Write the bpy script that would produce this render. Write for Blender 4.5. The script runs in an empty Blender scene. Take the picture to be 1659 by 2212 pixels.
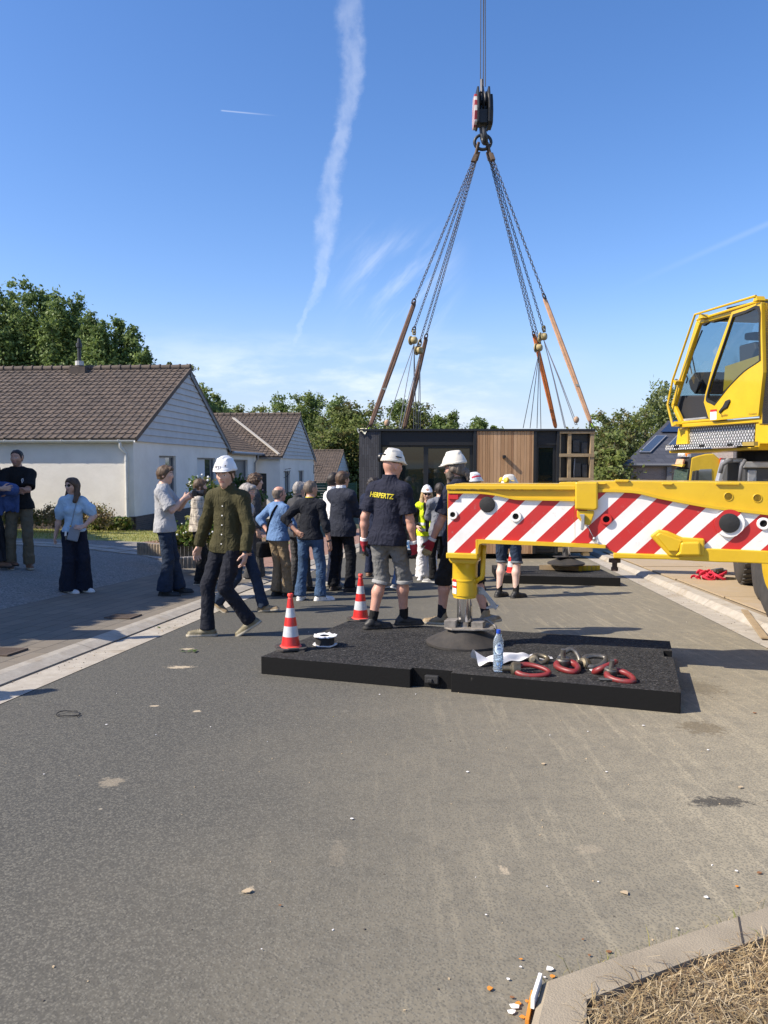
import bpy, bmesh, math, random
import numpy as np
from mathutils import Vector as V, Matrix
from mathutils.bvhtree import BVHTree
SC = bpy.context.scene
COL = SC.collection
random.seed(7)
R = math.radians
# ------------------------------------------------------------------ camera, sky, sun, exposure
CAMH = 1.43
PITCH = math.atan2(101, 1662)            # the camera looks 3.5 degrees down
cam_d = bpy.data.cameras.new('camera')
cam = bpy.data.objects.new('camera', cam_d)
COL.objects.link(cam)
cam.location = (0, 0, CAMH)
cam.rotation_euler = (R(90) - PITCH, 0, 0)
cam_d.sensor_fit = 'HORIZONTAL'
cam_d.sensor_width = 36
cam_d.lens = 36 * 1662 / 1659
cam_d.clip_end = 5000
cam_d.clip_start = 0.05
SC.camera = cam
SC.render.resolution_x, SC.render.resolution_y = 768, 1024
SC.view_settings.view_transform = 'Standard'
SC.view_settings.look = 'None'
SC.view_settings.exposure = 0.58
SC.view_settings.gamma = 1
SUN_EL = R(42)
SUN_TRAVEL = V((0.964, 0.265, 0)).normalized()     # shadows fall to the right and slightly away
sd = bpy.data.lights.new('sun', 'SUN')
sun = bpy.data.objects.new('sun', sd)
COL.objects.link(sun)
sd.energy = 5.0
sd.angle = R(0.55)
sd.color = (1.0, 0.90, 0.76)
ldir = SUN_TRAVEL * math.cos(SUN_EL) + V((0, 0, -math.sin(SUN_EL)))
sun.rotation_euler = ldir.to_track_quat('-Z', 'Y').to_euler()
sun.location = (-20, -5, 30)
world = bpy.data.worlds.new('World')
SC.world = world
world.use_nodes = True
wt = world.node_tree
wt.nodes.clear()
def wn(t, **k):
    n = wt.nodes.new(t)
    for a, b in k.items():
        setattr(n, a, b)
    return n
def wl(a, b):
    wt.links.new(a, b)
def wmath(op, a, b=None, c=None, clamp=False):
    n = wn('ShaderNodeMath', operation=op, use_clamp=clamp)
    for i, x in enumerate((a, b, c)):
        if x is None: continue
        if isinstance(x, (int, float)): n.inputs[i].default_value = x
        else: wl(x, n.inputs[i])
    return n.outputs[0]
sky = wn('ShaderNodeTexSky', sky_type='NISHITA')
sky.sun_disc = False
sky.sun_elevation = SUN_EL
sky.sun_rotation = math.atan2(-SUN_TRAVEL.x, -SUN_TRAVEL.y)
sky.air_density = 1.0
sky.dust_density = 0.6
sky.ozone_density = 2.0
sky.altitude = 100
geo = wn('ShaderNodeTexCoord')
sep = wn('ShaderNodeSeparateXYZ')
wl(geo.outputs['Generated'], sep.inputs[0])
yy = wmath('MAXIMUM', sep.outputs[1], 0.02)
az = wmath('DIVIDE', sep.outputs[0], yy)             # tan of the azimuth, the road ahead is 0
el = wmath('DIVIDE', sep.outputs[2], yy)             # tan of the elevation
def fcurve(x, pts, lo, hi):
    mr = wn('ShaderNodeMapRange'); wl(x, mr.inputs[0]); mr.inputs[1].default_value = lo; mr.inputs[2].default_value = hi
    fc = wn('ShaderNodeFloatCurve'); wl(mr.outputs[0], fc.inputs[1])
    c = fc.mapping.curves[0]
    while len(c.points) < len(pts): c.points.new(0.5, 0.5)
    for p, (a, b) in zip(c.points, pts): p.location = (a, b)
    fc.mapping.update()
    return fc.outputs[0]
def smooth(x, a, b, lo=0.0, hi=1.0):
    mr = wn('ShaderNodeMapRange', interpolation_type='SMOOTHSTEP')
    wl(x, mr.inputs[0])
    for i, q in enumerate((a, b, lo, hi)): mr.inputs[i + 1].default_value = q
    return mr.outputs[0]
comb = wn('ShaderNodeCombineXYZ'); wl(az, comb.inputs[0]); wl(el, comb.inputs[1])
def wnoise(vec, scale, detail, rough=0.6, sx=1, sy=1, rot=0, dist=0):
    m0 = wn('ShaderNodeMapping'); wl(vec, m0.inputs[0]); m0.inputs[2].default_value = (0, 0, rot); mp = wn('ShaderNodeMapping'); wl(m0.outputs[0], mp.inputs[0]); mp.inputs[3].default_value = (sx, sy, 1)
    n = wn('ShaderNodeTexNoise'); wl(mp.outputs[0], n.inputs['Vector']); n.inputs['Scale'].default_value = scale
    n.inputs['Detail'].default_value = detail; n.inputs['Roughness'].default_value = rough; n.inputs['Distortion'].default_value = dist
    return n.outputs[0]
# old broad contrail: centre line tan(az) as a curve over tan(el) 0.15..0.70
CT = [(0.150, -0.118), (0.186, -0.104), (0.2305, -0.084), (0.297, -0.074), (0.3545, -0.068), (0.412, -0.055), (0.468, -0.042), (0.525, -0.040), (0.581, -0.043), (0.72, -0.045)]
cx = fcurve(el, [((e - 0.15) / 0.57, (a + 0.15) / 0.2) for e, a in CT], 0.15, 0.72)
cx = wmath('MULTIPLY_ADD', cx, 0.2, -0.15)
wid = fcurve(el, [(0.0, 0.10), (0.1, 0.22), (0.3, 0.5), (0.5, 0.44), (0.65, 0.55), (0.8, 0.62), (1.0, 0.6)], 0.15, 0.72)
wid = wmath('MULTIPLY', wid, 0.030)
nz = wnoise(comb.outputs[0], 22, 6, 0.65)
dx = wmath('ABSOLUTE', wmath('SUBTRACT', wmath('ADD', az, wmath('MULTIPLY_ADD', nz, 0.034, -0.017)), cx))
rel = wmath('DIVIDE', dx, wid)
trail = smooth(rel, 1.15, 0.3)
nz2 = wnoise(comb.outputs[0], 45, 5, 0.6, 1, 0.6)
trail = wmath('MULTIPLY', trail, smooth(nz2, 0.25, 0.68, 0.35, 1.0))
tint = fcurve(el, [(0, 0.0), (0.07, 0.55), (0.2, 0.85), (0.45, 0.9), (0.68, 0.8), (0.85, 0.35), (1.0, 0.25)], 0.15, 0.72)
trail = wmath('MULTIPLY', wmath('MULTIPLY', trail, tint), 0.27)
# thin streaks of cirrus, low cloud bank, two thin contrails
ci = wnoise(comb.outputs[0], 9, 5, 0.6, 0.55, 3.4, R(-48), 0.35)
cim = wmath('MULTIPLY', smooth(ci, 0.42, 0.75), wmath('MULTIPLY', smooth(wmath('ABSOLUTE', wmath('SUBTRACT', az, 0.02)), 0.10, 0.02), smooth(wmath('ABSOLUTE', wmath('SUBTRACT', el, 0.22)), 0.11, 0.02)))
cim = wmath('MULTIPLY', cim, 0.36)
lo = wnoise(comb.outputs[0], 5, 6, 0.6, 1, 3.4)
lom = wmath('MULTIPLY', smooth(lo, 0.40, 0.66), wmath('MULTIPLY', smooth(el, 0.19, 0.10), smooth(wmath('ABSOLUTE', wmath('SUBTRACT', az, -0.10)), 0.42, 0.15)))
lom = wmath('MULTIPLY', lom, 0.55)
def line(a0, e0, a1, e1, w, s):
    L = math.hypot(a1 - a0, e1 - e0); dx_, dy_ = (a1 - a0) / L, (e1 - e0) / L
    pa = wmath('SUBTRACT', az, a0); pe = wmath('SUBTRACT', el, e0)
    along = wmath('ADD', wmath('MULTIPLY', pa, dx_), wmath('MULTIPLY', pe, dy_))
    acr = wmath('ABSOLUTE', wmath('SUBTRACT', wmath('MULTIPLY', pa, dy_), wmath('MULTIPLY', pe, dx_)))
    m = wmath('MULTIPLY', smooth(acr, w, 0), wmath('MULTIPLY', smooth(along, 0, L * 0.04), smooth(along, L, L * 0.3)))
    return wmath('MULTIPLY', m, s)
l1 = line(-0.207, 0.447, -0.13, 0.440, 0.0014, 0.28)
l2 = line(0.62, 0.365, 0.27, 0.21, 0.006, 0.09)
cl = wmath('ADD', trail, wmath('ADD', cim, wmath('ADD', lom, wmath('ADD', l1, l2))), clamp=True)
front = smooth(sep.outputs[1], 0.02, 0.1)
cl = wmath('MULTIPLY', cl, front)
hz = wmath('MULTIPLY', smooth(el, 0.24, -0.02), 0.75)
mixh = wn('ShaderNodeMix', data_type='RGBA'); wl(hz, mixh.inputs[0]); mixh.inputs[7].default_value = (2.7, 3.4, 4.5, 1)
hue = wn('ShaderNodeHueSaturation'); hue.inputs['Saturation'].default_value = 1.25; wl(sky.outputs[0], hue.inputs['Color'])
grd = wn('ShaderNodeMix', data_type='RGBA', blend_type='MULTIPLY'); grd.inputs[0].default_value = 1; grd.inputs[7].default_value = (1.10, 1.0, 1.12, 1); wl(hue.outputs[0], grd.inputs[6]); wl(grd.outputs[2], mixh.inputs[6])
mixc = wn('ShaderNodeMix', data_type='RGBA'); wl(cl, mixc.inputs[0]); wl(mixh.outputs[2], mixc.inputs[6]); mixc.inputs[7].default_value = (6.0, 6.3, 6.9, 1)
bg = wn('ShaderNodeBackground'); wl(mixc.outputs[2], bg.inputs[0]); bg.inputs[1].default_value = 0.126
wo = wn('ShaderNodeOutputWorld'); wl(bg.outputs[0], wo.inputs[0])

# ------------------------------------------------------------------ where a sight line meets the place (photo measured on a 1659 x 2212 grid)
CP, SP_ = math.cos(PITCH), math.sin(PITCH)
def ray(u, v):
    a = (u - 829.5) / 1662; b = (1106 - v) / 1662
    return V((a, CP + b * SP_, -SP_ + b * CP))
def P(u, v, Y):
    d = ray(u, v)
    return V((d.x * Y / d.y, Y, CAMH + d.z * Y / d.y))
K = 0.0481                               # the road runs downhill
def base(y):
    if y < 40: return -K * y
    if y > 90: return -K * 40 - 25 * K
    q = (y - 40) / 50
    return -K * 40 - K * 50 * (q - q * q / 2)
def G(u, v, dz=0.0):
    d = ray(u, v)
    t = (dz - CAMH) / (d.z + K * d.y)
    return V((d.x * t, d.y * t, CAMH + d.z * t))
SL = 0.118                               # the road also bears to the right
def tt(x, y): return x - SL * y
PROF = [(-200, 0.9), (-30, 0.75), (-11, 0.50), (-8.5, 0.42), (-7, 0.30), (-5.87, 0.10), (-3.86, 0.058), (-3.78, 0.052), (-3.66, 0.0), (3.15, 0.0), (3.24, 0.085), (3.40, 0.09), (4.2, 0.09), (8, 0.10), (30, 0.3), (200, 0.6)]
def prof(t):
    for (a, za), (b, zb) in zip(PROF, PROF[1:]):
        if t <= b: return za + (zb - za) * (t - a) / (b - a)
    return PROF[-1][1]
def gz(x, y): return base(y) + prof(tt(x, y))
# ------------------------------------------------------------------ materials
MATS = {}
def mat(name, col, rough=0.6, metal=0.0, var=0.0, vscale=8.0, bump=0.0, bscale=60.0, spec=0.5, coat=0.0, trans=0.0, col2=None, emit=None, stretch=None, alpha=None):
    if name in MATS: return MATS[name]
    m = bpy.data.materials.new(name); m.use_nodes = True
    t = m.node_tree; b = t.nodes['Principled BSDF']
    b.inputs['Base Color'].default_value = (*col, 1); b.inputs['Roughness'].default_value = rough
    b.inputs['Metallic'].default_value = metal; b.inputs['Specular IOR Level'].default_value = spec
    b.inputs['Coat Weight'].default_value = coat; b.inputs['Transmission Weight'].default_value = trans
    if alpha is not None: b.inputs['Alpha'].default_value = alpha
    tc = t.nodes.new('ShaderNodeTexCoord'); vec = tc.outputs['Object']
    if stretch:
        mp = t.nodes.new('ShaderNodeMapping'); mp.inputs[3].default_value = stretch; t.links.new(vec, mp.inputs[0]); vec = mp.outputs[0]
    if var or col2:
        n = t.nodes.new('ShaderNodeTexNoise'); n.inputs['Scale'].default_value = vscale; n.inputs['Detail'].default_value = 6; n.inputs['Roughness'].default_value = 0.62
        t.links.new(vec, n.inputs['Vector'])
        r = t.nodes.new('ShaderNodeMapRange'); r.inputs[1].default_value = 0.3; r.inputs[2].default_value = 0.7
        t.links.new(n.outputs[0], r.inputs[0])
        mx = t.nodes.new('ShaderNodeMix'); mx.data_type = 'RGBA'
        t.links.new(r.outputs[0], mx.inputs[0])
        c2 = col2 or tuple(min(1, c * (1 + var)) for c in col)
        c1 = col if col2 else tuple(c * (1 - var) for c in col)
        mx.inputs[6].default_value = (*c1, 1); mx.inputs[7].default_value = (*c2, 1)
        t.links.new(mx.outputs[2], b.inputs['Base Color'])
        rr = t.nodes.new('ShaderNodeMapRange'); rr.inputs[3].default_value = max(0, rough - 0.07); rr.inputs[4].default_value = min(1, rough + 0.07)
        t.links.new(n.outputs[0], rr.inputs[0]); t.links.new(rr.outputs[0], b.inputs['Roughness'])
    if bump:
        n2 = t.nodes.new('ShaderNodeTexNoise'); n2.inputs['Scale'].default_value = bscale; n2.inputs['Detail'].default_value = 4
        t.links.new(vec, n2.inputs['Vector'])
        bp = t.nodes.new('ShaderNodeBump'); bp.inputs['Strength'].default_value = bump; bp.inputs['Distance'].default_value = 0.01
        t.links.new(n2.outputs[0], bp.inputs['Height']); t.links.new(bp.outputs[0], b.inputs['Normal'])
    MATS[name] = m
    return m
class NT:                                 # short hand for building a node tree on a material's principled shader
    def __init__(s, m):
        s.t = m.node_tree; s.b = s.t.nodes['Principled BSDF']
        s.tc = s.t.nodes.new('ShaderNodeTexCoord').outputs['Object']
    def n(s, ty, ins=None, **k):
        q = s.t.nodes.new(ty)
        for a, b in k.items(): setattr(q, a, b)
        for i, x in (ins or {}).items():
            if isinstance(x, bpy.types.NodeSocket): s.t.links.new(x, q.inputs[i])
            else: q.inputs[i].default_value = x
        return q
    def m(s, op, a, b=0.0, c=0.0, clamp=False):
        return s.n('ShaderNodeMath', {0: a, 1: b, 2: c}, operation=op, use_clamp=clamp).outputs[0]
    def mix(s, f, a, b):
        a = a if isinstance(a, bpy.types.NodeSocket) else (*a, 1); b = b if isinstance(b, bpy.types.NodeSocket) else (*b, 1)
        return s.n('ShaderNodeMix', {0: f, 6: a, 7: b}, data_type='RGBA').outputs[2]
    def noise(s, scale, detail=5, rough=0.6, vec=None, stretch=None, dist=0.0):
        vec = vec or s.tc
        if stretch: vec = s.n('ShaderNodeMapping', {0: vec, 3: stretch}).outputs[0]
        return s.n('ShaderNodeTexNoise', {'Vector': vec, 'Scale': scale, 'Detail': detail, 'Roughness': rough, 'Distortion': dist}).outputs[0]
    def ss(s, x, a, b, lo=0.0, hi=1.0):
        return s.n('ShaderNodeMapRange', {0: x, 1: a, 2: b, 3: lo, 4: hi}, interpolation_type='SMOOTHSTEP').outputs[0]
    def sep(s, vec=None):
        return s.n('ShaderNodeSeparateXYZ', {0: vec or s.tc}).outputs
    def bump(s, h, strength, dist=0.01):
        s.t.links.new(s.n('ShaderNodeBump', {'Height': h, 'Strength': strength, 'Distance': dist}).outputs[0], s.b.inputs['Normal'])
    def col(s, c): s.t.links.new(c, s.b.inputs['Base Color'])
    def rough(s, c): s.t.links.new(c, s.b.inputs['Roughness'])
# ------------------------------------------------------------------ mesh helpers
class MB:
    def __init__(s): s.v = []; s.f = []; s.mi = []; s.cur = 0
    def add(s, vs, fs, mi=None):
        o = len(s.v); s.v.extend([tuple(p) for p in vs])
        for f in fs: s.f.append(tuple(i + o for i in f)); s.mi.append(s.cur if mi is None else mi)
    def box(s, c, sz, rz=0.0, mi=None):
        ca, sa = math.cos(rz), math.sin(rz)
        s.obb(V(c), V((ca, sa, 0)) * (sz[0] / 2), V((-sa, ca, 0)) * (sz[1] / 2), V((0, 0, sz[2] / 2)), mi)
    def obb(s, c, a, b, d, mi=None):
        vs = [c + a * i + b * j + d * k for k in (-1, 1) for j in (-1, 1) for i in (-1, 1)]
        s.add(vs, [(0, 2, 3, 1), (4, 5, 7, 6), (0, 1, 5, 4), (2, 6, 7, 3), (0, 4, 6, 2), (1, 3, 7, 5)], mi)
    def bar(s, p, q, w, h, up=V((0, 0, 1)), mi=None):
        p, q = V(p), V(q); d = q - p; x = d.cross(up)
        x = x.normalized() if x.length > 1e-6 else V((1, 0, 0)); y = x.cross(d).normalized()
        s.obb((p + q) / 2, x * (w / 2), y * (h / 2), d / 2, mi)
    def prism(s, pts, ext, mi=None):
        n = len(pts); pts = [V(p) for p in pts]; ext = V(ext)
        nr = V((0, 0, 0))
        for i in range(n): nr += pts[i].cross(pts[(i + 1) % n])
        if nr.dot(ext) > 0: pts = pts[::-1]
        vs = pts + [p + ext for p in pts]
        s.add(vs, [tuple(range(n)), tuple(range(2 * n - 1, n - 1, -1))] + [(i, i + n, (i + 1) % n + n, (i + 1) % n) for i in range(n)], mi)
    def tube(s, pts, r, n=8, cap=True, mi=None, closed=False, flat=None):
        pts = [V(p) for p in pts]; N = len(pts); rs = r if isinstance(r, (list, tuple)) else [r] * N
        vs = []; ref = None
        for i, p in enumerate(pts):
            if closed: d = pts[(i + 1) % N] - pts[i - 1]
            else: d = pts[min(i + 1, N - 1)] - pts[max(i - 1, 0)]
            d.normalize()
            if ref is None: ref = d.orthogonal().normalized()
            x = (ref - d * ref.dot(d)).normalized(); y = d.cross(x); ref = x
            if flat:
                fx = (V(flat[0]) - d * V(flat[0]).dot(d)).normalized(); fy = d.cross(fx)
                vs += [p + fx * math.cos(a) * rs[i] + fy * math.sin(a) * rs[i] * flat[1] for a in [2 * math.pi * k / n for k in range(n)]]
            else:
                vs += [p + (x * math.cos(a) + y * math.sin(a)) * rs[i] for a in [2 * math.pi * k / n for k in range(n)]]
        fs = []
        for i in range(N if closed else N - 1):
            j = (i + 1) % N
            for k in range(n): fs.append((i * n + k, i * n + (k + 1) % n, j * n + (k + 1) % n, j * n + k))
        if cap and not closed: fs += [tuple(range(n - 1, -1, -1)), tuple((N - 1) * n + k for k in range(n))]
        s.add(vs, fs, mi)
    def lathe(s, prf, c, axis=V((0, 0, 1)), n=24, mi=None, closed=False):
        c = V(c); axis = V(axis).normalized(); x = axis.orthogonal().normalized(); y = axis.cross(x)
        vs = []; N = len(prf)
        for r, h in prf: vs += [c + axis * h + (x * math.cos(a) + y * math.sin(a)) * r for a in [2 * math.pi * k / n for k in range(n)]]
        fs = []
        for i in range(N if closed else N - 1):
            j = (i + 1) % N
            for k in range(n): fs.append((i * n + k, i * n + (k + 1) % n, j * n + (k + 1) % n, j * n + k))
        if not closed:
            if prf[0][0] > 1e-6: fs.append(tuple(range(n - 1, -1, -1)))
            if prf[-1][0] > 1e-6: fs.append(tuple((N - 1) * n + k for k in range(n)))
        s.add(vs, fs, mi)
    def sheet(s, fn, us, vs_, mi=None):
        nu, nv = len(us), len(vs_)
        s.add([fn(a, b) for a in us for b in vs_], [(i * nv + j, (i + 1) * nv + j, (i + 1) * nv + j + 1, i * nv + j + 1) for i in range(nu - 1) for j in range(nv - 1)], mi)
    def ball(s, c, r, n=10, m=7, mi=None, sc=(1, 1, 1)):
        c = V(c); vs = []; fs = []
        for i in range(m + 1):
            th = math.pi * i / m
            for k in range(n):
                a = 2 * math.pi * k / n
                vs.append(c + V((math.sin(th) * math.cos(a) * r * sc[0], math.sin(th) * math.sin(a) * r * sc[1], math.cos(th) * r * sc[2])))
        for i in range(m):
            for k in range(n): fs.append((i * n + k, (i + 1) * n + k, (i + 1) * n + (k + 1) % n, i * n + (k + 1) % n))
        s.add(vs, fs, mi)
    def build(s, name, mats, parent=None, smooth=False, bevel=0.0, seg=2):
        me = bpy.data.meshes.new(name)
        me.from_pydata(s.v, [], s.f)
        for m in (mats if isinstance(mats, (list, tuple)) else [mats]): me.materials.append(m)
        me.polygons.foreach_set('material_index', s.mi)
        me.validate()
        if smooth == 'auto':
            me.polygons.foreach_set('use_smooth', [True] * len(me.polygons)); me.set_sharp_from_angle(angle=R(40))
        elif smooth: me.polygons.foreach_set('use_smooth', [True] * len(me.polygons))
        bm = bmesh.new(); bm.from_mesh(me); bmesh.ops.recalc_face_normals(bm, faces=bm.faces); bm.to_mesh(me); bm.free()
        me.update()
        return link(name, me, parent, bevel, seg)
def link(name, me, parent=None, bevel=0.0, seg=2):
    o = bpy.data.objects.new(name, me); COL.objects.link(o)
    if parent is not None: par(o, parent)
    if bevel:
        b = o.modifiers.new('bevel', 'BEVEL'); b.width = bevel; b.segments = seg; b.limit_method = 'ANGLE'; b.angle_limit = R(35)
    return o
def world_of(o):
    m = Matrix.LocRotScale(o.location, o.rotation_euler, o.scale)
    return (world_of(o.parent) @ o.matrix_parent_inverse @ m) if o.parent else m
def par(o, p):
    o.parent = p; o.matrix_parent_inverse = world_of(p).inverted()
def tag(o, label=None, cat=None, group=None, kind=None):
    if label: o['label'] = label
    if cat: o['category'] = cat
    if group: o['group'] = group
    if kind: o['kind'] = kind
    return o
def thing(name, label, cat, loc=(0, 0, 0), group=None, rz=0.0):
    o = bpy.data.objects.new(name, None); COL.objects.link(o); o.location = loc; o.rotation_euler = (0, 0, rz)
    o.empty_display_size = 0.2
    return tag(o, label, cat, group)
def kids(o): return [c for c in bpy.data.objects if c.parent == o]
def copy_tree(o, parent=None):
    c = o.copy(); COL.objects.link(c)
    if parent is not None: c.parent = parent
    for ch in kids(o): copy_tree(ch, c)
    return c
def text_mesh(s, size, bold=0.0, extrude=0.0):
    cu = bpy.data.curves.new('txt', 'FONT'); cu.body = s; cu.size = size; cu.offset = bold; cu.align_x = 'CENTER'; cu.align_y = 'CENTER'; cu.extrude = extrude; cu.resolution_u = 3
    o = bpy.data.objects.new('txt', cu); COL.objects.link(o)
    dg = bpy.context.evaluated_depsgraph_get(); me = bpy.data.meshes.new_from_object(o.evaluated_get(dg))
    vs = [v.co.copy() for v in me.vertices]; fs = [tuple(p.vertices) for p in me.polygons]
    bpy.data.objects.remove(o); bpy.data.curves.remove(cu); bpy.data.meshes.remove(me)
    return vs, fs
def frange(a, b, n): return [a + (b - a) * i / n for i in range(n + 1)]
# ------------------------------------------------------------------ the setting: ground, road, gutters, kerbs, pavement, gravel, lawn
def gsheet(name, m, t0, t1, y0, y1, dz, nt=8, ny=60, kind='structure', ts=None):
    mb = MB()
    ts = ts or frange(t0, t1, nt)
    mb.sheet(lambda y, t: (t + SL * y, y, base(y) + prof(t) + dz), frange(y0, y1, ny), ts)
    o = mb.build(name, m, smooth=True)
    for p in o.data.polygons:
        if p.normal.z < 0: o.data.flip_normals(); break
    return tag(o, kind=kind)
m_soil = mat('soil', (0.13, 0.10, 0.065), 0.95, var=0.35, vscale=1.5, bump=0.5, bscale=20)
mb = MB()
ys = frange(-12, 50, 62) + frange(52, 110, 14)[0:] + [150, 220, 350, 600, 1200, 2500]
ts = [-1500, -400, -120, -60, -30, -20, -15, -11, -9.5, -8.5, -7.7, -7, -6.4, -5.87, -3.86, -3.66, 3.15, 3.24, 3.4, 4.2, 8, 15, 30, 60, 120, 400, 1500]
mb.sheet(lambda y, t: (t + SL * y, y, base(y) + prof(t) - 0.025), ys, ts)
tag(mb.build('ground', mat('meadow', (0.045, 0.060, 0.018), 0.95, col2=(0.10, 0.085, 0.045), vscale=0.25, bump=0.4, bscale=12), smooth=True), kind='structure')
# asphalt: dark chippings, tan dust that thickens to the right, tyre tracks, oil stains
m_road = mat('asphalt', (0.05, 0.05, 0.05), 0.85)
q = NT(m_road)
X, Y_, Z_ = q.sep()[0:3]
vor = q.n('ShaderNodeTexVoronoi', {'Vector': q.tc, 'Scale': 95.0}).outputs
wrp = q.n('ShaderNodeVectorMath', {0: q.tc, 1: q.n('ShaderNodeVectorMath', {0: q.n('ShaderNodeTexNoise', {'Vector': q.tc, 'Scale': 60.0, 'Detail': 3}).outputs[1], 3: 0.012}, operation='SCALE').outputs[0]}, operation='ADD').outputs[0]
sv = q.n('ShaderNodeTexVoronoi', {'Vector': wrp, 'Scale': 88.0}).outputs; stone = q.m('SUBTRACT', 0.62, sv[0])
fine = q.noise(160, 3)
mid = q.noise(9, 6, 0.65)
big = q.noise(0.9, 5, 0.6)
lat = q.m('ADD', q.m('SUBTRACT', X, q.m('MULTIPLY', Y_, 0.118)), q.m('MULTIPLY_ADD', big, 1.5, -.75))
dust = q.ss(lat, -2.2, 2.4)
near = q.ss(Y_, 9.0, 2.5)
dust = q.m('MULTIPLY', dust, q.m('MULTIPLY_ADD', near, 0.45, 0.62))
dust = q.m('MULTIPLY', dust, q.ss(mid, 0.25, 0.62, 0.68, 1.0))
trk = q.noise(3.0, 4, 0.6, stretch=(6.5, 0.35, 1), dist=0.3)
trk2 = q.noise(5.0, 4, 0.7, stretch=(0.5, 3.0, 1), dist=0.6)
dust = q.m('ADD', dust, q.m('MULTIPLY', q.m('MULTIPLY', q.ss(trk, 0.52, 0.66), q.ss(lat, -1.5, 1.5)), 0.30))
dust = q.m('ADD', dust, q.m('MULTIPLY', q.m('MULTIPLY', q.ss(trk2, 0.56, 0.74), q.ss(lat, 0.0, 2.0)), 0.38), clamp=True)
c = q.mix(q.ss(q.n('ShaderNodeSeparateColor', {0: vor[1]}).outputs[0], 0, 1), (0.068, 0.065, 0.053), (0.134, 0.127, 0.102))
c = q.mix(q.ss(stone, 0.0, 0.2, 0.65, 0.0), c, (0.040, 0.040, 0.036))
c = q.mix(q.m('MULTIPLY', q.ss(fine, 0.62, 0.75), 0.35), c, (0.25, 0.24, 0.205))
joint = q.ss(stone, 0.02, 0.24, 1.0, 0.0)
c = q.mix(q.m('MULTIPLY', dust, q.m('MULTIPLY_ADD', joint, 0.45, 0.55)), c, (0.315, 0.275, 0.19))
pale = q.m('MULTIPLY', q.ss(q.noise(2.6, 7, 0.7), 0.66, 0.74), 0.45)
c = q.mix(pale, c, (0.36, 0.32, 0.25))
spot = q.n('ShaderNodeTexVoronoi', {'Vector': q.tc, 'Scale': 2.3}).outputs[0]
c = q.mix(q.m('MULTIPLY', q.ss(spot, 0.025, 0.015), 0.5), c, (0.52, 0.45, 0.33))
def stain(cx, cy, rx, ry, s, col):
    global c
    a = q.m('DIVIDE', q.m('SUBTRACT', X, cx), rx); b = q.m('DIVIDE', q.m('SUBTRACT', Y_, cy), ry)
    d = q.m('ADD', q.m('SQRT', q.m('ADD', q.m('MULTIPLY', a, a), q.m('MULTIPLY', b, b))), q.m('MULTIPLY_ADD', q.noise(28, 6, .75), 3.2, -1.6))
    c = q.mix(q.m('MULTIPLY', q.ss(d, 1.0, 0.55), s), c, col)
g = G(1515, 1572); stain(g.x, g.y, 0.16, 0.17, 0.55, (0.09, 0.065, 0.03))
g = G(1512, 1485); stain(g.x, g.y, 0.2, 0.3, 0.45, (0.08, 0.06, 0.03))
g = G(1555, 1732); stain(g.x, g.y, 0.17, 0.07, 0.8, (0.025, 0.024, 0.022))
for u_, v_, rx, ry, s in ((390, 1441, 0.13, 0.06, 0.9), (240, 1690, 0.07, 0.08, 0.35), (535, 1925, 0.03, 0.035, 0.6), (1090, 1880, 0.025, 0.04, 0.6), (333, 1525, 0.03, 0.03, 0.9), (425, 1536, 0.03, 0.03, 0.9), (1270, 1835, 0.07, 0.05, 0.25), (405, 1402, 0.07, 0.06, 0.9), (730, 1840, 0.04, 0.16, 0.12)):
    g = G(u_, v_); stain(g.x, g.y, rx, ry, s, (0.46, 0.38, 0.26))
q.col(c)
hgt = q.m('ADD', q.m('MULTIPLY', q.ss(stone, 0.0, 0.5), 0.6), q.m('MULTIPLY', fine, 0.3))
q.bump(hgt, 0.38, 0.004)
gsheet('road', m_road, -3.34, 2.87, -8, 70, 0.0, 8, 90)
m_conc = mat('concrete', (0.40, 0.36, 0.29), 0.9)
q = NT(m_conc)
c = q.mix(q.ss(q.noise(7, 6, 0.7), 0.35, 0.68), (0.34, 0.305, 0.25), (0.42, 0.385, 0.32))
c = q.mix(q.m('MULTIPLY', q.ss(q.noise(1.2, 6, 0.7), 0.52, 0.66), 0.6), c, (0.27, 0.215, 0.145))
c = q.mix(q.m('MULTIPLY', q.ss(q.noise(120, 2), 0.63, 0.72), 0.6), c, (0.14, 0.12, 0.10))
lp = q.m('ADD', q.m('MULTIPLY', q.sep()[1], 1.0), q.m('MULTIPLY', q.sep()[0], 0.118))
jn = q.m('ABSOLUTE', q.m('SUBTRACT', q.m('FRACT', q.m('MULTIPLY', lp, 0.5)), 0.5))
c = q.mix(q.m('MULTIPLY', q.ss(jn, 0.004, 0.0015), 0.7), c, (0.09, 0.08, 0.065))
q.col(c); q.bump(q.m('ADD', q.noise(90, 5), q.m('MULTIPLY', q.noise(14, 4), 0.6)), 0.35, 0.006)
gsheet('gutter_strip', m_conc, -3.66, -3.34, -8, 70, 0.004, 2, 90)
gsheet('gutter_strip', m_conc, 2.87, 3.15, -8, 70, 0.004, 2, 90)
def kerb(ts_z, y0, y1):
    mb = MB()
    mb.sheet(lambda y, k: (ts_z[k][0] + SL * y, y, base(y) + ts_z[k][1]), frange(y0, y1, 90), list(range(len(ts_z))))
    o = mb.build('kerb', m_conc, bevel=0.0)
    return tag(o, kind='structure')
kerb([(-3.668, -0.05), (-3.668, 0.016), (-3.79, 0.052), (-3.86, 0.062), (-3.865, -0.02)], -8, 70)
kerb([(3.158, -0.05), (3.158, 0.02), (3.235, 0.088), (3.40, 0.098), (3.405, -0.02)], -8, 70)
mb = MB()                                   # dark open joint between gutter and kerb
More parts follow.
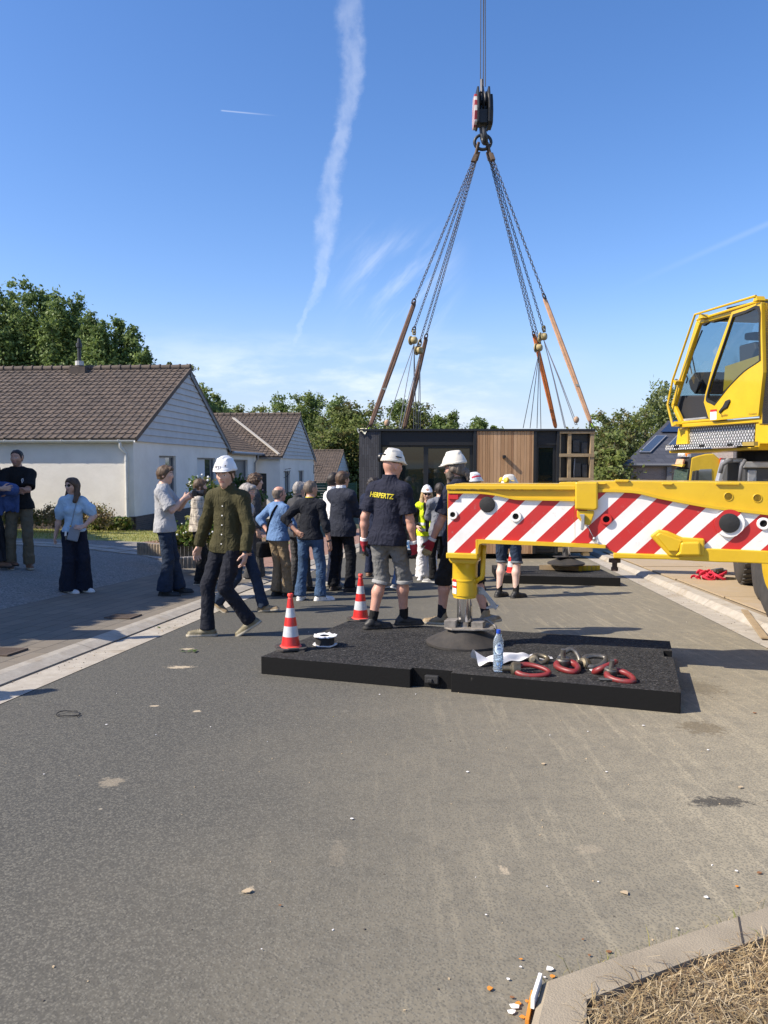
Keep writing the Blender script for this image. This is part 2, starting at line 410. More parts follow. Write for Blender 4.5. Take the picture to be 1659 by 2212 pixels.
for t_ in (-3.664,):
    mb.sheet(lambda y, t: (t + SL * y, y, base(y) + 0.0075), frange(-8, 70, 90), [t_ - 0.012, t_ + 0.012])
tag(mb.build('kerb_joint', mat('joint_dirt', (0.05, 0.042, 0.038), 0.95)), kind='structure')
m_pav = mat('paving_blocks', (0.2, 0.18, 0.15), 0.9)
q = NT(m_pav)
mp = q.n('ShaderNodeMapping', {0: q.tc, 2: (0, 0, R(-90 + 6.73))}).outputs[0]
mp = q.n('ShaderNodeMapping', {0: q.tc, 2: (0, 0, R(90 + 6.73)), 3: (1, 1, 1)}).outputs[0]
br = q.n('ShaderNodeTexBrick', {'Vector': mp, 1: (0.20, 0.168, 0.125, 1), 2: (0.145, 0.125, 0.096, 1), 3: (0.06, 0.052, 0.042, 1), 'Scale': 1.0, 'Mortar Size': 0.006, 'Brick Width': 0.42, 'Row Height': 0.20, 'Mortar Smooth': 0.3, 'Bias': 0.0}, offset=0.5)
c = q.mix(q.m('MULTIPLY', q.ss(q.noise(5, 6, 0.7), 0.4, 0.7), 0.5), br.outputs[0], (0.18, 0.16, 0.13))
c = q.mix(q.m('MULTIPLY', q.ss(q.noise(140, 2), 0.55, 0.7), 0.35), c, (0.22, 0.20, 0.17))
q.col(c); q.bump(q.m('ADD', q.m('MULTIPLY', br.outputs[1], -1.0), q.m('MULTIPLY', q.noise(120, 3), 0.3)), 0.5, 0.008)
gsheet('pavement', m_pav, -5.87, -3.865, -8, 16.0, 0.0, 4, 60)
m_pavr = mat('red_paving', (0.26, 0.15, 0.11), 0.9, var=0.25, vscale=3, bump=0.3, bscale=50)
gsheet('pavement', m_pavr, -5.87, -3.865, 16.0, 60, 0.0, 4, 40)
gsheet('pavement', m_pavr, -8.5, -5.87, 19.0, 30, -0.004, 6, 20)
m_grav = mat('gravel', (0.25, 0.245, 0.235), 0.95)
q = NT(m_grav)
v1 = q.n('ShaderNodeTexVoronoi', {'Vector': q.tc, 'Scale': 55.0}).outputs
c = q.mix(q.n('ShaderNodeSeparateColor', {0: v1[1]}).outputs[0], (0.12, 0.112, 0.10), (0.33, 0.31, 0.275))
c = q.mix(q.m('MULTIPLY', q.ss(q.noise(2.5, 5), 0.45, 0.7), 0.5), c, (0.21, 0.19, 0.16))
q.col(c); q.bump(v1[0], 0.8, 0.012)
gsheet('gravel_drive', m_grav, -14, -5.87, 0, 19.5, 0.0, ts=[-16, -12, -11, -10, -9, -8.5, -8, -7.5, -7, -6.7, -6.4, -6.1, -5.87], ny=60)
# lawn in front of the white house: a sheet with real blades on it
m_lawn = mat('lawn_soil', (0.17, 0.19, 0.05), 0.95, col2=(0.30, 0.28, 0.09), vscale=1.2, bump=0.5, bscale=40)
def lawn(t0, t1, y0, y1):
    o = gsheet('lawn', m_lawn, t0, t1, y0, y1, 0.004, 10, 14)
lawn(-22, -5.9, 19.5, 25.0); 
def grass_blades(name, spots, n, hmin, hmax, w, mats, lean=0.5, seed=1):
    rs = np.random.RandomState(seed); mb = MB()
    for k in range(n):
        x, y, z = spots(rs)
        a = rs.uniform(0, 2 * math.pi); h = rs.uniform(hmin, hmax); l = rs.uniform(0, lean) * h
        d = V((math.cos(a), math.sin(a), 0)); b = rs.uniform(0, 2 * math.pi); wv = V((math.cos(b), math.sin(b), 0)) * (w * rs.uniform(0.6, 1.3))
        p = V((x, y, z)); p1 = p + d * l * 0.4 + V((0, 0, h * 0.6)); p2 = p + d * l + V((0, 0, h * (1 - 0.3 * l / max(h, 1e-4))))
        mb.add([p - wv, p + wv, p1 + wv * 0.8, p1 - wv * 0.8, p2], [(0, 1, 2, 3), (3, 2, 4)], rs.randint(len(mats)))
    return tag(mb.build(name, mats), kind='stuff')
def leafmat(name, c, tr=0.35, v=0.3):
    if name in MATS: return MATS[name]
    m = bpy.data.materials.new(name); m.use_nodes = True; t = m.node_tree; b = t.nodes['Principled BSDF']
    tc = t.nodes.new('ShaderNodeTexCoord'); n = t.nodes.new('ShaderNodeTexNoise'); n.inputs['Scale'].default_value = 0.9; n.inputs['Detail'].default_value = 5
    t.links.new(tc.outputs['Object'], n.inputs['Vector'])
    r = t.nodes.new('ShaderNodeMapRange'); r.inputs[1].default_value = 0.3; r.inputs[2].default_value = 0.7; t.links.new(n.outputs[0], r.inputs[0])
    mx = t.nodes.new('ShaderNodeMix'); mx.data_type = 'RGBA'; t.links.new(r.outputs[0], mx.inputs[0])
    mx.inputs[6].default_value = (*[x * (1 - v) for x in c], 1); mx.inputs[7].default_value = (c[0] * (1 + v * 1.3), c[1] * (1 + v), c[2] * (1 + v * 0.6), 1)
    t.links.new(mx.outputs[2], b.inputs['Base Color']); b.inputs['Roughness'].default_value = 0.55; b.inputs['Specular IOR Level'].default_value = 0.3
    tl = t.nodes.new('ShaderNodeBsdfTranslucent'); t.links.new(mx.outputs[2], tl.inputs[0])
    ms = t.nodes.new('ShaderNodeMixShader'); ms.inputs[0].default_value = tr; t.links.new(b.outputs[0], ms.inputs[1]); t.links.new(tl.outputs[0], ms.inputs[2])
    t.links.new(ms.outputs[0], t.nodes['Material Output'].inputs[0])
    MATS[name] = m; return m
m_gr1 = leafmat('grass_green', (0.20, 0.25, 0.05)); m_gr2 = leafmat('grass_yellow', (0.38, 0.36, 0.11)); m_dry = leafmat('dry_grass', (0.40, 0.31, 0.17), 0.2); m_dry2 = leafmat('dry_grass_dark', (0.22, 0.15, 0.08), 0.2)
def lawn_spot(rs):
    y = rs.uniform(19.6, 24.9); t = rs.uniform(-16, -6); x = t + SL * y
    return x, y, gz(x, y)
grass_blades('lawn_grass', lawn_spot, 9000, 0.03, 0.08, 0.006, [m_gr1, m_gr2], 0.8, 3)
# plywood sheets laid along the right kerb, bare dry soil beyond
gsheet('soil', mat('dry_soil', (0.24, 0.185, 0.12), 0.95, col2=(0.34, 0.28, 0.19), vscale=2, bump=0.5, bscale=30), 3.405, 16, -8, 60, 0.0, ts=[3.405, 3.8, 4.2, 6, 8, 12, 16])
m_ply = mat('plywood', (0.42, 0.29, 0.16), 0.75)
q = NT(m_ply)
c = q.mix(q.noise(3, 5, 0.6, stretch=(1, 9, 1), dist=0.8), (0.29, 0.21, 0.115), (0.46, 0.365, 0.235))
c = q.mix(q.m('MULTIPLY', q.ss(q.noise(1.3, 6, 0.7), 0.45, 0.68), 0.65), c, (0.40, 0.33, 0.25))
q.col(c); q.bump(q.noise(10, 4, stretch=(1, 9, 1)), 0.25, 0.004)
k = 0
for y0 in (5.6, 8.1, 10.6, 13.1, 15.6, 18.1):
    for i in range(2):
        t0 = 3.47 + i * 1.24 + random.uniform(-0.03, 0.03); y1 = y0 + 2.46
        mb = MB()
        zz = 0.098 + 0.003 * ((k * 7) % 3)
        cs = [(t0, y0), (t0 + 1.22, y0), (t0 + 1.22, y1), (t0, y1)]
        mb.prism([(t + SL * y, y, base(y) + zz) for t, y in cs], (0, 0, 0.02))
        o = mb.build('plywood_sheet', m_ply)
        tag(o, ['tan plywood ground sheet laid along the right kerb under the crane', 'tan plywood ground sheet in the row farther from the kerb'][i], 'plywood sheet', 'plywood sheets protecting the verge')
        k += 1
# near right: broken corner of an edging kerb with straw-dry grass inside
outer = [(1800, 1905), (1659, 1956), (1462, 2021), (1302.6, 2073.5), (1170.6, 2120), (1146.5, 2211), (1135, 2280)]
inner = [(1800, 1985), (1659, 2022), (1560, 2055), (1499.6, 2070), (1267.3, 2159), (1267, 2212), (1267, 2290)]
mb = MB()
po = [G(u, v, 0.04) - V((0, 0, .04)) for u, v in outer]; pi_ = [G(u, v, 0.05) for u, v in inner]
ot = [p + V((0, 0, 0.045)) for p in po]
ch = [p + V((0.018, -0.012, 0.05)) for p in po]
n = len(po)
for i in range(n - 1):
    mb.add([po[i] - V((0, 0, .03)), po[i + 1] - V((0, 0, .03)), ot[i + 1] - V((0, 0, 0.015)), ot[i] - V((0, 0, 0.015))], [(0, 1, 2, 3)])
    mb.add([ot[i] - V((0, 0, 0.015)), ot[i + 1] - V((0, 0, 0.015)), ch[i + 1], ch[i]], [(0, 1, 2, 3)])
    mb.add([ch[i], ch[i + 1], pi_[i + 1], pi_[i]], [(0, 1, 2, 3)])
    mb.add([pi_[i], pi_[i + 1], pi_[i + 1] - V((0, 0, .1)), pi_[i] - V((0, 0, .1))], [(0, 1, 2, 3)])
m_conc2 = mat('kerb_stone', (0.29, 0.245, 0.175), 0.9, var=0.16, vscale=6, bump=0.35, bscale=160)
tag(mb.build('kerb', m_conc2), kind='structure')
mb = MB(); j0, j1 = ch[1].lerp(ch[2], .42), pi_[1].lerp(pi_[2], .55); mb.bar(j0 + V((0, 0, .0005)), j1 + V((0, 0, .0005)), .006, .003); tag(mb.build('kerb_joint', MATS['joint_dirt']), kind='structure')
mb = MB()
far = [G(u, v, 0.03) for u, v in ((1810, 1985), (2100, 2000), (2100, 2600), (1267, 2600))]
ring = [p - V((0, 0, 0.02)) for p in pi_] + [far[3], far[2], far[1]]
mb.add(ring, [tuple(range(len(ring)))])
tag(mb.build('verge', mat('verge_soil', (0.17, 0.125, 0.075), 0.95, var=0.4, vscale=14, bump=0.8, bscale=70)), kind='structure')
ringxy = [(p.x, p.y) for p in ring]
def inside(x, y):
    r = False; n = len(ringxy)
    for i in range(n):
        (x1, y1), (x2, y2) = ringxy[i], ringxy[i - 1]
        if (y1 > y) != (y2 > y) and x < (x2 - x1) * (y - y1) / (y2 - y1) + x1: r = not r
    return r
def straw(name, n, seed, mats, lmin, lmax, w, zlo, zhi, keep):
    rs = np.random.RandomState(seed); mb = MB(); k = 0
    while k < n:
        x = rs.uniform(0.35, 2.2); y = rs.uniform(1.2, 2.75)
        if not keep(x, y, rs): continue
        k += 1
        a = rs.uniform(0, 2 * math.pi); L = rs.uniform(lmin, lmax); up = rs.uniform(-0.05, 0.55)
        d = V((math.cos(a) * math.cos(up), math.sin(a) * math.cos(up), math.sin(up))); s_ = d.cross(V((0, 0, 1))).normalized() * w * rs.uniform(0.5, 1.4)
        p = V((x, y, base(y) + rs.uniform(zlo, zhi))); c1 = p + d * L * 0.5 + V((rs.normal(0, .006), rs.normal(0, .006), rs.uniform(0, .012))); e = p + d * L + V((0, 0, -0.25 * L))
        mb.add([p - s_, p + s_, c1 + s_ * .9, c1 - s_ * .9, e + s_ * .3, e - s_ * .3], [(0, 1, 2, 3), (3, 2, 4, 5)], rs.randint(len(mats)))
    return tag(mb.build(name, mats), kind='stuff')
m_straw3 = leafmat('straw_pale', (0.55, 0.46, 0.30), 0.2)
straw('dry_grass', 9000, 5, [m_dry, m_dry2, m_straw3, m_dry], 0.03, 0.11, 0.0013, 0.015, 0.05, lambda x, y, rs: inside(x, y))
straw('green_grass', 160, 9, [m_gr1, m_gr2], 0.05, 0.12, 0.0016, 0.02, 0.04, lambda x, y, rs: inside(x, y) and x > 1.05 + rs.uniform(0, .35))
# ------------------------------------------------------------------ houses
m_stucco = mat('white_render', (0.78, 0.76, 0.72), 0.9)
q = NT(m_stucco)
c = q.mix(q.ss(q.noise(0.8, 6, 0.7), 0.3, 0.7), (0.74, 0.70, 0.62), (0.84, 0.80, 0.72))
q.col(c); q.bump(q.m('ADD', q.noise(16, 5, 0.7), q.m('MULTIPLY', q.noise(70, 3), 0.4)), 0.35, 0.02)
m_board = mat('painted_boards', (0.47, 0.465, 0.455), 0.6, var=0.10, vscale=2.0, bump=0.15, bscale=40)
m_tile = mat('roof_tile', (0.155, 0.095, 0.07), 0.85)
q = NT(m_tile)
vc = q.n('ShaderNodeTexVoronoi', {'Vector': q.n('ShaderNodeMapping', {0: q.tc, 3: (4.2, 4.2, 4.2)}).outputs[0], 'Scale': 1.0}).outputs
c = q.mix(q.n('ShaderNodeSeparateColor', {0: vc[1]}).outputs[0], (0.074, 0.057, 0.045), (0.130, 0.098, 0.074))
c = q.mix(q.m('MULTIPLY', q.ss(q.noise(1.6, 6, 0.7), 0.45, 0.7), 0.6), c, (0.085, 0.07, 0.06))
c = q.mix(q.m('MULTIPLY', q.ss(q.noise(9, 5, 0.7), 0.64, 0.72), 0.5), c, (0.20, 0.18, 0.14))
q.col(c); q.bump(q.noise(60, 4), 0.3, 0.006)
m_brickd = mat('dark_brick', (0.10, 0.075, 0.065), 0.9)
def brickmat(m, c1, c2, mo, bw=0.21, rh=0.065, ax='x'):
    q = NT(m); S = q.sep()
    vx = q.n('ShaderNodeCombineXYZ', {0: q.m('ADD', S[0], S[1]), 1: S[2]}).outputs[0]
    br = q.n('ShaderNodeTexBrick', {'Vector': vx, 1: (*c1, 1), 2: (*c2, 1), 3: (*mo, 1), 'Scale': 1.0, 'Mortar Size': 0.008, 'Brick Width': bw, 'Row Height': rh})
    q.col(q.mix(q.m('MULTIPLY', q.noise(30, 3), 0.3), br.outputs[0], tuple(x * 0.6 for x in c1))); q.bump(q.m('MULTIPLY', br.outputs[1], -1.0), 0.4, 0.01)
brickmat(m_brickd, (0.12, 0.085, 0.07), (0.07, 0.055, 0.05), (0.13, 0.12, 0.11))
m_zinc = mat('pale_gutter', (0.62, 0.62, 0.58), 0.45, var=0.08, vscale=5)
m_zincd = mat('zinc_grey', (0.30, 0.31, 0.32), 0.45, 0.4, var=0.15, vscale=5)
m_trim = mat('grey_trim', (0.16, 0.165, 0.17), 0.6)
m_winframe = mat('window_frame_grey', (0.22, 0.225, 0.23), 0.5)
m_glassd = mat('window_glass_reflective', (0.05, 0.06, 0.07), 0.04, spec=1.0); m_glassd.node_tree.nodes['Principled BSDF'].inputs['IOR'].default_value = 2.3
m_reflpaint = mat('painted_sky_reflection', (0.62, 0.62, 0.60), 0.8)  # pale paint standing in for bright sky mirrored in the panes
m_dark = mat('dark_interior', (0.012, 0.012, 0.013), 0.8)
def wall_holes(mb, o, ux, L, H, holes, th):
    """A wall face from o along ux, height H, with rectangular openings (a0,z0,a1,z1) that have reveals of depth th (along the inward normal)."""
    ux = ux.normalized(); up = V((0, 0, 1)); nin = up.cross(ux)
    xs = sorted({0, L} | {h[0] for h in holes} | {h[2] for h in holes}); zs = sorted({0, H} | {h[1] for h in holes} | {h[3] for h in holes})
    p = lambda a, z, d=0: o + ux * a + up * z + nin * d
    for a0, a1 in zip(xs, xs[1:]):
        for z0, z1 in zip(zs, zs[1:]):
            cx_, cz_ = (a0 + a1) / 2, (z0 + z1) / 2
            if any(h[0] < cx_ < h[2] and h[1] < cz_ < h[3] for h in holes): continue
            mb.add([p(a0, z0), p(a1, z0), p(a1, z1), p(a0, z1)], [(0, 1, 2, 3)])
    for a0, z0, a1, z1 in holes:
        for (s, e) in (((a0, z0), (a1, z0)), ((a1, z0), (a1, z1)), ((a1, z1), (a0, z1)), ((a0, z1), (a0, z0))):
            mb.add([p(*s), p(*e), p(*e, th), p(*s, th)], [(0, 1, 2, 3)])
    return p
def window(p, a0, z0, a1, z1, root, d=0.14, fr=0.06, split=None, glass=None, painted_reflection=0.0, frame=None, side_reflection=0):
    mb = MB()
    def rect(x0, y0, x1, y1):
        q0, q1 = p(x0, y0, d - 0.03), p(x1, y1, d + 0.04)
        c = [p(x0, y0, d - 0.03), p(x1, y0, d - 0.03), p(x1, y1, d - 0.03), p(x0, y1, d - 0.03)]
        mb.prism(c, p(x0, y0, d + 0.04) - p(x0, y0, d - 0.03))
    rect(a0, z0, a0 + fr, z1); rect(a1 - fr, z0, a1, z1); rect(a0 + fr, z0, a1 - fr, z0 + fr); rect(a0 + fr, z1 - fr, a1 - fr, z1)
    for s in (split or []): rect(s - fr / 2, z0 + fr, s + fr / 2, z1 - fr)
    f = mb.build('window', frame or m_winframe, root)
    g = MB(); g.add([p(a0 + fr, z0 + fr, d + 0.01), p(a1 - fr, z0 + fr, d + 0.01), p(a1 - fr, z1 - fr, d + 0.01), p(a0 + fr, z1 - fr, d + 0.01)], [(0, 1, 2, 3)])
    g.build('pane', glass or m_glassd, f)
    if side_reflection:
        b = MB(); b.add([p(a0 + fr, z0 + fr, d + 0.006), p(a0 + (a1 - a0) * side_reflection, z0 + fr, d + 0.006), p(a0 + (a1 - a0) * side_reflection, z1 - fr, d + 0.006), p(a0 + fr, z1 - fr, d + 0.006)], [(0, 1, 2, 3)])  # near part of the pane painted pale as reflected sky
        b.build('painted_reflection', m_reflpaint, f)
    if painted_reflection:
        b = MB(); b.add([p(a0 + fr, z1 - (z1 - z0) * painted_reflection, d + 0.006), p(a1 - fr, z1 - (z1 - z0) * painted_reflection, d + 0.006), p(a1 - fr, z1 - fr, d + 0.006), p(a0 + fr, z1 - fr, d + 0.006)], [(0, 1, 2, 3)])
        b.build('painted_reflection', m_reflpaint, f)
    return f
def tiles(o, ux, uw, L, W, tw=0.245, th=0.335, relief=0.032, per=5):
    """Interlocking roof tiles as real relief over a rectangle: o eave corner, ux along the eave, uw up the slope."""
    ux = ux.normalized(); uw = uw.normalized(); n = ux.cross(uw).normalized()
    if n.z < 0: n = -n
    mb = MB(); nt = int(L / tw); rows = max(1, int(round(W / th))); hh = W / rows
    prof_ = [0.0, 0.15, 1.0, 0.85, 0.05]; px = [0.0, 0.62, 0.76, 0.90, 0.98]
    ss = [(i + a) * tw for i in range(nt + 1) for a in px]; hs = [b for i in range(nt + 1) for b in prof_]
    rs = random.Random(3)
    nu = len(ss)
    for r in range(rows):
        jit = [rs.uniform(-0.006, 0.006) for _ in range(nt + 1)]
        vs = []
        for (w, st) in ((r * hh - 0.012, 0.006), (r * hh - 0.012, 0.036), ((r + 1) * hh, 0.004)):
            for k in range(nu):
                j = jit[k // 5]
                vs.append(o + ux * min(ss[k], L) + uw * (w + j) + n * (st + hs[k] * relief + j * 0.6))
        fs = []
        for a in range(2):
            for k in range(nu - 1): fs.append((a * nu + k, a * nu + k + 1, (a + 1) * nu + k + 1, (a + 1) * nu + k))
        mb.add(vs, fs)
    return mb
def house(name, label, A, B, leftlen, zb, ze, zr, ov=0.14, gov=0.12, holesG=(), holesF=(), plinth=0.45, gut=True, tiled=True, chimney=None, group=None, winG=None, board=None, downpipe=True):
    A = V((A[0], A[1], 0)); B = V((B[0], B[1], 0)); g = (B - A); Wd = g.length; g.normalize(); e = V((-g.y, g.x, 0))   # e runs left, away from the gable
    root = thing(name, label, 'house', (A.x, A.y, zb), group)
    up = V((0, 0, 1)); H = ze - zb
    mb = MB()
    oF = A + up * zb + e * leftlen
    wall_holes(mb, oF, -e, leftlen, H, list(holesF), 0.2)
    pG = wall_holes(mb, A + up * zb, g, Wd, H, list(holesG), 0.2)
    C_, D_ = B + e * leftlen, A + e * leftlen
    for s, t in ((B, C_), (C_, D_)):
        mb.add([s + up * zb, t + up * zb, t + up * ze, s + up * ze], [(0, 1, 2, 3)])
    wall = mb.build('wall', m_stucco, root)
    for h in holesG:
        window(pG, *h[:4], wall, d=0.12, side_reflection=.55)
    if plinth:
        mb = MB(); out = 0.02
        mb.prism([A - g * out - e * out + up * (zb - .5), A - g * out + e * leftlen + up * (zb - .5), A - g * out + e * leftlen + up * (zb + plinth), A - g * out - e * out + up * (zb + plinth)], g * 0.1)
        mb.prism([A - e * out - g * out + up * (zb - .5), B - e * out + up * (zb - .5), B - e * out + up * (zb + plinth), A - e * out - g * out + up * (zb + plinth)], e * 0.1)
        mb.build('plinth', m_brickd, root)
    # gable boards
    mid = (A + B) / 2; mb = MB(); nb = 12; rise = zr - ze; b0 = ze - 0.05
    for i in range(nb):
        z0, z1 = b0 + (rise + 0.02) * i / nb, b0 + (rise + 0.02) * (i + 1) / nb
        w = lambda z: max(0.02, Wd / 2 * (1 - max(0, (z - ze)) / rise) - 0.02)
        a = [mid - g * w(z0), mid + g * w(z0), mid + g * w(z1), mid - g * w(z1)]
        fr_, bk_ = -e * 0.095, -e * 0.05
        vs = [a[0] + up * z0 + fr_, a[1] + up * z0 + fr_, a[2] + up * z1 + bk_, a[3] + up * z1 + bk_, a[0] + up * z0, a[1] + up * z0, a[2] + up * z1, a[3] + up * z1]
        mb.add(vs, [(0, 1, 2, 3), (4, 5, 1, 0), (0, 3, 7, 4), (1, 5, 6, 2)])
    mb.build('gable_boards', board or m_board, root)
    # roof
    roof = None
    for sgn in (-1, 1):
        cor = A if sgn < 0 else B
        sl = rise / (Wd / 2); up_dir = (g * (1 if sgn < 0 else -1) + up * sl).normalized()
        eo = cor + g * sgn * ov + up * (ze - ov * sl + 0.10) - e * gov
        Wl = (Wd / 2 + ov) * math.sqrt(1 + sl * sl)
        if sgn < 0:
            mb = MB(); nrm = (-g * sl + up).normalized()
            mb.prism([eo, eo + e * (leftlen + gov), eo + e * (leftlen + gov) + up_dir * Wl, eo + up_dir * Wl], -nrm * 0.1)
            roof = mb.build('roof', m_tile, root)
            if tiled: tiles(eo, e, up_dir, leftlen + gov, Wl).build('tile_course', m_tile, roof)
            nb_ = int(Wl / 0.335); vb = MB()
            for i in range(nb_ + 1):
                o_ = eo + up_dir * (i * Wl / (nb_ + 1)); vb.obb(o_ + up_dir * 0.17 - e * 0.02 + nrm * -0.02, up_dir * 0.165, e * 0.025, nrm * 0.075 + up_dir * 0.0)
            vb.build('verge_tiles', m_tile, roof)
        else:
            mb = MB(); nrm = (g * sl + up).normalized()
            mb.prism([eo, eo + e * (leftlen + gov), eo + e * (leftlen + gov) + up_dir * Wl, eo + up_dir * Wl], -nrm * 0.1)
            mb.build('rear_roof', m_tile, root)
            bg_ = MB(); bg_.prism([eo - up * 0.12 - e * .01, eo + up_dir * Wl - up * 0.12 - e * .01, eo + up_dir * Wl - up * 0.30 - e * .01, eo - up * 0.30 - e * .01], e * 0.03); bg_.build('bargeboard', m_trim, root)
    rd = MB(); k = 0; s = -gov
    top = mid + up * (zr + 0.14)
    while s < leftlen:
        a, b = top + e * s, top + e * (s + 0.42)
        rd.tube([a, b], [0.13, 0.115], 10, True); rd.tube([a, a + e * 0.05], [0.15, 0.15], 10, True); s += 0.40; k += 1
    rd.build('ridge_tiles', m_tile, roof, smooth='auto')
    if gut:
        gp = A - g * (ov + 0.06) + up * (ze - 0.02)
        mb = MB(); prof_ = [(math.cos(a) * 0.075, math.sin(a) * 0.085) for a in [math.pi + math.pi * i / 8 for i in range(9)]]
        pts = [(-x_, y_) for x_, y_ in prof_] + [(0.068 * math.cos(a), 0.075 * math.sin(a)) for a in [2 * math.pi - math.pi * i / 8 for i in range(9)]]
        ring = [gp - g * 0.0 + g * x_ + up * y_ - e * gov for x_, y_ in prof_] 
        ring += [gp + g * (0.066 * math.cos(a)) + up * (0.076 * math.sin(a)) - e * gov for a in [2 * math.pi - math.pi * i / 8 for i in range(9)]]
        mb.prism(ring, e * (leftlen + gov)); 
        i = 0.5
        while i < leftlen: mb.prism([r_ + e * i + (r_ + e * i - (gp + e * i)).normalized() * 0.004 * 0 - g * 0.006 - up * 0.006 for r_ in ring[:9]] + [ring[8] + e * i + up * .015, ring[0] + e * i + up * .015 - g * .006], e * 0.03); i += 0.95
        gt = mb.build('gutter', m_zinc if gut == 'pale' else m_zincd, root)
        if downpipe:
            x0 = gp + e * 0.35; w0 = A - g * 0.06 + e * 0.22
            mb = MB(); mb.tube([x0 - up * 0.07, x0 - up * 0.22, w0 + up * (ze - .45), w0 + up * (ze - .6), w0 + up * (zb)], 0.05, 10)
            for z_ in (ze - 0.7, zb + 1.0): mb.tube([w0 + up * z_, w0 + up * (z_ + 0.05)], 0.058, 10)
            mb.build('downpipe', m_zinc if gut == 'pale' else m_zincd, root, smooth='auto')
    return root, A, B, g, e, wall, pG
gdir = (0.0745, 1.0)
def onwall(u, x0=-8.12, y0=25.0):
    a = (u - 829.5) / 1662 / 0.9995
    return (x0 - gdir[0] * y0) / (a - gdir[0])
w1, w2 = onwall(345), onwall(381); w3, w4 = onwall(427), onwall(466)
kk = math.sqrt(1 + gdir[0] ** 2)
H1 = house('bungalow', 'white rendered bungalow with brown tiled roof and grey boarded gable, nearest on the left', (-8.12, 25.0), (-7.30, 36.0), 13.5, -0.66, 2.26, 5.12, ov=0.14, gut='pale',
      holesG=[((w1 - 25) * kk, 0.55, (w2 - 25) * kk, 2.43), ((w3 - 25) * kk, 0.55, (w4 - 25) * kk, 2.40)], plinth=0.42)
root = H1[0]
mb = MB(); cpos = P(172, 797, 30.6); cpos = V((cpos.x, 30.6, 5.2))
mb.box(cpos + V((0, 0, -.06)), (0.6, 0.5, 0.3)); ch_ = mb.build('chimney', m_tile, root)
mb = MB(); mb.tube([cpos + V((0, 0, .15)), cpos + V((0, 0, .32))], 0.16, 12); mb.build('flue_collar', mat('pale_concrete', (0.5, 0.49, 0.46), 0.8), ch_)
mb = MB(); mb.tube([cpos + V((0, 0, .3)), cpos + V((0, 0, .85)), cpos + V((0, 0, .86)), cpos + V((0, 0, 1.02)), cpos + V((0, 0, 1.03)), cpos + V((0, 0, 1.2))], [0.07, 0.07, 0.11, 0.11, 0.07, 0.05], 12); mb.build('flue_pipe', mat('black_metal', (0.02, 0.02, 0.02), 0.5), ch_)
# second house of the row and the low link between them
y3a, y3b = onwall(613, -5.67, 42), onwall(627, -5.67, 42); y4a, y4b = onwall(645, -5.67, 42), onwall(657, -5.67, 42)
H2 = house('bungalow', 'white bungalow farther down the road, roof meeting the link roof in a pale valley', (-5.67, 42.0), (-4.85, 53.5), 8.0, -1.5, 1.86, 4.42, holesG=[((y3a - 42) * kk, 0.9, (y3b - 42) * kk, 2.6), ((y4a - 42) * kk, 0.9, (y4b - 42) * kk, 2.6)],
      holesF=[(8.0 - 1.75, 0.1, 8.0 - 0.75, 2.5)], plinth=0, gut='zinc', downpipe=False)
rt = H2[0]; A2, g2, e2 = H2[1], H2[3], H2[4]
mb = MB(); mb.prism([A2 + e2 * 0.78 + g2 * 0.16 + V((0, 0, -1.38)), A2 + e2 * 1.72 + g2 * 0.16 + V((0, 0, -1.38)), A2 + e2 * 1.72 + g2 * 0.16 + V((0, 0, .97)), A2 + e2 * .78 + g2 * .16 + V((0, 0, .97))], g2 * .05)
dr = mb.build('door', mat('dark_door', (0.03, 0.032, 0.034), 0.4), rt)
mb = MB(); mb.ball(A2 + e2 * 0.9 + g2 * 0.14 + V((0, 0, -.3)), 0.04); mb.build('handle', m_zincd, dr)
root = thing('link_building', 'low white link with a tiled roof sloping to the road between the two bungalows', 'house', (-7.2, 36.4, -1.1))
mb = MB(); y5a, y5b = onwall(498), onwall(537)
ax = lambda y: -8.12 + gdir[0] * (y - 25)
o_ = V((ax(36.2) - 0.03, 36.2, -1.15)); Lw = 5.4
pL = wall_holes(mb, o_, V((gdir[0], 1, 0)), Lw, 3.25, [((y5a - 36.2), 0.95, (y5b - 36.2), 2.86)], 0.2)
wl_ = mb.build('wall', m_stucco, root); window(pL, (y5a - 36.2), 0.95, (y5b - 36.2), 2.86, wl_)
sx = V((gdir[0], 1, 0)).normalized(); upd = V((-1, 0.07, 0.50)).normalized()
eo = V((ax(36.1) + 0.18, 36.1, 2.06)); mb = MB(); mb.prism([eo, eo + sx * 11, eo + sx * 11 + upd * 5.2, eo + upd * 5.2], V((0, 0, -0.08)))
rf = mb.build('roof', m_tile, root); t_ = tiles(eo, sx, upd, 11, 5.2); t_.build('tile_course', m_tile, rf)
mb = MB(); mb.tube([eo + V((.06, 0, -.04)), eo + sx * 6.3 + V((.06, 0, -.04))], 0.075, 8)
c0 = eo + sx * 4.9; w0 = V((ax(41.2) + 0.05, 41.0, 0)); mb.tube([c0 + V((.06, 0, -.08)), c0 + V((.06, 0, -.25)), w0 + V((0, 0, 1.55)), w0 + V((0, 0, -1.4))], 0.045, 8); mb.build('gutter', m_zincd, root, smooth='auto')
v0, v1 = P(505, 905, 46.5), P(604, 984, 42.2); mb = MB(); mb.bar(v0 + V((0, -.15, .06)), v1 + V((0, -.15, .06)), 0.17, 0.05); mb.build('valley_flashing', mat('pale_mortar', (0.42, 0.39, 0.33), 0.8), root)
H3 = house('bungalow', 'small white bungalow behind the green fence, third in the row', (-4.95, 73.0), (-3.6, 86.0), 9.0, -3.6, -0.30, 2.80, plinth=0, gut=False, board=mat('pale_boards', (0.62, 0.66, 0.70), 0.6))
H4 = house('bungalow', 'roof of the farthest bungalow glimpsed beside the black module', (-4.3, 104.0), (-3.0, 114.0), 12.0, -4.4, -1.5, 0.55, plinth=0, gut=False)
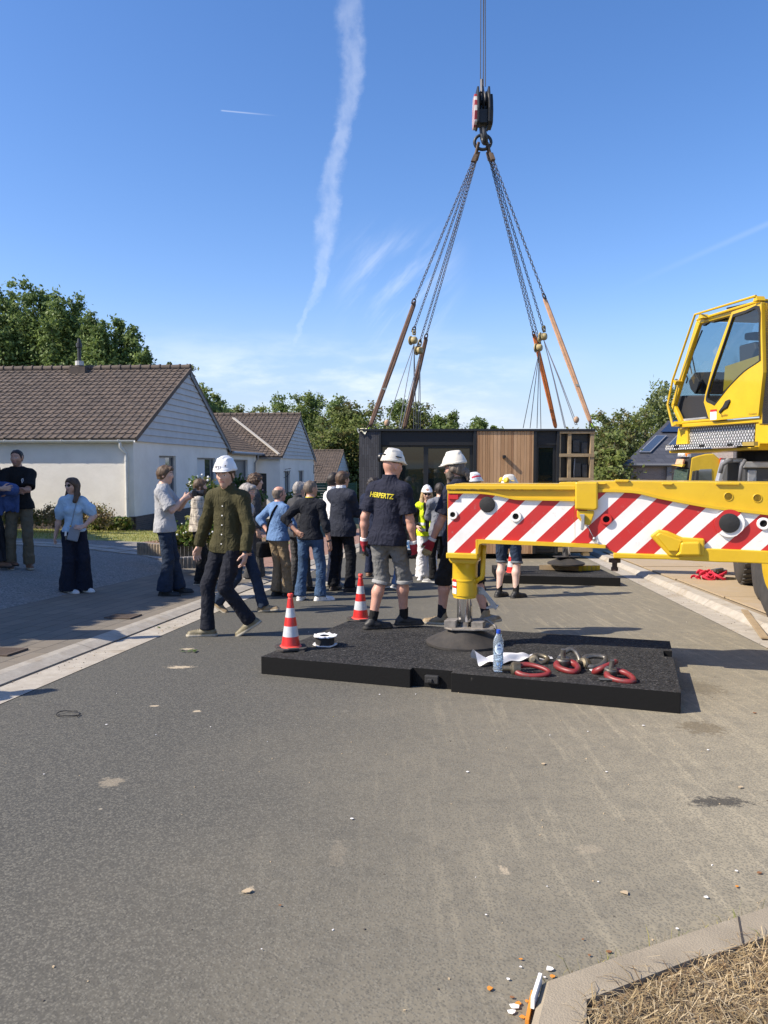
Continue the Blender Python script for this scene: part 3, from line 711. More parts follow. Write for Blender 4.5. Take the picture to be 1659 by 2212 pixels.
# wrought iron lamp brackets on the second house
m_iron = mat('wrought_iron', (0.02, 0.02, 0.022), 0.5)
def bracket(p, d, s, label):
    up = V((0, 0, 1)); mb = MB()
    mb.bar(p - up * .35 * s, p + up * .35 * s, 0.03, 0.03); mb.tube([p + up * .25 * s, p + d * 0.75 * s + up * .34 * s], 0.016, 6)
    mb.tube([p - up * .25 * s + d * (0.7 * s * math.sin(a)) + up * (0.55 * s * (1 - math.cos(a))) for a in frange(0, 1.45, 8)], 0.014, 6)
    for k in (0.25, 0.45): mb.tube([p + d * (k + .06 * math.cos(a)) * s + up * (.12 + .06 * math.sin(a)) * s for a in frange(0, 6.28, 10)], 0.01, 5)
    tag(mb.build('iron_bracket', m_iron, smooth='auto'), label, 'lamp bracket')
bracket(V((-5.72, 43.5, 0.95)), V((0.75, -0.65, 0)), 0.9, 'wrought iron bracket on the second bungalow next to its dark door')
bracket(V((-4.86, 53.2, 1.15)), V((1, 0, 0)), 0.9, 'wrought iron bracket with scrolls at the far corner of the second bungalow')
# green slatted fence
fe = thing('slatted_fence', 'dark green privacy fence with wire panel frame beyond the bungalows', 'fence', (-4.5, 56, -2.2))
fm = mat('green_plastic', (0.015, 0.07, 0.04), 0.5, var=0.25, vscale=3)
p0, p1 = P(672, 1043, 56), P(770, 1043, 57); hgt_ = 1.75
mb = MB(); d_ = p1 - p0
for i in range(9):
    z0 = -hgt_ + i * hgt_ / 9
    mb.obb((p0 + p1) / 2 + V((0, 0, z0 + hgt_ / 18)), d_ / 2, V((0, .012, 0)), V((0, 0, hgt_ / 18 - 0.008)))
mb.build('slat_panel', fm, fe)
for i in range(4):
    mb = MB(); c_ = p0 + d_ * (i / 3.0); mb.box((c_.x, c_.y - 0.05, c_.z - hgt_ / 2 + .05), (0.07, 0.07, hgt_ + .1)); mb.build('post', mat('green_post', (0.01, 0.04, 0.025), 0.5), fe)
# grey house on the right
m_slate = mat('slate_roof', (0.05, 0.052, 0.058), 0.6)
q = NT(m_slate); S = q.sep()
br = q.n('ShaderNodeTexBrick', {'Vector': q.n('ShaderNodeCombineXYZ', {0: S[0], 1: q.m('MULTIPLY', S[2], 1.5)}).outputs[0], 1: (0.05, 0.052, 0.06, 1), 2: (0.075, 0.076, 0.085, 1), 3: (0.02, 0.02, 0.022, 1), 'Scale': 1.0, 'Mortar Size': 0.012, 'Brick Width': 0.5, 'Row Height': 0.3})
q.col(q.mix(q.m('MULTIPLY', q.noise(3, 5), 0.3), br.outputs[0], (0.09, 0.09, 0.1)))
m_brickg = mat('grey_brick', (0.3, 0.25, 0.22), 0.9); brickmat(m_brickg, (0.30, 0.25, 0.225), (0.22, 0.185, 0.17), (0.34, 0.31, 0.28))
rh = thing('brick_house', 'grey brick house with a steep dark slate roof and roof windows behind the yellow lorry', 'house', (12.4, 40, -1.9))
E1 = P(1346, 1003, 40); E2 = V((E1.x + 16, 40.6, E1.z)); R1 = P(1443, 909, 46.5); R1 = V((R1.x, 46.5, R1.z)); R2 = R1 + (E2 - E1)
mb = MB(); B1, B2 = V((E1.x, E1.y, -2.2)), V((E2.x, E2.y, -2.2)); ins = V((0.15, 0.25, 0))
wx = (E2 - E1)
hol = [(0.35 + i * 2.5, 1.5, 1.55 + i * 2.5, 2.55) for i in range(6)]
pH = wall_holes(mb, B1 + ins, wx, wx.length - .3, E1.z + 2.2 - 0.05, hol, 0.18)
Bk = V((2.9, 9, 0)); mb.add([B1 + ins, B1 + ins + Bk, E1 + ins + Bk - V((0, 0, .05)), E1 + ins - V((0, 0, .05))], [(0, 1, 2, 3)])
mb.add([E1 + ins, E1 + ins + Bk, R1 + V((.1, 0, -.05))], [(0, 1, 2)])
wlh = mb.build('wall', m_brickg, rh)
for h in hol: window(pH, *h, wlh, frame=m_trim, glass=m_glassd)
mb = MB(); mb.prism([E1, E2, R2, R1], V((0, 0.02, -0.12))); sr = mb.build('roof', m_slate, rh)
mb = MB()
for i in range(7): mb.box((E1.x + 0.1 + i * 2.3 + .05, 40.08 + i * 0.085, (E1.z - 2.2) / 2), (0.24, 0.12, E1.z + 2.15))
mb.build('pilaster', m_trim, rh)
mb = MB(); mb.tube([E1 + V((0, -.06, -.04)), E2 + V((0, -.06, -.04))], 0.07, 8); mb.build('gutter', m_trim, rh)
slp = (R1 - E1); nrm = wx.cross(slp).normalized()
nrm = -nrm if nrm.z < 0 else nrm
for a, b0, b1 in ((0.035, 0.22, 0.60), (0.11, 0.32, 0.60), (0.15, 0.25, 0.68), (0.235, 0.28, 0.5), (0.30, 0.28, 0.6)):
    p0 = E1 + wx * a + slp * b0 + nrm * 0.05; p1 = E1 + wx * a + slp * b1 + nrm * 0.05; w_ = wx.normalized() * 0.32
    mb = MB(); mb.prism([p0 - w_, p0 + w_, p1 + w_, p1 - w_], nrm * 0.05); f_ = mb.build('roof_window', m_zincd, sr)
    mb = MB(); w_ = w_ * 0.78; k_ = slp.normalized() * 0.08; mb.add([p0 - w_ + k_ + nrm * .054, p0 + w_ + k_ + nrm * .054, p1 + w_ - k_ + nrm * .054, p1 - w_ - k_ + nrm * .054], [(0, 1, 2, 3)]); mb.build('pane', m_glassd, f_)
mb = MB(); p0 = E1 + slp * 0.68 + nrm * 0.06 + wx * 0.02; mb.prism([p0, p0 + wx * .6, p0 + wx * .6 + slp * .3, p0 + slp * .3], nrm * 0.05); mb.build('solar_panel', mat('solar_cells', (0.02, 0.03, 0.06), 0.15, spec=0.8), sr)
mb = MB(); c_ = P(1620, 985, 38); mb.box((c_.x + 2, 38.6, (c_.z + 0.6 - 2.2) / 2), (6.2, 2.4, c_.z + 0.6 + 2.2)); mb.build('side_wing', m_brickg, rh)
# off to the left, out of the picture: the neighbouring house whose gable shades the drive and the people on it
nh = thing('neighbour_house', 'white rendered neighbouring house with a long tiled roof, beside the gravel drive', 'house', (-12, 12, 0))
def unshadow(p, z):          # the point at height z whose shadow falls on p
    k_ = (z - p.z) / math.tan(SUN_EL); return V((p.x - SUN_TRAVEL.x * k_, p.y - SUN_TRAVEL.y * k_, z))
ap = G(475, 1272, 0.03); n1 = G(0, 1386, 0.07); n2 = P(150, 1136, 24.0)
d1 = (n1 - ap); d2 = (n2 - ap)
zr_ = 6.0
RA = unshadow(ap, zr_)
Q1 = n1 + d1 * 0.15
E_1 = unshadow(Q1, 2.7 + base(Q1.y) * .6); E_2 = unshadow(n2, 3.2)
bk = V((-9, 1.5, 0))
mb = MB(); f1, f2 = V((E_1.x, E_1.y, gz(E_1.x, E_1.y) - .3)), V((E_2.x, E_2.y, gz(E_2.x, E_2.y) - .3))
pent = [f1, f2, E_2 - V((0, 0, .06)), RA - V((0, 0, .06)), E_1 - V((0, 0, .06))]
n = 5; mb.add(pent + [p + bk for p in pent], [tuple(range(5)), tuple(range(9, 4, -1))] + [(i, (i + 1) % n, (i + 1) % n + n, i + n) for i in range(n)])
mb.build('wall', m_stucco, nh)
for pa, pb in ((E_1, RA), (RA, E_2)):
    mb = MB(); mb.prism([pa, pb, pb + bk, pa + bk], V((0, 0, 0.14))); rf = mb.build('roof', m_tile, nh)
    nst = 14; mb = MB()
    for i in range(nst):
        a = pa.lerp(pb, i / nst); b = pa.lerp(pb, (i + 1) / nst); mb.box((a + b) / 2 + V((0.0, 0, 0.12)), (0.14, abs(b.y - a.y) * 0.98, 0.16)) 
    mb.build('verge_tiles', m_tile, rf)
# ------------------------------------------------------------------ trees and plants
m_bark = mat('bark', (0.10, 0.075, 0.055), 0.95, var=0.3, vscale=6, bump=0.6, bscale=25)
L_pop = leafmat('poplar_leaf', (0.175, 0.25, 0.08), 0.4, 0.25)
L_popd = leafmat('poplar_leaf_dark', (0.13, 0.195, 0.065), 0.38, 0.25)
L_mid = leafmat('ash_leaf', (0.175, 0.225, 0.062), 0.45, 0.25)
L_lite = leafmat('willow_leaf', (0.19, 0.23, 0.095), 0.42, 0.3)
L_red = leafmat('bronze_leaf', (0.13, 0.125, 0.042), 0.35, 0.3)
def foliage(rs, blobs, n, size, mats, clump=26, spread=0.16, droop=0.0):
    """Leaves in clumps spread through the crown's volume. blobs: (centre, (rx, ry, rz))."""
    vols = np.array([b[1][0] * b[1][1] * b[1][2] for b in blobs]) ** 0.67; vols = vols / vols.sum()
    ncl = max(1, n // clump); cs = []
    pick = rs.choice(len(blobs), ncl, p=vols)
    u = rs.normal(size=(ncl, 3)); u /= np.linalg.norm(u, axis=1)[:, None]
    rad = rs.uniform(0.06, 1.0, ncl) ** 0.45 * rs.uniform(0.86, 1.1, ncl)
    cen = np.array([[*b[0]] for b in blobs])[pick] + u * rad[:, None] * np.array([b[1] for b in blobs])[pick]
    scl = np.array([min(b[1]) for b in blobs])[pick]
    N = ncl * clump
    ci = np.repeat(np.arange(ncl), clump)
    off = rs.normal(size=(N, 3)) * (scl[ci] * spread * rs.uniform(0.5, 1.4, N))[:, None]; off[:, 2] *= 0.8
    pos = cen[ci] + off
    nr = rs.normal(size=(N, 3)) + u[ci] * 0.9 + np.array([0, 0, 0.35]); nr /= np.linalg.norm(nr, axis=1)[:, None]
    a = np.cross(nr, rs.normal(size=(N, 3))); a /= np.linalg.norm(a, axis=1)[:, None]; b = np.cross(nr, a)
    if droop: a[:, 2] -= droop; a /= np.linalg.norm(a, axis=1)[:, None]
    s = (size * rs.uniform(0.6, 1.35, N))[:, None]
    P4 = np.stack([pos - a * s, pos + b * s * 0.55, pos + a * s, pos - b * s * 0.55], 1).reshape(-1, 3)
    mi = rs.randint(0, len(mats), ncl)[ci]
    return P4, mi
def leafmesh(name, P4, mi, mats):
    me = bpy.data.meshes.new(name); N = len(P4) // 4
    me.vertices.add(N * 4); me.vertices.foreach_set('co', P4.astype(np.float32).ravel())
    me.loops.add(N * 4); me.loops.foreach_set('vertex_index', np.arange(N * 4, dtype=np.int32))
    me.polygons.add(N); me.polygons.foreach_set('loop_start', np.arange(0, N * 4, 4, dtype=np.int32)); me.polygons.foreach_set('loop_total', np.full(N, 4, dtype=np.int32))
    for m in mats: me.materials.append(m)
    me.polygons.foreach_set('material_index', mi.astype(np.int32)); me.update(calc_edges=True)
    return me
def tree(label, x, y, ztop, crown, n, size, mats, name='tree', seed=0, trunk_r=0.22, group=None, zb=None, spread=0.21, limbs=6, droop=0.0):
    """crown: list of (dx, dy, zc_frac, rx, ry, rz_frac) with fractions of the height."""
    rs = np.random.RandomState(seed); z0 = (gz(x, y) if zb is None else zb) - 0.1; H = ztop - z0
    root = thing(name, label, 'tree', (x, y, z0), group)
    blobs = [((x + a, y + b, z0 + c * H), (rx, ry, rz * H)) for a, b, c, rx, ry, rz in crown]
    P4, mi = foliage(rs, blobs, n, size, mats, spread=spread, droop=droop)
    link('crown', leafmesh('crown', P4, mi, mats), root)
    mb = MB(); lean = rs.normal(0, .12, 2)
    mb.tube([(x, y, z0), (x + lean[0] * .3, y + lean[1] * .3, z0 + H * .25), (x + lean[0], y + lean[1], z0 + H * .55), (x + lean[0] * 1.5, y + lean[1], z0 + H * .82)], [trunk_r, trunk_r * .8, trunk_r * .5, trunk_r * .15], 7)
    for k in range(limbs):
        b = blobs[rs.randint(len(blobs))]; h0 = rs.uniform(0.22, 0.6)
        s = V((x + lean[0] * h0 * 1.6, y + lean[1] * h0 * 1.6, z0 + H * h0)); e = V(b[0]) + V((rs.uniform(-.7, .7) * b[1][0], rs.uniform(-.7, .7) * b[1][1], rs.uniform(-.1, .6) * b[1][2]))
        if e.z < s.z: e.z = s.z + 0.4
        m_ = s.lerp(e, .5) + V((0, 0, -.12 * (e - s).length)); mb.tube([s, m_, e], [trunk_r * .42, trunk_r * .28, trunk_r * .08], 5)
    mb.build('trunk', m_bark, root, smooth=True)
    return root
def zof(v, Y): return P(0, v, Y).z
def xof(u, Y): return P(u, 1000, Y).x
# poplars behind the nearest bungalow
pop = [(-45, 632, 58, 2.6), (4, 612, 60, 2.3), (38, 616, 62, 2.2), (71, 603, 60, 2.4), (110, 619, 61, 2.3), (136, 622, 59, 2.2), (169, 634, 60, 2.1), (201, 668, 58, 1.9), (227, 692, 57, 1.5), (262, 677, 59, 1.9), (292, 710, 58, 1.8), (316, 752, 57, 1.4)]
ptx = ['cut by the picture edge', 'with a slim pointed top near the picture edge', 'with a rounded shoulder left of the tallest one', 'tallest of the poplar row', 'just right of the tallest poplar', 'above the chimney flue to its left', 'above the chimney flue', 'where the poplar row steps down', 'narrow and low between two taller poplars', 'pointed one standing up after the dip in the row', 'sloping down beside the pointed poplar', 'lowest at the right end of the poplar row']
for i, (u, v, Y, r) in enumerate(pop):
    rs = random.Random(i); zt = zof(v, Y); cr = [(0, 0, 0.52, r * 1.0, r * 1.0, 0.33), (rs.uniform(-.3, .3), 0, 0.80, r * .48, r * .48, 0.19)]
    for k in range(7):
        a = rs.uniform(0, 6.28); d = r * rs.uniform(.5, .95); zc = rs.uniform(.4, .78); cr.append((math.cos(a) * d, math.sin(a) * d * .8, zc, r * .27, r * .27, rs.uniform(.10, .17)))
    cr.append((0, 0, 0.3, r * 1.0, r * 1.0, 0.2)); cr.append((0, 0, 0.93, r * .26, r * .26, .08)); cr.append((r * .5, 0, 0.80, r * .22, r * .22, .11)); cr.append((-r * .55, 0, 0.76, r * .22, r * .22, .11))
    tree('green poplar ' + ptx[i], xof(u, Y), Y, zt, cr, 22000, 0.135, [L_pop, L_popd, L_pop], 'poplar_tree', i + 10, 0.3, 'poplars behind the white bungalow', spread=0.27)
mid = [(440, 826, 62, 3.0, 0, 'dark green tree rising behind the roof link, next to the near gable'), (466, 852, 66, 2.6, 0, 'dark tree with drooping top behind the second bungalow ridge'), (492, 872, 90, 3.0, 1, 'low tree top at the left end of the second bungalow ridge'), (520, 876, 95, 3.4, 1, 'low rounded tree top above the second bungalow ridge'), (556, 874, 98, 3.6, 1, 'pale rounded tree top above the middle of the second ridge'), (606, 848, 92, 3.6, 0, 'bushy tree left of the pair of pointed tops over the second gable'),
       (644, 843, 95, 3.0, 0, 'pointed tree top above the second gable peak'), (673, 842, 93, 3.0, 0, 'tallest pointed tree just right of the second gable peak'), (700, 900, 84, 3.6, 1, 'broad olive green tree behind the green fence'), (726, 852, 90, 3.2, 0, 'tree with a tufted top above the green fence'), (756, 863, 88, 3.6, 1, 'broad tree beside the black module'), (805, 871, 85, 3.6, 1, 'tree behind the left corner of the black module'),
       (856, 860, 88, 3.6, 0, 'tallest tree behind the left chain slings'), (905, 868, 86, 3.6, 1, 'rounded tree behind the left chain hoists'), (957, 894, 84, 2.8, 0, 'small tree top above the module between the slings, left'), (986, 890, 84, 2.3, 0, 'small tree top above the module between the slings, middle'), (1032, 896, 84, 2.4, 0, 'small tree top above the module between the slings, right'), (1074, 917, 84, 1.6, 0, 'tip of a tree just showing over the wood cladding')]
for i, (u, v, Y, r, k, lb) in enumerate(mid):
    rs = random.Random(i + 50); zt = zof(v, Y); cr = [(0, 0, 0.52, r, r, 0.30)]
    for j in range(9):
        a = rs.uniform(0, 6.28); d = r * rs.uniform(.4, .95); zc = rs.uniform(.35, .86); sq = 1.05 - max(0, zc - .45) * 1.5; cr.append((math.cos(a) * d * sq, math.sin(a) * d * sq, zc, r * .42, r * .42, rs.uniform(.08, .13)))
    cr.append((rs.uniform(-.4, .4), 0, 0.9, r * .33, r * .33, .1)); cr += [(-r * .3, 0, .22, r * .9, r, .2), (r * .4, .5, .18, r * .9, r, .18)]
    tree(lb, xof(u, Y), Y, zt, cr, 17000, 0.165, [L_mid, L_popd, L_pop] if k == 0 else [L_mid, L_lite, L_red, L_mid], 'tree', i + 70, 0.25, 'trees behind the houses and module')
rt_ = [(1296, 886, 46, 2.0, 1, 'bushy tree just right of the black module'), (1345, 884, 48, 2.4, 1, 'bushy tree left of the slate roof'), (1388, 878, 50, 2.2, 1, 'bushy tree at the foot of the slate roof'), (1436, 818, 56, 3.0, 2, 'tall pale willow beside the crane cab'), (1405, 860, 56, 2.4, 2, 'pale willow left of the taller one by the crane cab'), (1320, 930, 43, 1.8, 1, 'low thicket of a tree by the module corner post'), (1310, 960, 40, 1.6, 1, 'low shrub tree close behind the timber framed end of the module')]
for i, (u, v, Y, r, k, lb) in enumerate(rt_):
    rs = random.Random(i + 90); zt = zof(v, Y); cr = [(0, 0, 0.5, r, r, 0.34)]
    for j in range(10):
        a = rs.uniform(0, 6.28); d = r * rs.uniform(.5, 1.0); zc = rs.uniform(.2, .86); sq = 1.05 - max(0, zc - .45) * 1.4; cr.append((math.cos(a) * d * sq, math.sin(a) * d * sq, zc, r * .4, r * .4, rs.uniform(.08, .14)))
    cr.append((0, 0, 0.9, r * .4, r * .4, .09)); cr.append((0, 0, 0.2, r, r, .16)); cr += [(-r * .5, 0, .14, r * .8, r, .14), (r * .5, 0, .14, r * .8, r, .14)]
    tree(lb, xof(u, Y), Y, zt, cr, 15000, 0.10 if k == 1 else 0.125, [L_mid, L_mid, L_lite, L_red] if k == 1 else [L_lite, L_lite, L_mid], 'willow_tree' if k == 2 else 'tree', i + 140, 0.2, 'trees on the right beyond the module', droop=0.5 if k == 2 else 0)
for u, v, Y, r, lb in ((334, 768, 66, 2.0, 'pale wispy birch just right of the poplar row'), (391, 768, 64, 1.5, 'top of a feathery birch peeping over the near ridge')):
    zt = zof(v, Y); tree(lb, xof(u, Y), Y, zt, [(0, 0, .6, r, r, .3), (r * .5, 0, .82, r * .5, r * .5, .12), (-r * .4, 0, .88, r * .4, r * .4, .11)], 3000, 0.16, [L_lite, L_mid], 'birch_tree', int(u), 0.15, None, droop=0.6)
# a dark far belt of woodland closes the horizon behind all of them
rs = np.random.RandomState(4); bl = []
for i in range(70):
    x = -150 + i * 5.2 + rs.uniform(-2, 2); y = 150 + rs.uniform(-12, 12); bl.append(((x, y, base(y) + 3.2), (4.2, 4, rs.uniform(3.2, 5.0))))
P4, mi = foliage(rs, bl, 30000, 0.55, [L_mid, L_popd])
tag(link('woodland', leafmesh('woodland', P4, mi, [L_mid, L_popd])), kind='stuff')
# hedges and shrubs
L_hedge = leafmat('hedge_leaf', (0.20, 0.21, 0.06), 0.25); L_hedb = leafmat('hedge_brown', (0.24, 0.18, 0.085), 0.15); L_bush = leafmat('bush_leaf', (0.08, 0.14, 0.025), 0.3); m_petal = mat('white_petal', (0.8, 0.8, 0.75), 0.6); m_pink = mat('pink_petal', (0.7, 0.35, 0.4), 0.6)
def shrub(name, label, cat, blobs, n, size, mats, seed, flowers=0, fm=None, stem=True, fs=0.035):
    rs = np.random.RandomState(seed); c = blobs[0][0]; root = thing(name, label, cat, (c[0], c[1], c[2] - blobs[0][1][2]))
    P4, mi = foliage(rs, blobs, n, size, mats, clump=14, spread=0.22); link('foliage', leafmesh('foliage', P4, mi, mats), root)
    if flowers:
        mb = MB()
        for k in range(flowers):
            b = blobs[rs.randint(len(blobs))]; d = V(rs.normal(size=3)).normalized(); d.y = -abs(d.y); p = V(b[0]) + V((d.x * b[1][0], d.y * b[1][1], abs(d.z) * b[1][2])) * 1.02; mb.ball(p, fs * rs.uniform(.7, 1.2), 6, 4)
        mb.build('flowers', fm or m_petal, root)
    if stem:
        mb = MB()
        for k in range(5):
            b = blobs[rs.randint(len(blobs))]; mb.tube([(c[0] + rs.uniform(-.1, .1), c[1] + rs.uniform(-.1, .1), c[2] - blobs[0][1][2]), b[0]], [0.02, 0.008], 5)
        mb.build('stems', m_bark, root)
    return root
def gp(u, v, Y): p = P(u, v, Y); return p
c1 = gp(20, 1118, 23.2); shrub('hedge', 'low clipped hedge with yellow green top by the white wall, at the picture edge', 'hedge', [((c1.x - 1.2 + i * .45, 23.2, c1.z), (.4, .35, .27)) for i in range(6)], 3600, 0.04, [L_hedge, L_hedge, L_hedb], 1)
c1 = gp(172, 1113, 23.0); shrub('hedge', 'brownish clipped hedge against the white wall behind the woman in the blue blouse', 'hedge', [((c1.x - .75 + i * .38, 23.0, c1.z), (.36, .35, .36)) for i in range(5)], 3600, 0.04, [L_hedb, L_hedge, L_hedb], 2)
for i, (u, lb) in enumerate(((212, 'leafy green shrub at the foot of the wall, next to the hedge'), (238, 'leafy green shrub in the middle of the wall foot'), (264, 'leafy green shrub left of the downpipe'))):
    c1 = gp(u, 1132, 24.5); shrub('shrub', lb, 'shrub', [((c1.x, 24.5, c1.z), (.3, .25, .2)), ((c1.x + .15, 24.4, c1.z + .1), (.15, .15, .14))], 700, 0.06, [L_bush, L_hedge], 5 + i)
c1 = gp(333, 1125, 27.2); shrub('shrub', 'dark shrub in the shade at the gable foot behind the man with the camera', 'shrub', [((c1.x + .3, 27.2, c1.z - .15), (.45, .8, .38))], 1500, 0.06, [L_bush], 9)
c1 = P(446, 1065, 15.6); shrub('rose_bush', 'climbing white rose bush behind the bearded man in the plaid shirt', 'rose bush', [((c1.x, 15.6, c1.z), (.28, .28, .38)), ((c1.x - .15, 15.6, c1.z + .15), (.2, .2, .18)), ((c1.x + .2, 15.6, c1.z - .05), (.22, .2, .26)), ((c1.x, 15.6, c1.z - .55), (.2, .2, .3)), ((c1.x + .02, 15.6, c1.z - .95), (.3, .3, .3))], 2600, 0.045, [L_bush, L_hedge], 11, 30, fs=0.024)
c1 = P(415, 1150, 14.6); shrub('flower_bed', 'bed of white flowering plants inside the log edging', 'flower bed', [((c1.x - .3, 14.6, c1.z - .1), (.3, .3, .18)), ((c1.x + .1, 14.6, c1.z), (.35, .3, .3)), ((c1.x + .6, 14.6, c1.z - .05), (.3, .3, .25))], 2200, 0.045, [L_bush, L_hedge], 12, 26, fs=0.018)
c1 = P(515, 1040, 34); shrub('shrub', 'dark climbing shrub with pink flowers under the link window', 'shrub', [((c1.x, 34, c1.z - .3), (.9, .5, .5)), ((c1.x + .7, 34, c1.z - .5), (.6, .5, .5)), ((c1.x, 34, c1.z - 1.2), (1.1, .5, .8))], 2400, 0.09, [L_popd, L_bush], 13, 20, m_pink)
c1 = P(622, 1070, 40); shrub('shrub', 'green shrub at the corner of the second bungalow', 'shrub', [((c1.x, 40, c1.z - .2), (.5, .4, .5)), ((c1.x, 40, c1.z - 1.0), (.6, .5, .6))], 1200, 0.08, [L_bush], 14)
c1 = P(668, 1055, 50); shrub('shrub', 'green shrub in front of the fence left end', 'shrub', [((c1.x, 50, c1.z - .3), (.6, .4, .7)), ((c1.x, 50, c1.z - 1.2), (.6, .5, .6))], 1200, 0.09, [L_bush], 15)
# log roll edging round the flower bed
m_log = mat('log_wood', (0.30, 0.24, 0.17), 0.9, var=0.3, vscale=10, bump=0.4, bscale=40)
def logs(pts, h, label):
    mb = MB(); pts = [V(p) for p in pts]
    for a, b in zip(pts, pts[1:]):
        n = max(1, int((b - a).length / 0.075))
        for i in range(n):
            p = a.lerp(b, i / n); mb.lathe([(0.037, -0.1), (0.037, h - .008), (0.028, h)], p, n=7)
    tag(mb.build('log_edging', m_log, smooth='auto'), label, 'garden edging')
l0, l1_, l2_ = P(300, 1187, 15.2), P(360, 1192, 14.8), P(520, 1187, 15.4)
logs([(l0.x, 15.2, l0.z), (l1_.x, 14.8, l1_.z), (l2_.x, 15.4, l2_.z)], 0.14, 'row of upright round logs edging the flower bed')
l0, l1_ = P(392, 1216, 13.9), P(510, 1213, 14.2)
logs([(l0.x, 13.9, l0.z), (l1_.x, 14.2, l1_.z)], 0.10, 'lower row of small logs in front of the flower bed')
mb = MB(); rs = random.Random(3)
for i in range(9):
    for j in range(2):
        t_ = -10.6 + i * 0.55; y = 17.4 + j * .6 + i * -0.16; x = t_ + SL * y; a = R(rs.uniform(-4, 4)) - 0.28; ca, sa = math.cos(a), math.sin(a); w = .24
        mb.prism([(x + ca * i_ * w * 1.05 - sa * j_ * w, y + sa * i_ * w + ca * j_ * w, gz(x + ca * i_ * w * 1.05 - sa * j_ * w, y + sa * i_ * w + ca * j_ * w) + 0.002) for i_, j_ in ((-1, -1), (1, -1), (1, 1), (-1, 1))], (0, 0, 0.02))
tag(mb.build('stepping_slabs', mat('pale_slab', (0.36, 0.32, 0.27), 0.9, var=0.2, vscale=4, bump=0.3)), kind='structure')
# ------------------------------------------------------------------ the black housing module hanging from the crane
m_blk = mat('black_aluminium', (0.012, 0.013, 0.015), 0.45, var=0.2, vscale=3)
m_blk2 = mat('black_panel', (0.009, 0.010, 0.012), 0.6, var=0.2, vscale=2)
m_slip = mat('black_brick_slips', (0.05, 0.05, 0.055), 0.85)
q = NT(m_slip); S = q.sep()
br = q.n('ShaderNodeTexBrick', {'Vector': q.n('ShaderNodeCombineXYZ', {0: S[2], 1: q.m('ADD', S[0], S[1])}).outputs[0], 1: (0.050, 0.050, 0.055, 1), 2: (0.082, 0.082, 0.088, 1), 3: (0.03, 0.03, 0.032, 1), 'Scale': 1.0, 'Mortar Size': 0.006, 'Brick Width': 0.28, 'Row Height': 0.055}, offset=0.35)
q.col(br.outputs[0]); q.bump(q.m('MULTIPLY', br.outputs[1], -1.0), 0.5, 0.012)
m_cedar = mat('cedar_boards', (0.40, 0.23, 0.13), 0.7)
m_tim = mat('raw_timber', (0.36, 0.27, 0.16), 0.85, col2=(0.25, 0.18, 0.10), vscale=5, stretch=(1, 1, 1), bump=0.2)
m_glassm = mat('module_glass', (0.012, 0.018, 0.016), 0.03, spec=0.6)
MY = 19.3
mod = thing('housing_module', 'black flat roofed housing module with cedar cladding and glazed doors hanging low over the road', 'housing module', (2.3, 21, -0.8))
def mx(u): return (u - 829.5) / 1662 * MY * 1.0005
def mz(v): return P(829, v, MY).z
def mbox(mb, u0, v0, u1, v1, y0, y1, mi=None):
    x0, x1, z0, z1 = mx(u0), mx(u1), mz(v1), mz(v0)
    mb.box(((x0 + x1) / 2, (y0 + y1) / 2, (z0 + z1) / 2), (x1 - x0, y1 - y0, z1 - z0), 0, mi)
MB_ = 1196
mb = MB(); mbox(mb, 777, 932, 1282, MB_ - 2, MY + .28, MY + 3.5); mod_body = mb.build('body', m_blk2, mod)
mb = MB(); mbox(mb, 774.5, 926.5, 1284, 931.5, MY - 0.03, MY + 3.55); mb.build('roof_edge', m_blk, mod, bevel=0.008)
mb = MB(); mbox(mb, 776, 931.6, 818, MB_, MY, MY + 3.5); mb.build('brick_pier', m_slip, mod)
for a, b in ((818, 823), (1022, 1028.5), (1152, 1158), (1201.5, 1207)):
    mb = MB(); mbox(mb, a, 931.6, b, MB_, MY - .01, MY + .3); mb.build('frame_post', m_blk, mod, bevel=0.006)
mb = MB(); mbox(mb, 823, 931.6, 1022, 962, MY + .05, MY + .25); mb.build('fascia', m_blk2, mod)
mb = MB(); mbox(mb, 823, 1185, 1022, MB_, MY + .02, MY + .25); mb.build('sill', m_blk, mod)
def mwin(a, b, c, d, y, fr, name='window'):
    mb = MB()
    mbox(mb, a, b, a + fr, d, y, y + .07); mbox(mb, c - fr, b, c, d, y, y + .07); mbox(mb, a + fr, b, c - fr, b + fr, y, y + .07); mbox(mb, a + fr, d - fr, c - fr, d, y, y + .07)
    f = mb.build(name, m_blk, mod, bevel=0.004)
    g = MB(); x0, x1, z0, z1 = mx(a + fr), mx(c - fr), mz(d - fr), mz(b + fr); g.add([(x0, y + .04, z0), (x1, y + .04, z0), (x1, y + .04, z1), (x0, y + .04, z1)], [(0, 1, 2, 3)]); g.build('pane', m_glassm, f)
    return f
mwin(823, 962, 919, 1185, MY + .12, 3.4); mwin(919, 962, 1022, 1185, MY + .12, 6.5)
# cedar boards, each its own width and tone
mb = MB(); x = mx(1028.5) + .004; rs = random.Random(8); xe = mx(1152) - .004; ms = [mat('cedar_%s' % n_, c_, 0.7, var=0.12, vscale=3, stretch=(6, 6, .6), bump=0.25, bscale=30) for n_, c_ in (('light', (0.46, 0.27, 0.135)), ('tan', (0.40, 0.225, 0.108)), ('brown', (0.33, 0.175, 0.083)), ('pale', (0.51, 0.31, 0.165)))]
while x < xe - .03:
    w = min(rs.choice((.048, .065, .09, .09)), xe - x); z0, z1 = mz(MB_), mz(931.6)
    mb.box((x + w / 2, MY + .03, (z0 + z1) / 2), (w - .007, .06, z1 - z0), 0, rs.randrange(4)); x += w
mb.build('cedar_cladding', ms, mod)
mb = MB(); mbox(mb, 1028.5, 932, 1152, MB_, MY + .062, MY + .29); mb.build('cladding_backing', m_blk2, mod)
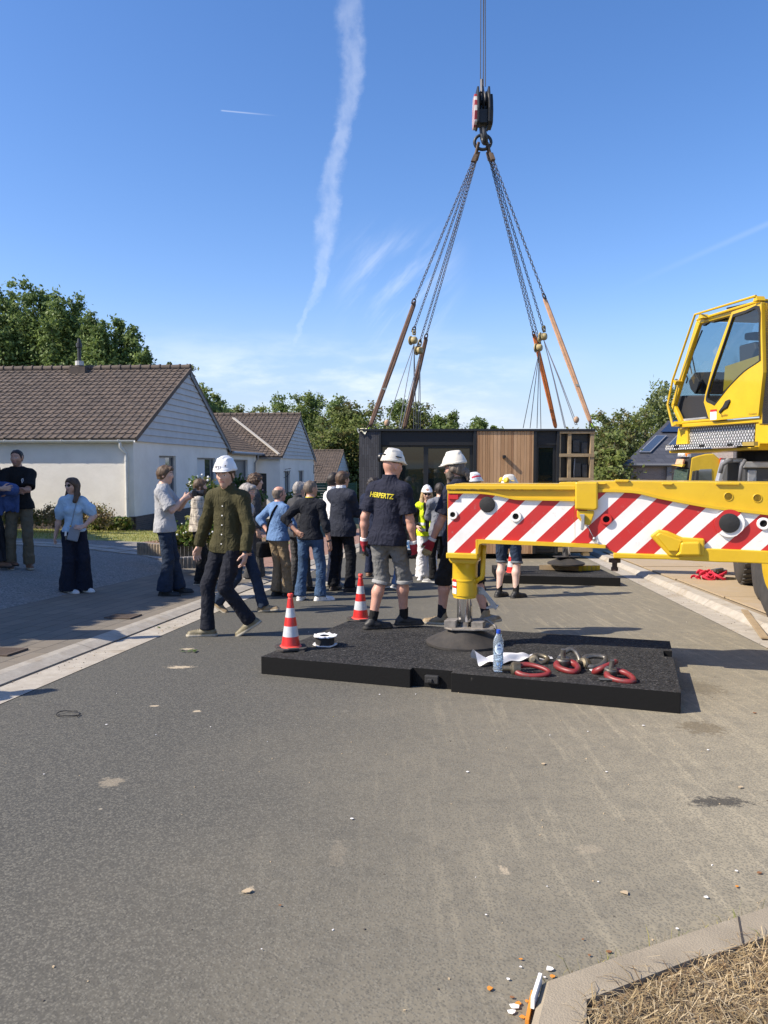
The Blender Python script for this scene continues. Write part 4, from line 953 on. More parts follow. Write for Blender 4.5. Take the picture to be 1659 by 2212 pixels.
mb = MB(); mbox(mb, 1084.5, 983.5, 1090.5, 990, MY - .12, MY); mb.build('wall_lamp', m_blk, mod, bevel=.004)
mb = MB(); mbox(mb, 1158, 931.6, 1201.5, 961, MY + .06, MY + .25); mb.build('fascia', m_blk2, mod)
mwin(1158, 961, 1201.5, MB_ - 2, MY + .10, 6.0, 'door')
tf = []
mb = MB(); mbox(mb, 1207, 935, 1282, MB_, MY + .16, MY + .27); mb.build('foil_backing', mat('black_foil', (0.012, 0.012, 0.013), 0.35, bump=0.8, bscale=5), mod)
for a, b, c, d in ((1207, 929 + 3, 1283, 936.5), (1207, 980, 1282.5, 987), (1207, 1032, 1282, 1038.5), (1207, 1183, 1282, 1192)):
    mb = MB(); mbox(mb, a, b, c, d, MY - .015, MY + .05); mb.build('timber_rail', m_tim, mod, bevel=.004)
for a, b in ((1207.5, 1210.5), (1225.5, 1232.8), (1274, 1282)):
    mb = MB(); mbox(mb, a, 936, b, 1190, MY + .005, MY + .16); mb.build('timber_stud', m_tim, mod, bevel=.004)
for a, b, c, d in ((1238, 950, 1252, 977), (1257, 955, 1270, 980), (1239, 1000, 1256, 1030), (1259, 1003, 1270, 1031)):
    mb = MB(); mbox(mb, a, b, c, d, MY + .10, MY + .158); mb.build('wrapped_unit', mat('grey_foil', (0.035, 0.036, 0.038), 0.4, bump=0.8, bscale=12), mod, bevel=.01)
mb = MB(); c_ = lambda u, v, d=0.0: V((mx(u), MY + .06 + d, mz(v))); mb.tube([c_(1242, 990), c_(1241, 1005), c_(1240, 1020), c_(1241, 1036)], .012, 6); mb.build('conduit', mat('grey_plastic', (.3, .3, .3), .5), mod, smooth=True)
mb = MB(); mbox(mb, 872, 1167, 900, 1187.5, MY - .02, MY + .015); wp = mb.build('white_wrap', mat('white_film', (.72, .76, .78), .4, bump=.3, bscale=20), mod)
vs, fs = text_mesh('BOND', 0.15, 0.004); mb = MB(); ca, sa = math.cos(R(-12)), math.sin(R(-12)); tm = c_(885, 1181)
mb.add([(tm.x + p.x * ca - p.y * sa, MY - .024, tm.z + p.x * sa + p.y * ca) for p in vs], fs); mb.build('print', mat('blue_print', (.05, .25, .55), .5), wp)
mb = MB(); rs = random.Random(5)
for i in range(5): mb.tube([(tm.x + rs.uniform(-.1, .1), MY - .024, tm.z + rs.uniform(.05, .16)) for _ in range(3)], .006, 4)
mb.build('drawing', MATS['blue_print'], wp)
for a, b in ((783, 797), (1262, 1276)):
    mb = MB(); mbox(mb, a, MB_ - 1, b, MB_ + 5, MY + .02, MY + .3); mb.build('support_block', mat('new_wood', (.5, .36, .17), .8, var=.2), mod)
mb = MB(); mbox(mb, 778, 1188, 1281, MB_ + 1, MY + .2, MY + 3.4); mb.build('underframe', m_blk2, mod)
# corner protection cloth on the roof edge
mb = MB(); a = c_(772, 929); b = c_(792, 929)
mb.sheet(lambda i, j: a.lerp(b, i / 6) + V((0, -.1 + j * .06, .03 + .03 * math.sin(i * 1.9 + j) - .04 * (j == 0) - .10 * (j == 0) * (i in (1, 4, 5)))), list(range(7)), list(range(5)))
tag(mb.build('corner_protector', [mat('pale_yellow_cloth', (.62, .55, .25), .8, col2=(.75, .75, .68), vscale=6)], smooth=True), 'crumpled white and yellow pad over the left top corner of the black module', 'pad')
# ------------------------------------------------------------------ hook block, ropes, chains, slings, hoists
m_chain = mat('chain_steel', (0.075, 0.062, 0.055), 0.6, 0.5, var=0.4, vscale=8)
m_hook = mat('hook_black', (0.015, 0.017, 0.02), 0.5, var=.3, vscale=6)
RY = 21.0
def hp(u, v, Y=RY): return P(u, v, Y)
hb = thing('hook_block', 'black crane hook block with red and white striped cheek hanging from four wire ropes', 'hook block', hp(1043, 245))
mb = MB(); cxx, yy_ = hp(1042.5, 240).x, RY; zt, zb_ = hp(0, 193).z, hp(0, 277).z; s_ = RY / 1662
def hpoly(pts, y0, y1, x0=1042.5):
    mb.prism([V((cxx + (u - x0) * s_, y0, hp(0, v).z)) for u, v in pts], (0, y1 - y0, 0))
# two cheek plates seen edge on, ballast weights, sheaves between
for sx_ in (-1, 1):
    e = MB(); prof_ = [(0, 195), (6, 197), (6, 272), (0, 276)]
    xs = cxx + sx_ * 9.5 * s_
    pts = [(-.30, hp(0, 215).z), (-.18, zt), (.18, zt), (.30, hp(0, 215).z), (.36, hp(0, 245).z), (.30, zb_ + .06), (.2, zb_), (-.2, zb_), (-.30, zb_ + .06), (-.36, hp(0, 245).z)]
    e.prism([V((xs, RY + y, z)) for y, z in pts], (sx_ * 0.05, 0, 0)); pl = e.build('cheek_plate', m_hook, hb, bevel=.01)
    e = MB(); e.prism([V((xs + sx_ * .05, RY + y * .86, hp(0, 245).z + (z - hp(0, 245).z) * .80 - .06)) for y, z in pts], (sx_ * .075, 0, 0)); 
    mw = mat('hook_stripes', (.7, .7, .7), .5)
    if sx_ < 0:
        q = NT(mw); S = q.sep(); f_ = q.m('FRACT', q.m('MULTIPLY', q.m('ADD', S[2], q.m('MULTIPLY', S[1], 1.0)), 2.9)); q.col(q.mix(q.m('GREATER_THAN', f_, .5), (.50, .49, .47), (.30, .03, .04)))
    e.build('ballast_weight', mw if sx_ < 0 else m_hook, pl, bevel=.012)
mb = MB()
for k in (-.10, 0, .10): mb.lathe([(.24, -.03), (.28, -.03), (.25, 0), (.28, .03), (.24, .03)], (cxx + k, RY, hp(0, 222).z), (1, 0, 0), 20)
mb.box((cxx, RY, hp(0, 256).z), (.22, .34, .34)); mb.tube([(cxx - .2, RY, hp(0, 222).z), (cxx + .2, RY, hp(0, 222).z)], .06, 10); mb.build('sheaves', m_hook, hb, smooth='auto')
mb = MB(); mb.tube([hp(1041.5, 200), hp(1041, 172)], [.06, .045], 10); mb.tube([hp(1040.5, 186), hp(1042, 186)], .08, 8); mb.build('rope_socket', mat('dull_steel', (.12, .12, .125), .5, .7), hb, smooth='auto')
mb = MB(); mb.tube([hp(1043, 276), hp(1043, 300)], [.10, .075], 10)
mb.tube([hp(1043, 296) + V((.20 * math.sin(a) * .2, -.17 + .17 * math.cos(a), -.02 - .20 * math.sin(a) * .9)) for a in frange(-.2, 4.0, 12)], [.075] * 9 + [.06, .05, .035, .02], 8)
mb.build('hook', m_hook, hb, smooth='auto')
m_rope = mat('wire_rope', (.10, .10, .105), .5, .6)
for u0, u1, dy in ((1039.2, 1040.8, .15), (1042.2, 1042.6, -.2), (1046.4, 1046.6, -.2), (1045.0, 1048.0, .15)):
    mb = MB(); a = hp(u0, 195); b = hp(u1, -260); a.y = RY + dy; b.y = RY + dy * .6; mb.tube([a, b], .0125, 6); mb.build('wire_rope', m_rope, hb)
mr = MB(); mr.tube([hp(1043, 303) + V((math.cos(a) * 0.22, 0.0, math.sin(a) * .19 - .05)) for a in frange(0, 6.2832, 24)[:-1]], .042, 8, closed=True)
ring = tag(mr.build('master_link', m_hook, smooth=True), 'thick black oval master link hanging in the crane hook', 'lifting ring')
def chain_mb(mb, a, b, pitch=0.088, w=0.030, r=0.0105):
    d = b - a; L = d.length; n = max(2, int(L / pitch)); d.normalize(); x = d.orthogonal().normalized(); y = d.cross(x)
    for i in range(n):
        c = a + d * (L * (i + .5) / n); s = x if i % 2 else y; hl = pitch * .5
        pts = [c + d * hl + s * 0, c + d * hl * .75 + s * w * .8, c + s * w, c - d * hl * .75 + s * w * .8, c - d * hl, c - d * hl * .75 - s * w * .8, c - s * w, c + d * hl * .75 - s * w * .8]
        mb.tube(pts, r, 5, closed=True)
top_l, top_r = hp(1027, 322), hp(1058, 320)
def shackle_mb(mb, c, d, r=.06, t=.018):
    d = d.normalized(); x = d.orthogonal().normalized()
    mb.tube([c + d * r * 1.3 * math.cos(a) + x * r * math.sin(a) for a in frange(-2.6, 2.6, 12)], t, 6); mb.tube([c + d * r * -1.15 + x * r, c + d * r * -1.15 - x * r], t * 1.1, 6)
CH = [(1024, 342, 895.5, 648, 20.1, 'outer left chain leg, running to the long brown sling', -.1), (1026, 342, 895.5, 708, 21.3, 'second chain leg on the left, running to the upper yellow hoist', .05), (1029, 340, 907, 739, 21.6, 'third chain leg on the left, running to the lower yellow hoist', .12), (1031, 338, 921.5, 723, 22.1, 'innermost left chain leg, running to the short brown sling', .2),
      (1056, 338, 1152, 718, 22.1, 'innermost right chain leg, running to the orange sling', .2), (1058, 340, 1163.5, 733, 21.6, 'second chain leg on the right, running to the lower yellow hoist', .12), (1061, 340, 1173, 707, 21.3, 'third chain leg on the right, running to the upper yellow hoist', .05), (1063, 338, 1174, 636, 20.1, 'outer right chain leg, running to the pale sling', -.1)]
for i, (u0, v0, u1, v1, Y, lb, dy) in enumerate(CH):
    a = hp(u0, v0, RY + dy); b = P(u1, v1, Y); top = hp(1043 + (-9 if i < 4 else 9), 308) + V((0, dy * .3, 0)); d = (b - a).normalized()
    root = thing('chain_sling', 'steel lifting chain, ' + lb, 'lifting chain', a, 'chain legs of the lifting gear')
    mb = MB(); chain_mb(mb, a - (a - b) * .02, b); mb.build('chain', m_chain, root, smooth=True)
    mb = MB(); mb.tube([a, top + V((-.02, 0, 0)), top + V((.02, .02, 0)), a + d.orthogonal() * .02], .022, 6); mb.obb(a, d * .1, V((.05, 0, 0)), V((0, .045, 0))); mb.build('upper_link', mat('rusty_steel', (.16, .11, .075), .7, .4, var=.4), root, smooth='auto')
    mb = MB(); shackle_mb(mb, b + d * .05, -d); mb.build('shackle', m_chain, root, smooth=True)
SLG = [(896, 651, 20.1, 799, 922, MY + .2, 'brown', 'long brown web sling down to the left front corner of the module'), (921, 742 - 14, 22.1, 873, 926, MY + 3.0, 'brown', 'shorter brown web sling behind the left hoist chains'), (1153, 721, 22.1, 1200.5, 925, MY + 3.0, 'orange', 'orange web sling behind the right hoist chains'), (1175, 642, 20.1, 1276, 914, MY + .2, 'pale', 'pale tan web sling down to the right front corner of the module')]
mc = {'brown': mat('brown_webbing', (.13, .075, .05), .85, var=.25, vscale=12), 'orange': mat('orange_webbing', (.50, .14, .03), .8, var=.25, vscale=12), 'pale': mat('tan_webbing', (.52, .30, .17), .85, var=.2, vscale=10)}
m_lime = mat('lime_paint', (.45, .62, .05), .5)
for u0, v0, Y0, u1, v1, Y1, cn, lb in SLG:
    a, b = P(u0, v0, Y0), P(u1, v1, Y1); root = thing('web_sling', lb, 'lifting sling', b, 'web slings of the lifting gear'); mb = MB(); d = b - a
    for off in (-.012, .02): mb.tube([a, a.lerp(b, .03) + V((off, 0, 0)), a.lerp(b, .5) + V((off * 2, .0, 0)), a.lerp(b, .97) + V((off, 0, 0)), b], [.03, .042, .04, .042, .03], 6, flat=(V((1, 0, 0)), .35))
    mb.build('webbing', mc[cn], root, smooth=True)
    if cn != 'orange' and v0 < 700:
        mb = MB(); shackle_mb(mb, b + d.normalized() * .05, -d, .07, .016); mb.build('shackle', m_chain, root, smooth=True)
        mb = MB(); mb.tube([b + V((.0, 0, -.02)), b + V((.05 if u1 > 900 else -.05, -.02, -.1)), b + V((0, 0, -.14))], .03, 6); mb.build('lifting_eye', m_lime, root, smooth=True)
        t_ = a.lerp(b, .70); mb = MB(); mb.prism([t_ + V((-.06, -.03, 0)), t_ + V((.06, -.03, .02)), t_ + V((.05, -.03, -.05))], (0, -.004, 0)); mb.build('tag', mat('sling_tag', (.3, .33, .3), .6), root)
m_hoist = mat('hoist_yellow', (.34, .27, .12), .6, var=.3, vscale=10)
m_thin = mat('thin_chain', (.22, .22, .23), .5, .6)
HO = [(894.5, 735, 21.3, [(836, 917, 20.2), (862, 925, 20.6), (893.5, 926, 22), (899, 926, 22.3)], 'upper yellow chain hoist on the left leg'), (907, 757, 21.6, [(866, 926, 20.8), (903, 926, 22.3), (908, 926, 22.6)], 'lower yellow chain hoist on the left leg, beside the brown sling'),
      (1165, 751, 21.6, [(1130, 925, 22.4), (1145, 925, 22.5), (1160, 925, 22.5), (1168.5, 926, 22)], 'lower yellow chain hoist on the right leg, beside the orange sling'), (1175, 727, 21.3, [(1220, 925, 20.7), (1222.5, 925, 20.8), (1243, 918, 20.2), (1247, 918, 20.2)], 'upper yellow chain hoist on the right leg')]
for u, v, Y, fan, lb in HO:
    c = P(u, v, Y); root = thing('chain_hoist', lb, 'chain hoist', c, 'manual chain hoists on the lifting gear')
    mb = MB(); mb.lathe([(.0, -.075), (.075, -.075), (.10, -.045), (.10, .045), (.075, .075), (0, .075)], c, V((.85, -.5, 0)), 18); mb.lathe([(.03, -.12), (.125, -.12), (.125, -.09), (.03, -.09)], c, V((.85, -.5, 0)), 18); mb.build('housing', m_hoist, root, smooth='auto')
    mb = MB(); up = c + V((0, 0, .17)); shackle_mb(mb, up + V((0, 0, .05)), V((0, 0, 1)), .055, .02); mb.build('hook', m_hoist, root, smooth=True)
    for fu, fv, fy in fan:
        b = P(fu, fv, fy); mb = MB(); mb.tube([c + V((0, 0, -.1)), c.lerp(b, .5) + V((0, 0, 0)), b], .011, 5); mb.build('load_chain', m_thin, root)
    b = P(*fan[0][:2], fan[0][2]) if u < 1000 else P(1245, 910, 20.2)
    if lb.startswith('upper'): mb = MB(); mb.ball(b + V((0, 0, .04)), .075, 8, 6, sc=(1, .7, 1.2)); mb.build('bottom_hook', mat('tan_hook', (.4, .26, .16), .6), root, smooth=True)
# ------------------------------------------------------------------ mobile crane: outrigger beam with warning stripes, jack, wheels, carrier, cab
m_yel = mat('crane_yellow', (0.80, 0.50, 0.012), 0.38, coat=0.25)
q = NT(m_yel)
c = q.mix(q.ss(q.noise(2.2, 6, 0.7), .3, .75), (.58, .365, .011), (.66, .43, .014)); c = q.mix(q.m('MULTIPLY', q.ss(q.noise(7, 8, .75, stretch=(1, 1, 2.5)), .58, .74), .5), c, (.26, .17, .04)); c = q.mix(q.m('MULTIPLY', q.ss(q.noise(42, 5, .8, stretch=(1, 1, .35)), .63, .72), .35), c, (.16, .12, .06)); q.col(c)
q.rough(q.ss(q.noise(5, 5), .3, .7, .30, .48)); q.bump(q.noise(300, 2), .04, .002)
m_yscr = mat('scraped_yellow', (.75, .47, .012), .45)
q = NT(m_yscr); S = q.sep()
sc_ = q.m('MULTIPLY', q.ss(q.noise(14, 6, .7, stretch=(1, 1, 2.2)), .47, .56), q.m('MULTIPLY', q.ss(S[2], 1.175, 1.195), q.ss(S[2], 1.235, 1.218)))
q.col(q.mix(sc_, (.60, .375, .012), (.10, .08, .05)))
m_blkr = mat('black_rubber', (.018, .018, .018), .75, var=.25, vscale=10, bump=.2)
m_chrome = mat('chrome_rod', (.55, .55, .56), .12, 1.0)
m_steel = mat('galvanised', (.36, .37, .38), .45, .6, var=.25, vscale=14)
m_white = mat('white_paint', (.78, .77, .74), .4); m_redp = mat('red_paint', (.52, .028, .022), .4)
crane = thing('mobile_crane', 'yellow mobile crane with open cab and a striped outrigger beam over the road', 'crane', (5.2, 10, -.4))
be = V((.958, -.287, 0)); bn = V((-.287, -.958, 0)); b0 = P(1003, 1100, 6.65)
def BP(u, v, off=0.0):
    d = ray(u, v); o = V((0, 0, CAMH)); t = ((b0 - o).dot(bn) + off) / d.dot(bn); return o + d * t
def slab(mb, uv, off, th, mi=None):
    mb.prism([BP(u, v, off) for u, v in uv], bn * -th, mi)
m_stripe = mat('warning_stripes', (.8, .8, .8), .42)
q = NT(m_stripe); S = q.sep()
pa = BP(966.6, 1135.8); ph = (pa.dot(be) - pa.z)
al = q.m('ADD', q.m('MULTIPLY', S[0], .958), q.m('MULTIPLY', S[1], -.287))
fr_ = q.m('FRACT', q.m('ADD', q.m('DIVIDE', q.m('SUBTRACT', q.m('SUBTRACT', al, S[2]), ph), .2915), 100.0))
wht = q.mix(q.ss(q.noise(4, 6, .7), .35, .7), (.80, .79, .76), (.72, .70, .66)); red = q.mix(q.ss(q.noise(3, 6, .7), .35, .7), (.50, .022, .020), (.44, .026, .024))
c = q.mix(q.m('LESS_THAN', fr_, .5), wht, red); c = q.mix(q.m('MULTIPLY', q.ss(q.noise(11, 6, .75), .60, .72), .4), c, (.30, .28, .25)); q.col(q.mix(q.m('MULTIPLY', q.ss(q.noise(38, 4, .8, stretch=(1, 1, .4)), .64, .70), .3), c, (.2, .19, .17)))
q.rough(q.ss(q.noise(6, 4), .3, .7, .32, .5))
ib = MB(); slab(ib, [(966.5, 1050), (1300, 1050), (1310, 1180), (1040, 1171), (1031, 1178), (1030, 1198), (966.5, 1196)], 0, .40)
inner_o = ib.build('outrigger_beam', m_yel, crane, bevel=.006)
mb = MB(); slab(mb, [(964, 1047.2), (1243, 1048.2), (1243, 1059), (964, 1058.5)], .035, .47); mb.build('top_flange', m_yscr, inner_o, bevel=.008)
mb = MB(); slab(mb, [(982, 1044.8), (1243, 1045.6), (1243, 1048.0), (982, 1047.2)], -.02, .36); mb.build('wear_strip', m_yel, inner_o, bevel=.004)
def curve_strip(cv, h, off, th): 
    mb = MB()
    for (u0, v0), (u1, v1) in zip(cv, cv[1:]): slab(mb, [(u0, v0), (u1, v1), (u1, v1 + h), (u0, v0 + h)], off, th)
    return mb
def cr(pts, n=6):       # smooth polyline through the points
    out = []
    P_ = [pts[0]] + pts + [pts[-1]]
    for i in range(1, len(P_) - 2):
        a, b, c, d = [V((*p, 0)) for p in P_[i - 1:i + 3]]
        for k in range(n):
            t = k / n; out.append(tuple((0.5 * ((2 * b) + (c - a) * t + (2 * a - 5 * b + 4 * c - d) * t * t + (3 * b - a - 3 * c + d) * t ** 3))[:2]))
    return out + [pts[-1]]
z8 = lambda x, y: (932.5 + x * .1984, 1014.8 + y * .1984); z7 = lambda x, y: (1289.3 + x * .2229, 960 + y * .2229)
rib = cr([z8(178, 232), z8(420, 234), z8(560, 240), z8(700, 258), z8(850, 290), z8(930, 303), z8(1100, 308), z8(1555, 318)])
curve_strip([(u, v + .3) for u, v in rib], 4.6, .03, .03).build('rib', m_yel, inner_o)
pt = [(u, v + 4.6) for u, v in rib]
mb = MB(); slab(mb, pt + [(1242, 1173.6), z8(580, 762), (1027.3, 1166), (1027, 1196.3), (966.8, 1194.4)], .004, .004); panel_i = mb.build('warning_panel', m_stripe, inner_o)
mb = MB(); slab(mb, [(963.3, 1194.2), (1031.2, 1196.3), (1031.2, 1208.6), (963.3, 1206.2)], .04, .5); slab(mb, [(1027.3, 1165.8), (1031.5, 1165.9), (1031.5, 1197), (1027.3, 1196.8)], .035, .45); mb.build('foot_flange', m_yel, inner_o, bevel=.008)
mb = MB(); slab(mb, [(1027.5, 1165.6), (1047, 1166), (1242, 1173.6), (1308, 1177), (1308, 1184.6), (1041, 1173.8), (1035, 1176), (1033, 1185), (1033, 1197), (1031.4, 1197), (1031.4, 1166)], .04, .46); mb.build('bottom_flange', m_yel, inner_o, bevel=.006)
mb = MB(); slab(mb, [(968.5, 1067), (990, 1067.5), (990, 1079), (968.5, 1078.6)], .022, .02); mb.build('junction_box', mat('red_box', (.50, .02, .02), .4), inner_o, bevel=.004)
ob = MB(); slab(ob, [(1243, 1041.5), (1338, 1039), (1720, 1043.2), (1720, 1218), (1549, 1212), (1445, 1207), (1327, 1196), (1299, 1177.5), (1243, 1174)], .012, .56); outer_o = ob.build('outrigger_box', m_yel, crane, bevel=.008)
mb = MB(); slab(mb, [(1242, 1041), (1291.5, 1040.6), (1291.5, 1099), (1285, 1103), (1242, 1100)], .075, .1); mb.build('collar', m_yel, outer_o, bevel=.015)
rib2 = cr([z7(150, 434), z7(250, 438), z7(400, 450), z7(600, 498), z7(900, 556), z7(1200, 606), z7(1659, 658), z7(1950, 700)])
rib2 = [(1292, 1056.8)] + rib2
curve_strip(rib2, 6.2, .045, .04).build('rib', m_yel, outer_o)
mb = MB(); slab(mb, [(1291.5, 1064.2)] + [(u, v + 6.6) for u, v in rib2[1:]] + [(1720, 1193)] + [z7(1659, 1033), z7(1045, 1010), z7(700, 1068), z7(180, 1050), (1298.5, 1177.2), (1291.5, 1174), (1242.5, 1173), (1242.5, 1101)], .017, .005); mb.build('warning_panel', m_stripe, outer_o)
mb = MB(); slab(mb, [z7(160, 1052), z7(700, 1070), z7(800, 1085), z7(900, 1060), z7(1045, 1008), z7(1659, 1034), (1720, 1193), (1720, 1219), z7(1659, 1158), z7(1345, 1145), z7(1165, 1142), z7(700, 1117), z7(160, 1104)], .05, .3); mb.build('bottom_flange', m_yel, outer_o, bevel=.008)
mb = MB(); slab(mb, [z7(600, 826), z7(515, 890), z7(700, 1085), z7(1045, 1085), z7(1045, 915), z7(830, 902), z7(690, 842)], .062, .06); bk_ = mb.build('bracket', m_yel, outer_o, bevel=.012)
mb = MB(); slab(mb, [z7(610, 855), z7(570, 885), z7(700, 1040), z7(790, 1040), z7(830, 935), z7(700, 885)], .085, .03); mb.build('bracket_rib', m_yel, bk_, bevel=.01)
mb = MB(); slab(mb, [z7(815, 950), z7(1000, 945), z7(1010, 1080), z7(760, 1082), z7(800, 1040)], .10, .05); mb.build('bracket_block', m_yel, bk_, bevel=.015)
mb = MB(); slab(mb, [(1208, 1041.8), (1244, 1041.2), (1244, 1047), (1208, 1046.5)], -.1, .2); mb.build('guide', m_yel, outer_o, bevel=.006)
for a, b in (((1328, 1035.8), (1360, 1042)), ((1546, 1041.5), (1600, 1048)), ((1430, 1043), (1455, 1048)), ((1270, 1043), (1310, 1047))):
    mb = MB(); slab(mb, [a, (b[0], a[1] + .6), (b[0] - 3, b[1]), (a[0], b[1] - .4)], .035, .08); mb.build('stop_plate', m_yel, outer_o, bevel=.006)
def disc(u, v, r, parent, m, off=.02, h=.02, dome=False, name='lamp'):
    c_ = BP(u, v, off); s = r * (c_ - V((0, 0, CAMH))).dot(V((0, CP, -SP_))) / 1662; mb = MB()
    mb.lathe([(s, 0), (s, h), (s * .8, h * 1.4), (0, h * 1.7)] if dome else [(s, 0), (s, h), (0, h)], c_, bn, 28); return mb.build(name, m, parent, smooth='auto')
def ringp(u, v, r, ri, parent, off=.02, h=.016, m=None, bore=None):
    c_ = BP(u, v, off); k_ = (c_ - V((0, 0, CAMH))).dot(V((0, CP, -SP_))) / 1662; mb = MB(); r *= k_; ri *= k_
    mb.lathe([(r, -.01), (r, h * .6), (r * .93, h), (ri * 1.08, h), (ri, h * .8), (ri, -.05)], c_, bn, 28, closed=False); o = mb.build('lifting_socket', m or m_white, parent, smooth='auto')
    mb = MB(); mb.lathe([(ri, .003), (0, .003)], c_, bn, 24); mb.build('bore', bore or mat('bore_black', (.006, .006, .006), .8), o)
ringp(978.5, 1111.6, 10.4, 5.8, inner_o, .004); ringp(1114.4, 1115.6, 12, 6.6, inner_o, .004)
disc(1052.7, 1089.8, 17, inner_o, m_blkr, .006, .012, True, 'rubber_cap')
ringp(1309.8, 1121.6, 12, 7, outer_o, .017, .026, m_redp); ringp(1649, 1131, 13.5, 7.6, outer_o, .017)
disc(1575, 1130, 30, outer_o, m_stripe, .02, .025, False, 'lamp_ring'); disc(1575.5, 1130, 21, outer_o, m_blkr, .045, .012, True, 'rubber_cap')
for u, v in ((1573.5, 1072.6), (1636, 1076)):
    ringp(u, v, 9.5, 8, outer_o, .012, .006, m_yel, mat('hole_shade_yellow', (.30, .19, .012), .5))  # flat discs in darker yellow: shade of the holes painted, nothing is cut
# safety latch under the collar
mb = MB(); slab(mb, [(1246, 1103), (1283, 1104), (1283, 1111), (1275, 1134), (1268, 1134), (1258, 1130), (1246, 1117)], .05, .05); lt = mb.build('latch', m_yel, outer_o, bevel=.006)
mb = MB(); slab(mb, [(1252, 1111), (1263, 1111), (1262, 1140), (1259, 1146), (1254, 1144), (1256, 1122)], .085, .03); mb.build('latch_lever', m_steel, lt, bevel=.004)
mb = MB(); a = BP(1268, 1134, .06); b = BP(1284, 1164, .05); mb.tube([a, a.lerp(b, .5) + V((.01, 0, -.02)), b], .003, 5); mb.ball(b, .016, 8, 6); mb.build('pin_cord', m_steel, lt, smooth=True)
mb = MB(); a = BP(1328, 1207, -.1); mb.tube([a, a + V((0, 0, -.03)), a + V((0, 0, -.031)), a + V((0, 0, -.07)), a + V((0, 0, -.071)), a + V((0, 0, -.10))], [.05, .05, .022, .022, .03, .03], 8); mb.build('drain_bolt', mat('rust_brown', (.06, .035, .025), .8), outer_o)
# the jack under the beam end
jc = BP(1004.6, 1200, -.21); jx, jy = jc.x, jc.y; jf = jy / (1662 * CP)
zv = lambda v: P(1004, v, jy).z
mb = MB(); mb.lathe([(.118, zv(1208)), (.118, zv(1216)), (.112, zv(1218)), (.112, zv(1249)), (.116, zv(1250)), (.116, zv(1253)), (.112, zv(1254)), (.112, zv(1284)), (.104, zv(1285)), (.104, zv(1290))], (jx, jy, 0), n=36); jk = mb.build('jack_cylinder', m_yel, crane, smooth='auto')
mb = MB(); w_ = .13; mb.prism([BP(969, 1206, -.03), BP(1031, 1208, -.03), BP(1031, 1212, -.03), BP(1026, 1219, -.03), BP(974, 1217, -.03), BP(969, 1210, -.03)], bn * -.36); mb.build('jack_flange', m_yel, jk, bevel=.008)
mb = MB(); mb.lathe([(.069, zv(1290)), (.069, zv(1341)), (.06, zv(1343)), (.05, zv(1350)), (.06, zv(1358))], (jx, jy, 0), n=32); mb.build('jack_rod', m_chrome, jk, smooth='auto')
mb = MB(); mb.tube([BP(1046, 1178, -.15), BP(1044.5, 1190, -.15), BP(1043, 1240, -.15), BP(1041, 1248, -.15), BP(1030, 1254, -.17)], .022, 8); mb.tube([BP(1030, 1254, -.17), BP(1024, 1254, -.19)], .03, 8); mb.build('hydraulic_pipe', m_yel, jk, smooth=True)
mb = MB()
for k, (v0, v1, m_) in enumerate(((1249, 1255, 0), (1255, 1263, 1), (1263, 1268, 0), (1268, 1280, 1))):
    for a0 in (-2.9,):
        for i in range(4):
            a1, a2 = a0 + i * .13, a0 + (i + 1) * .13; R_ = .1165
            mb.add([(jx + R_ * math.cos(a1), jy + R_ * math.sin(a1), zv(v0)), (jx + R_ * math.cos(a2), jy + R_ * math.sin(a2), zv(v0)), (jx + R_ * math.cos(a2), jy + R_ * math.sin(a2), zv(v1)), (jx + R_ * math.cos(a1), jy + R_ * math.sin(a1), zv(v1))], [(0, 1, 2, 3)], m_)
mb.build('sticker', [m_redp, m_white], jk)
z0 = base(jy) + .147
mb = MB(); mb.lathe([(.0, z0 + .004), (.335, z0 + .004), (.345, z0 + .014), (.345, z0 + .034), (.33, z0 + .042), (.14, z0 + .135), (.13, z0 + .15), (0, z0 + .15)], (jx, jy, 0), n=48)
fp = mb.build('foot_plate', mat('grey_plastic_foot', (.018, .017, .016), .75, col2=(.055, .047, .038), vscale=5, bump=.25, bscale=30), crane, smooth='auto')
mb = MB(); pts = [(-.21, -.06), (-.15, -.14), (.05, -.16), (.22, -.14), (.24, -.06), (.2, .02), (.26, .1), (.12, .16), (-.08, .13), (-.2, .05)]
zz = z0 + .155; mb.prism([(jx + x + .02, jy + y, zz) for x, y in pts], (0, 0, .014)); mb.obb(V((jx - .12, jy - .02, zz + .04)), V((.02, .06, 0)), V((.05, -.01, 0)), V((0, 0, .035))); mb.obb(V((jx + .12, jy - .05, zz + .035)), V((.02, .05, 0)), V((.05, -.01, 0)), V((0, 0, .03)))
mb.obb(V((jx + .17, jy + .06, zz + .05)), V((.13, .06, .02)), V((-.01, .02, 0)), V((0, 0, .015))); mb.tube([(jx + .08, jy + .1, zz + .05), (jx + .2, jy + .02, zz + .07), (jx + .27, jy - .03, zz + .02), (jx + .29, jy - .06, zz - .06)], .014, 7)
mb.build('lock_clamp', mat('dusty_steel', (.30, .27, .23), .55, .5, var=.3, vscale=20), fp, bevel=.003)
mb = MB(); sc2 = lambda u, v, o=-.25: BP(u, v, o)
mb.prism([sc2(1031, 1268), sc2(1042, 1269), sc2(1046, 1275), sc2(1072, 1306), sc2(1071, 1311), sc2(1063, 1311), sc2(1044, 1285), sc2(1031, 1284)], bn * -.02); mb.prism([sc2(1049, 1313), sc2(1060, 1309), sc2(1074, 1309), sc2(1076, 1312), sc2(1070, 1318), sc2(1066, 1314), sc2(1051, 1316)], bn * -.07)
for v in (1273, 1280): mb.lathe([(.014, 0), (.014, .012), (0, .012)], sc2(1036.5, v), bn, 10)
mb.build('stowing_arm', m_steel, jk, bevel=.003)
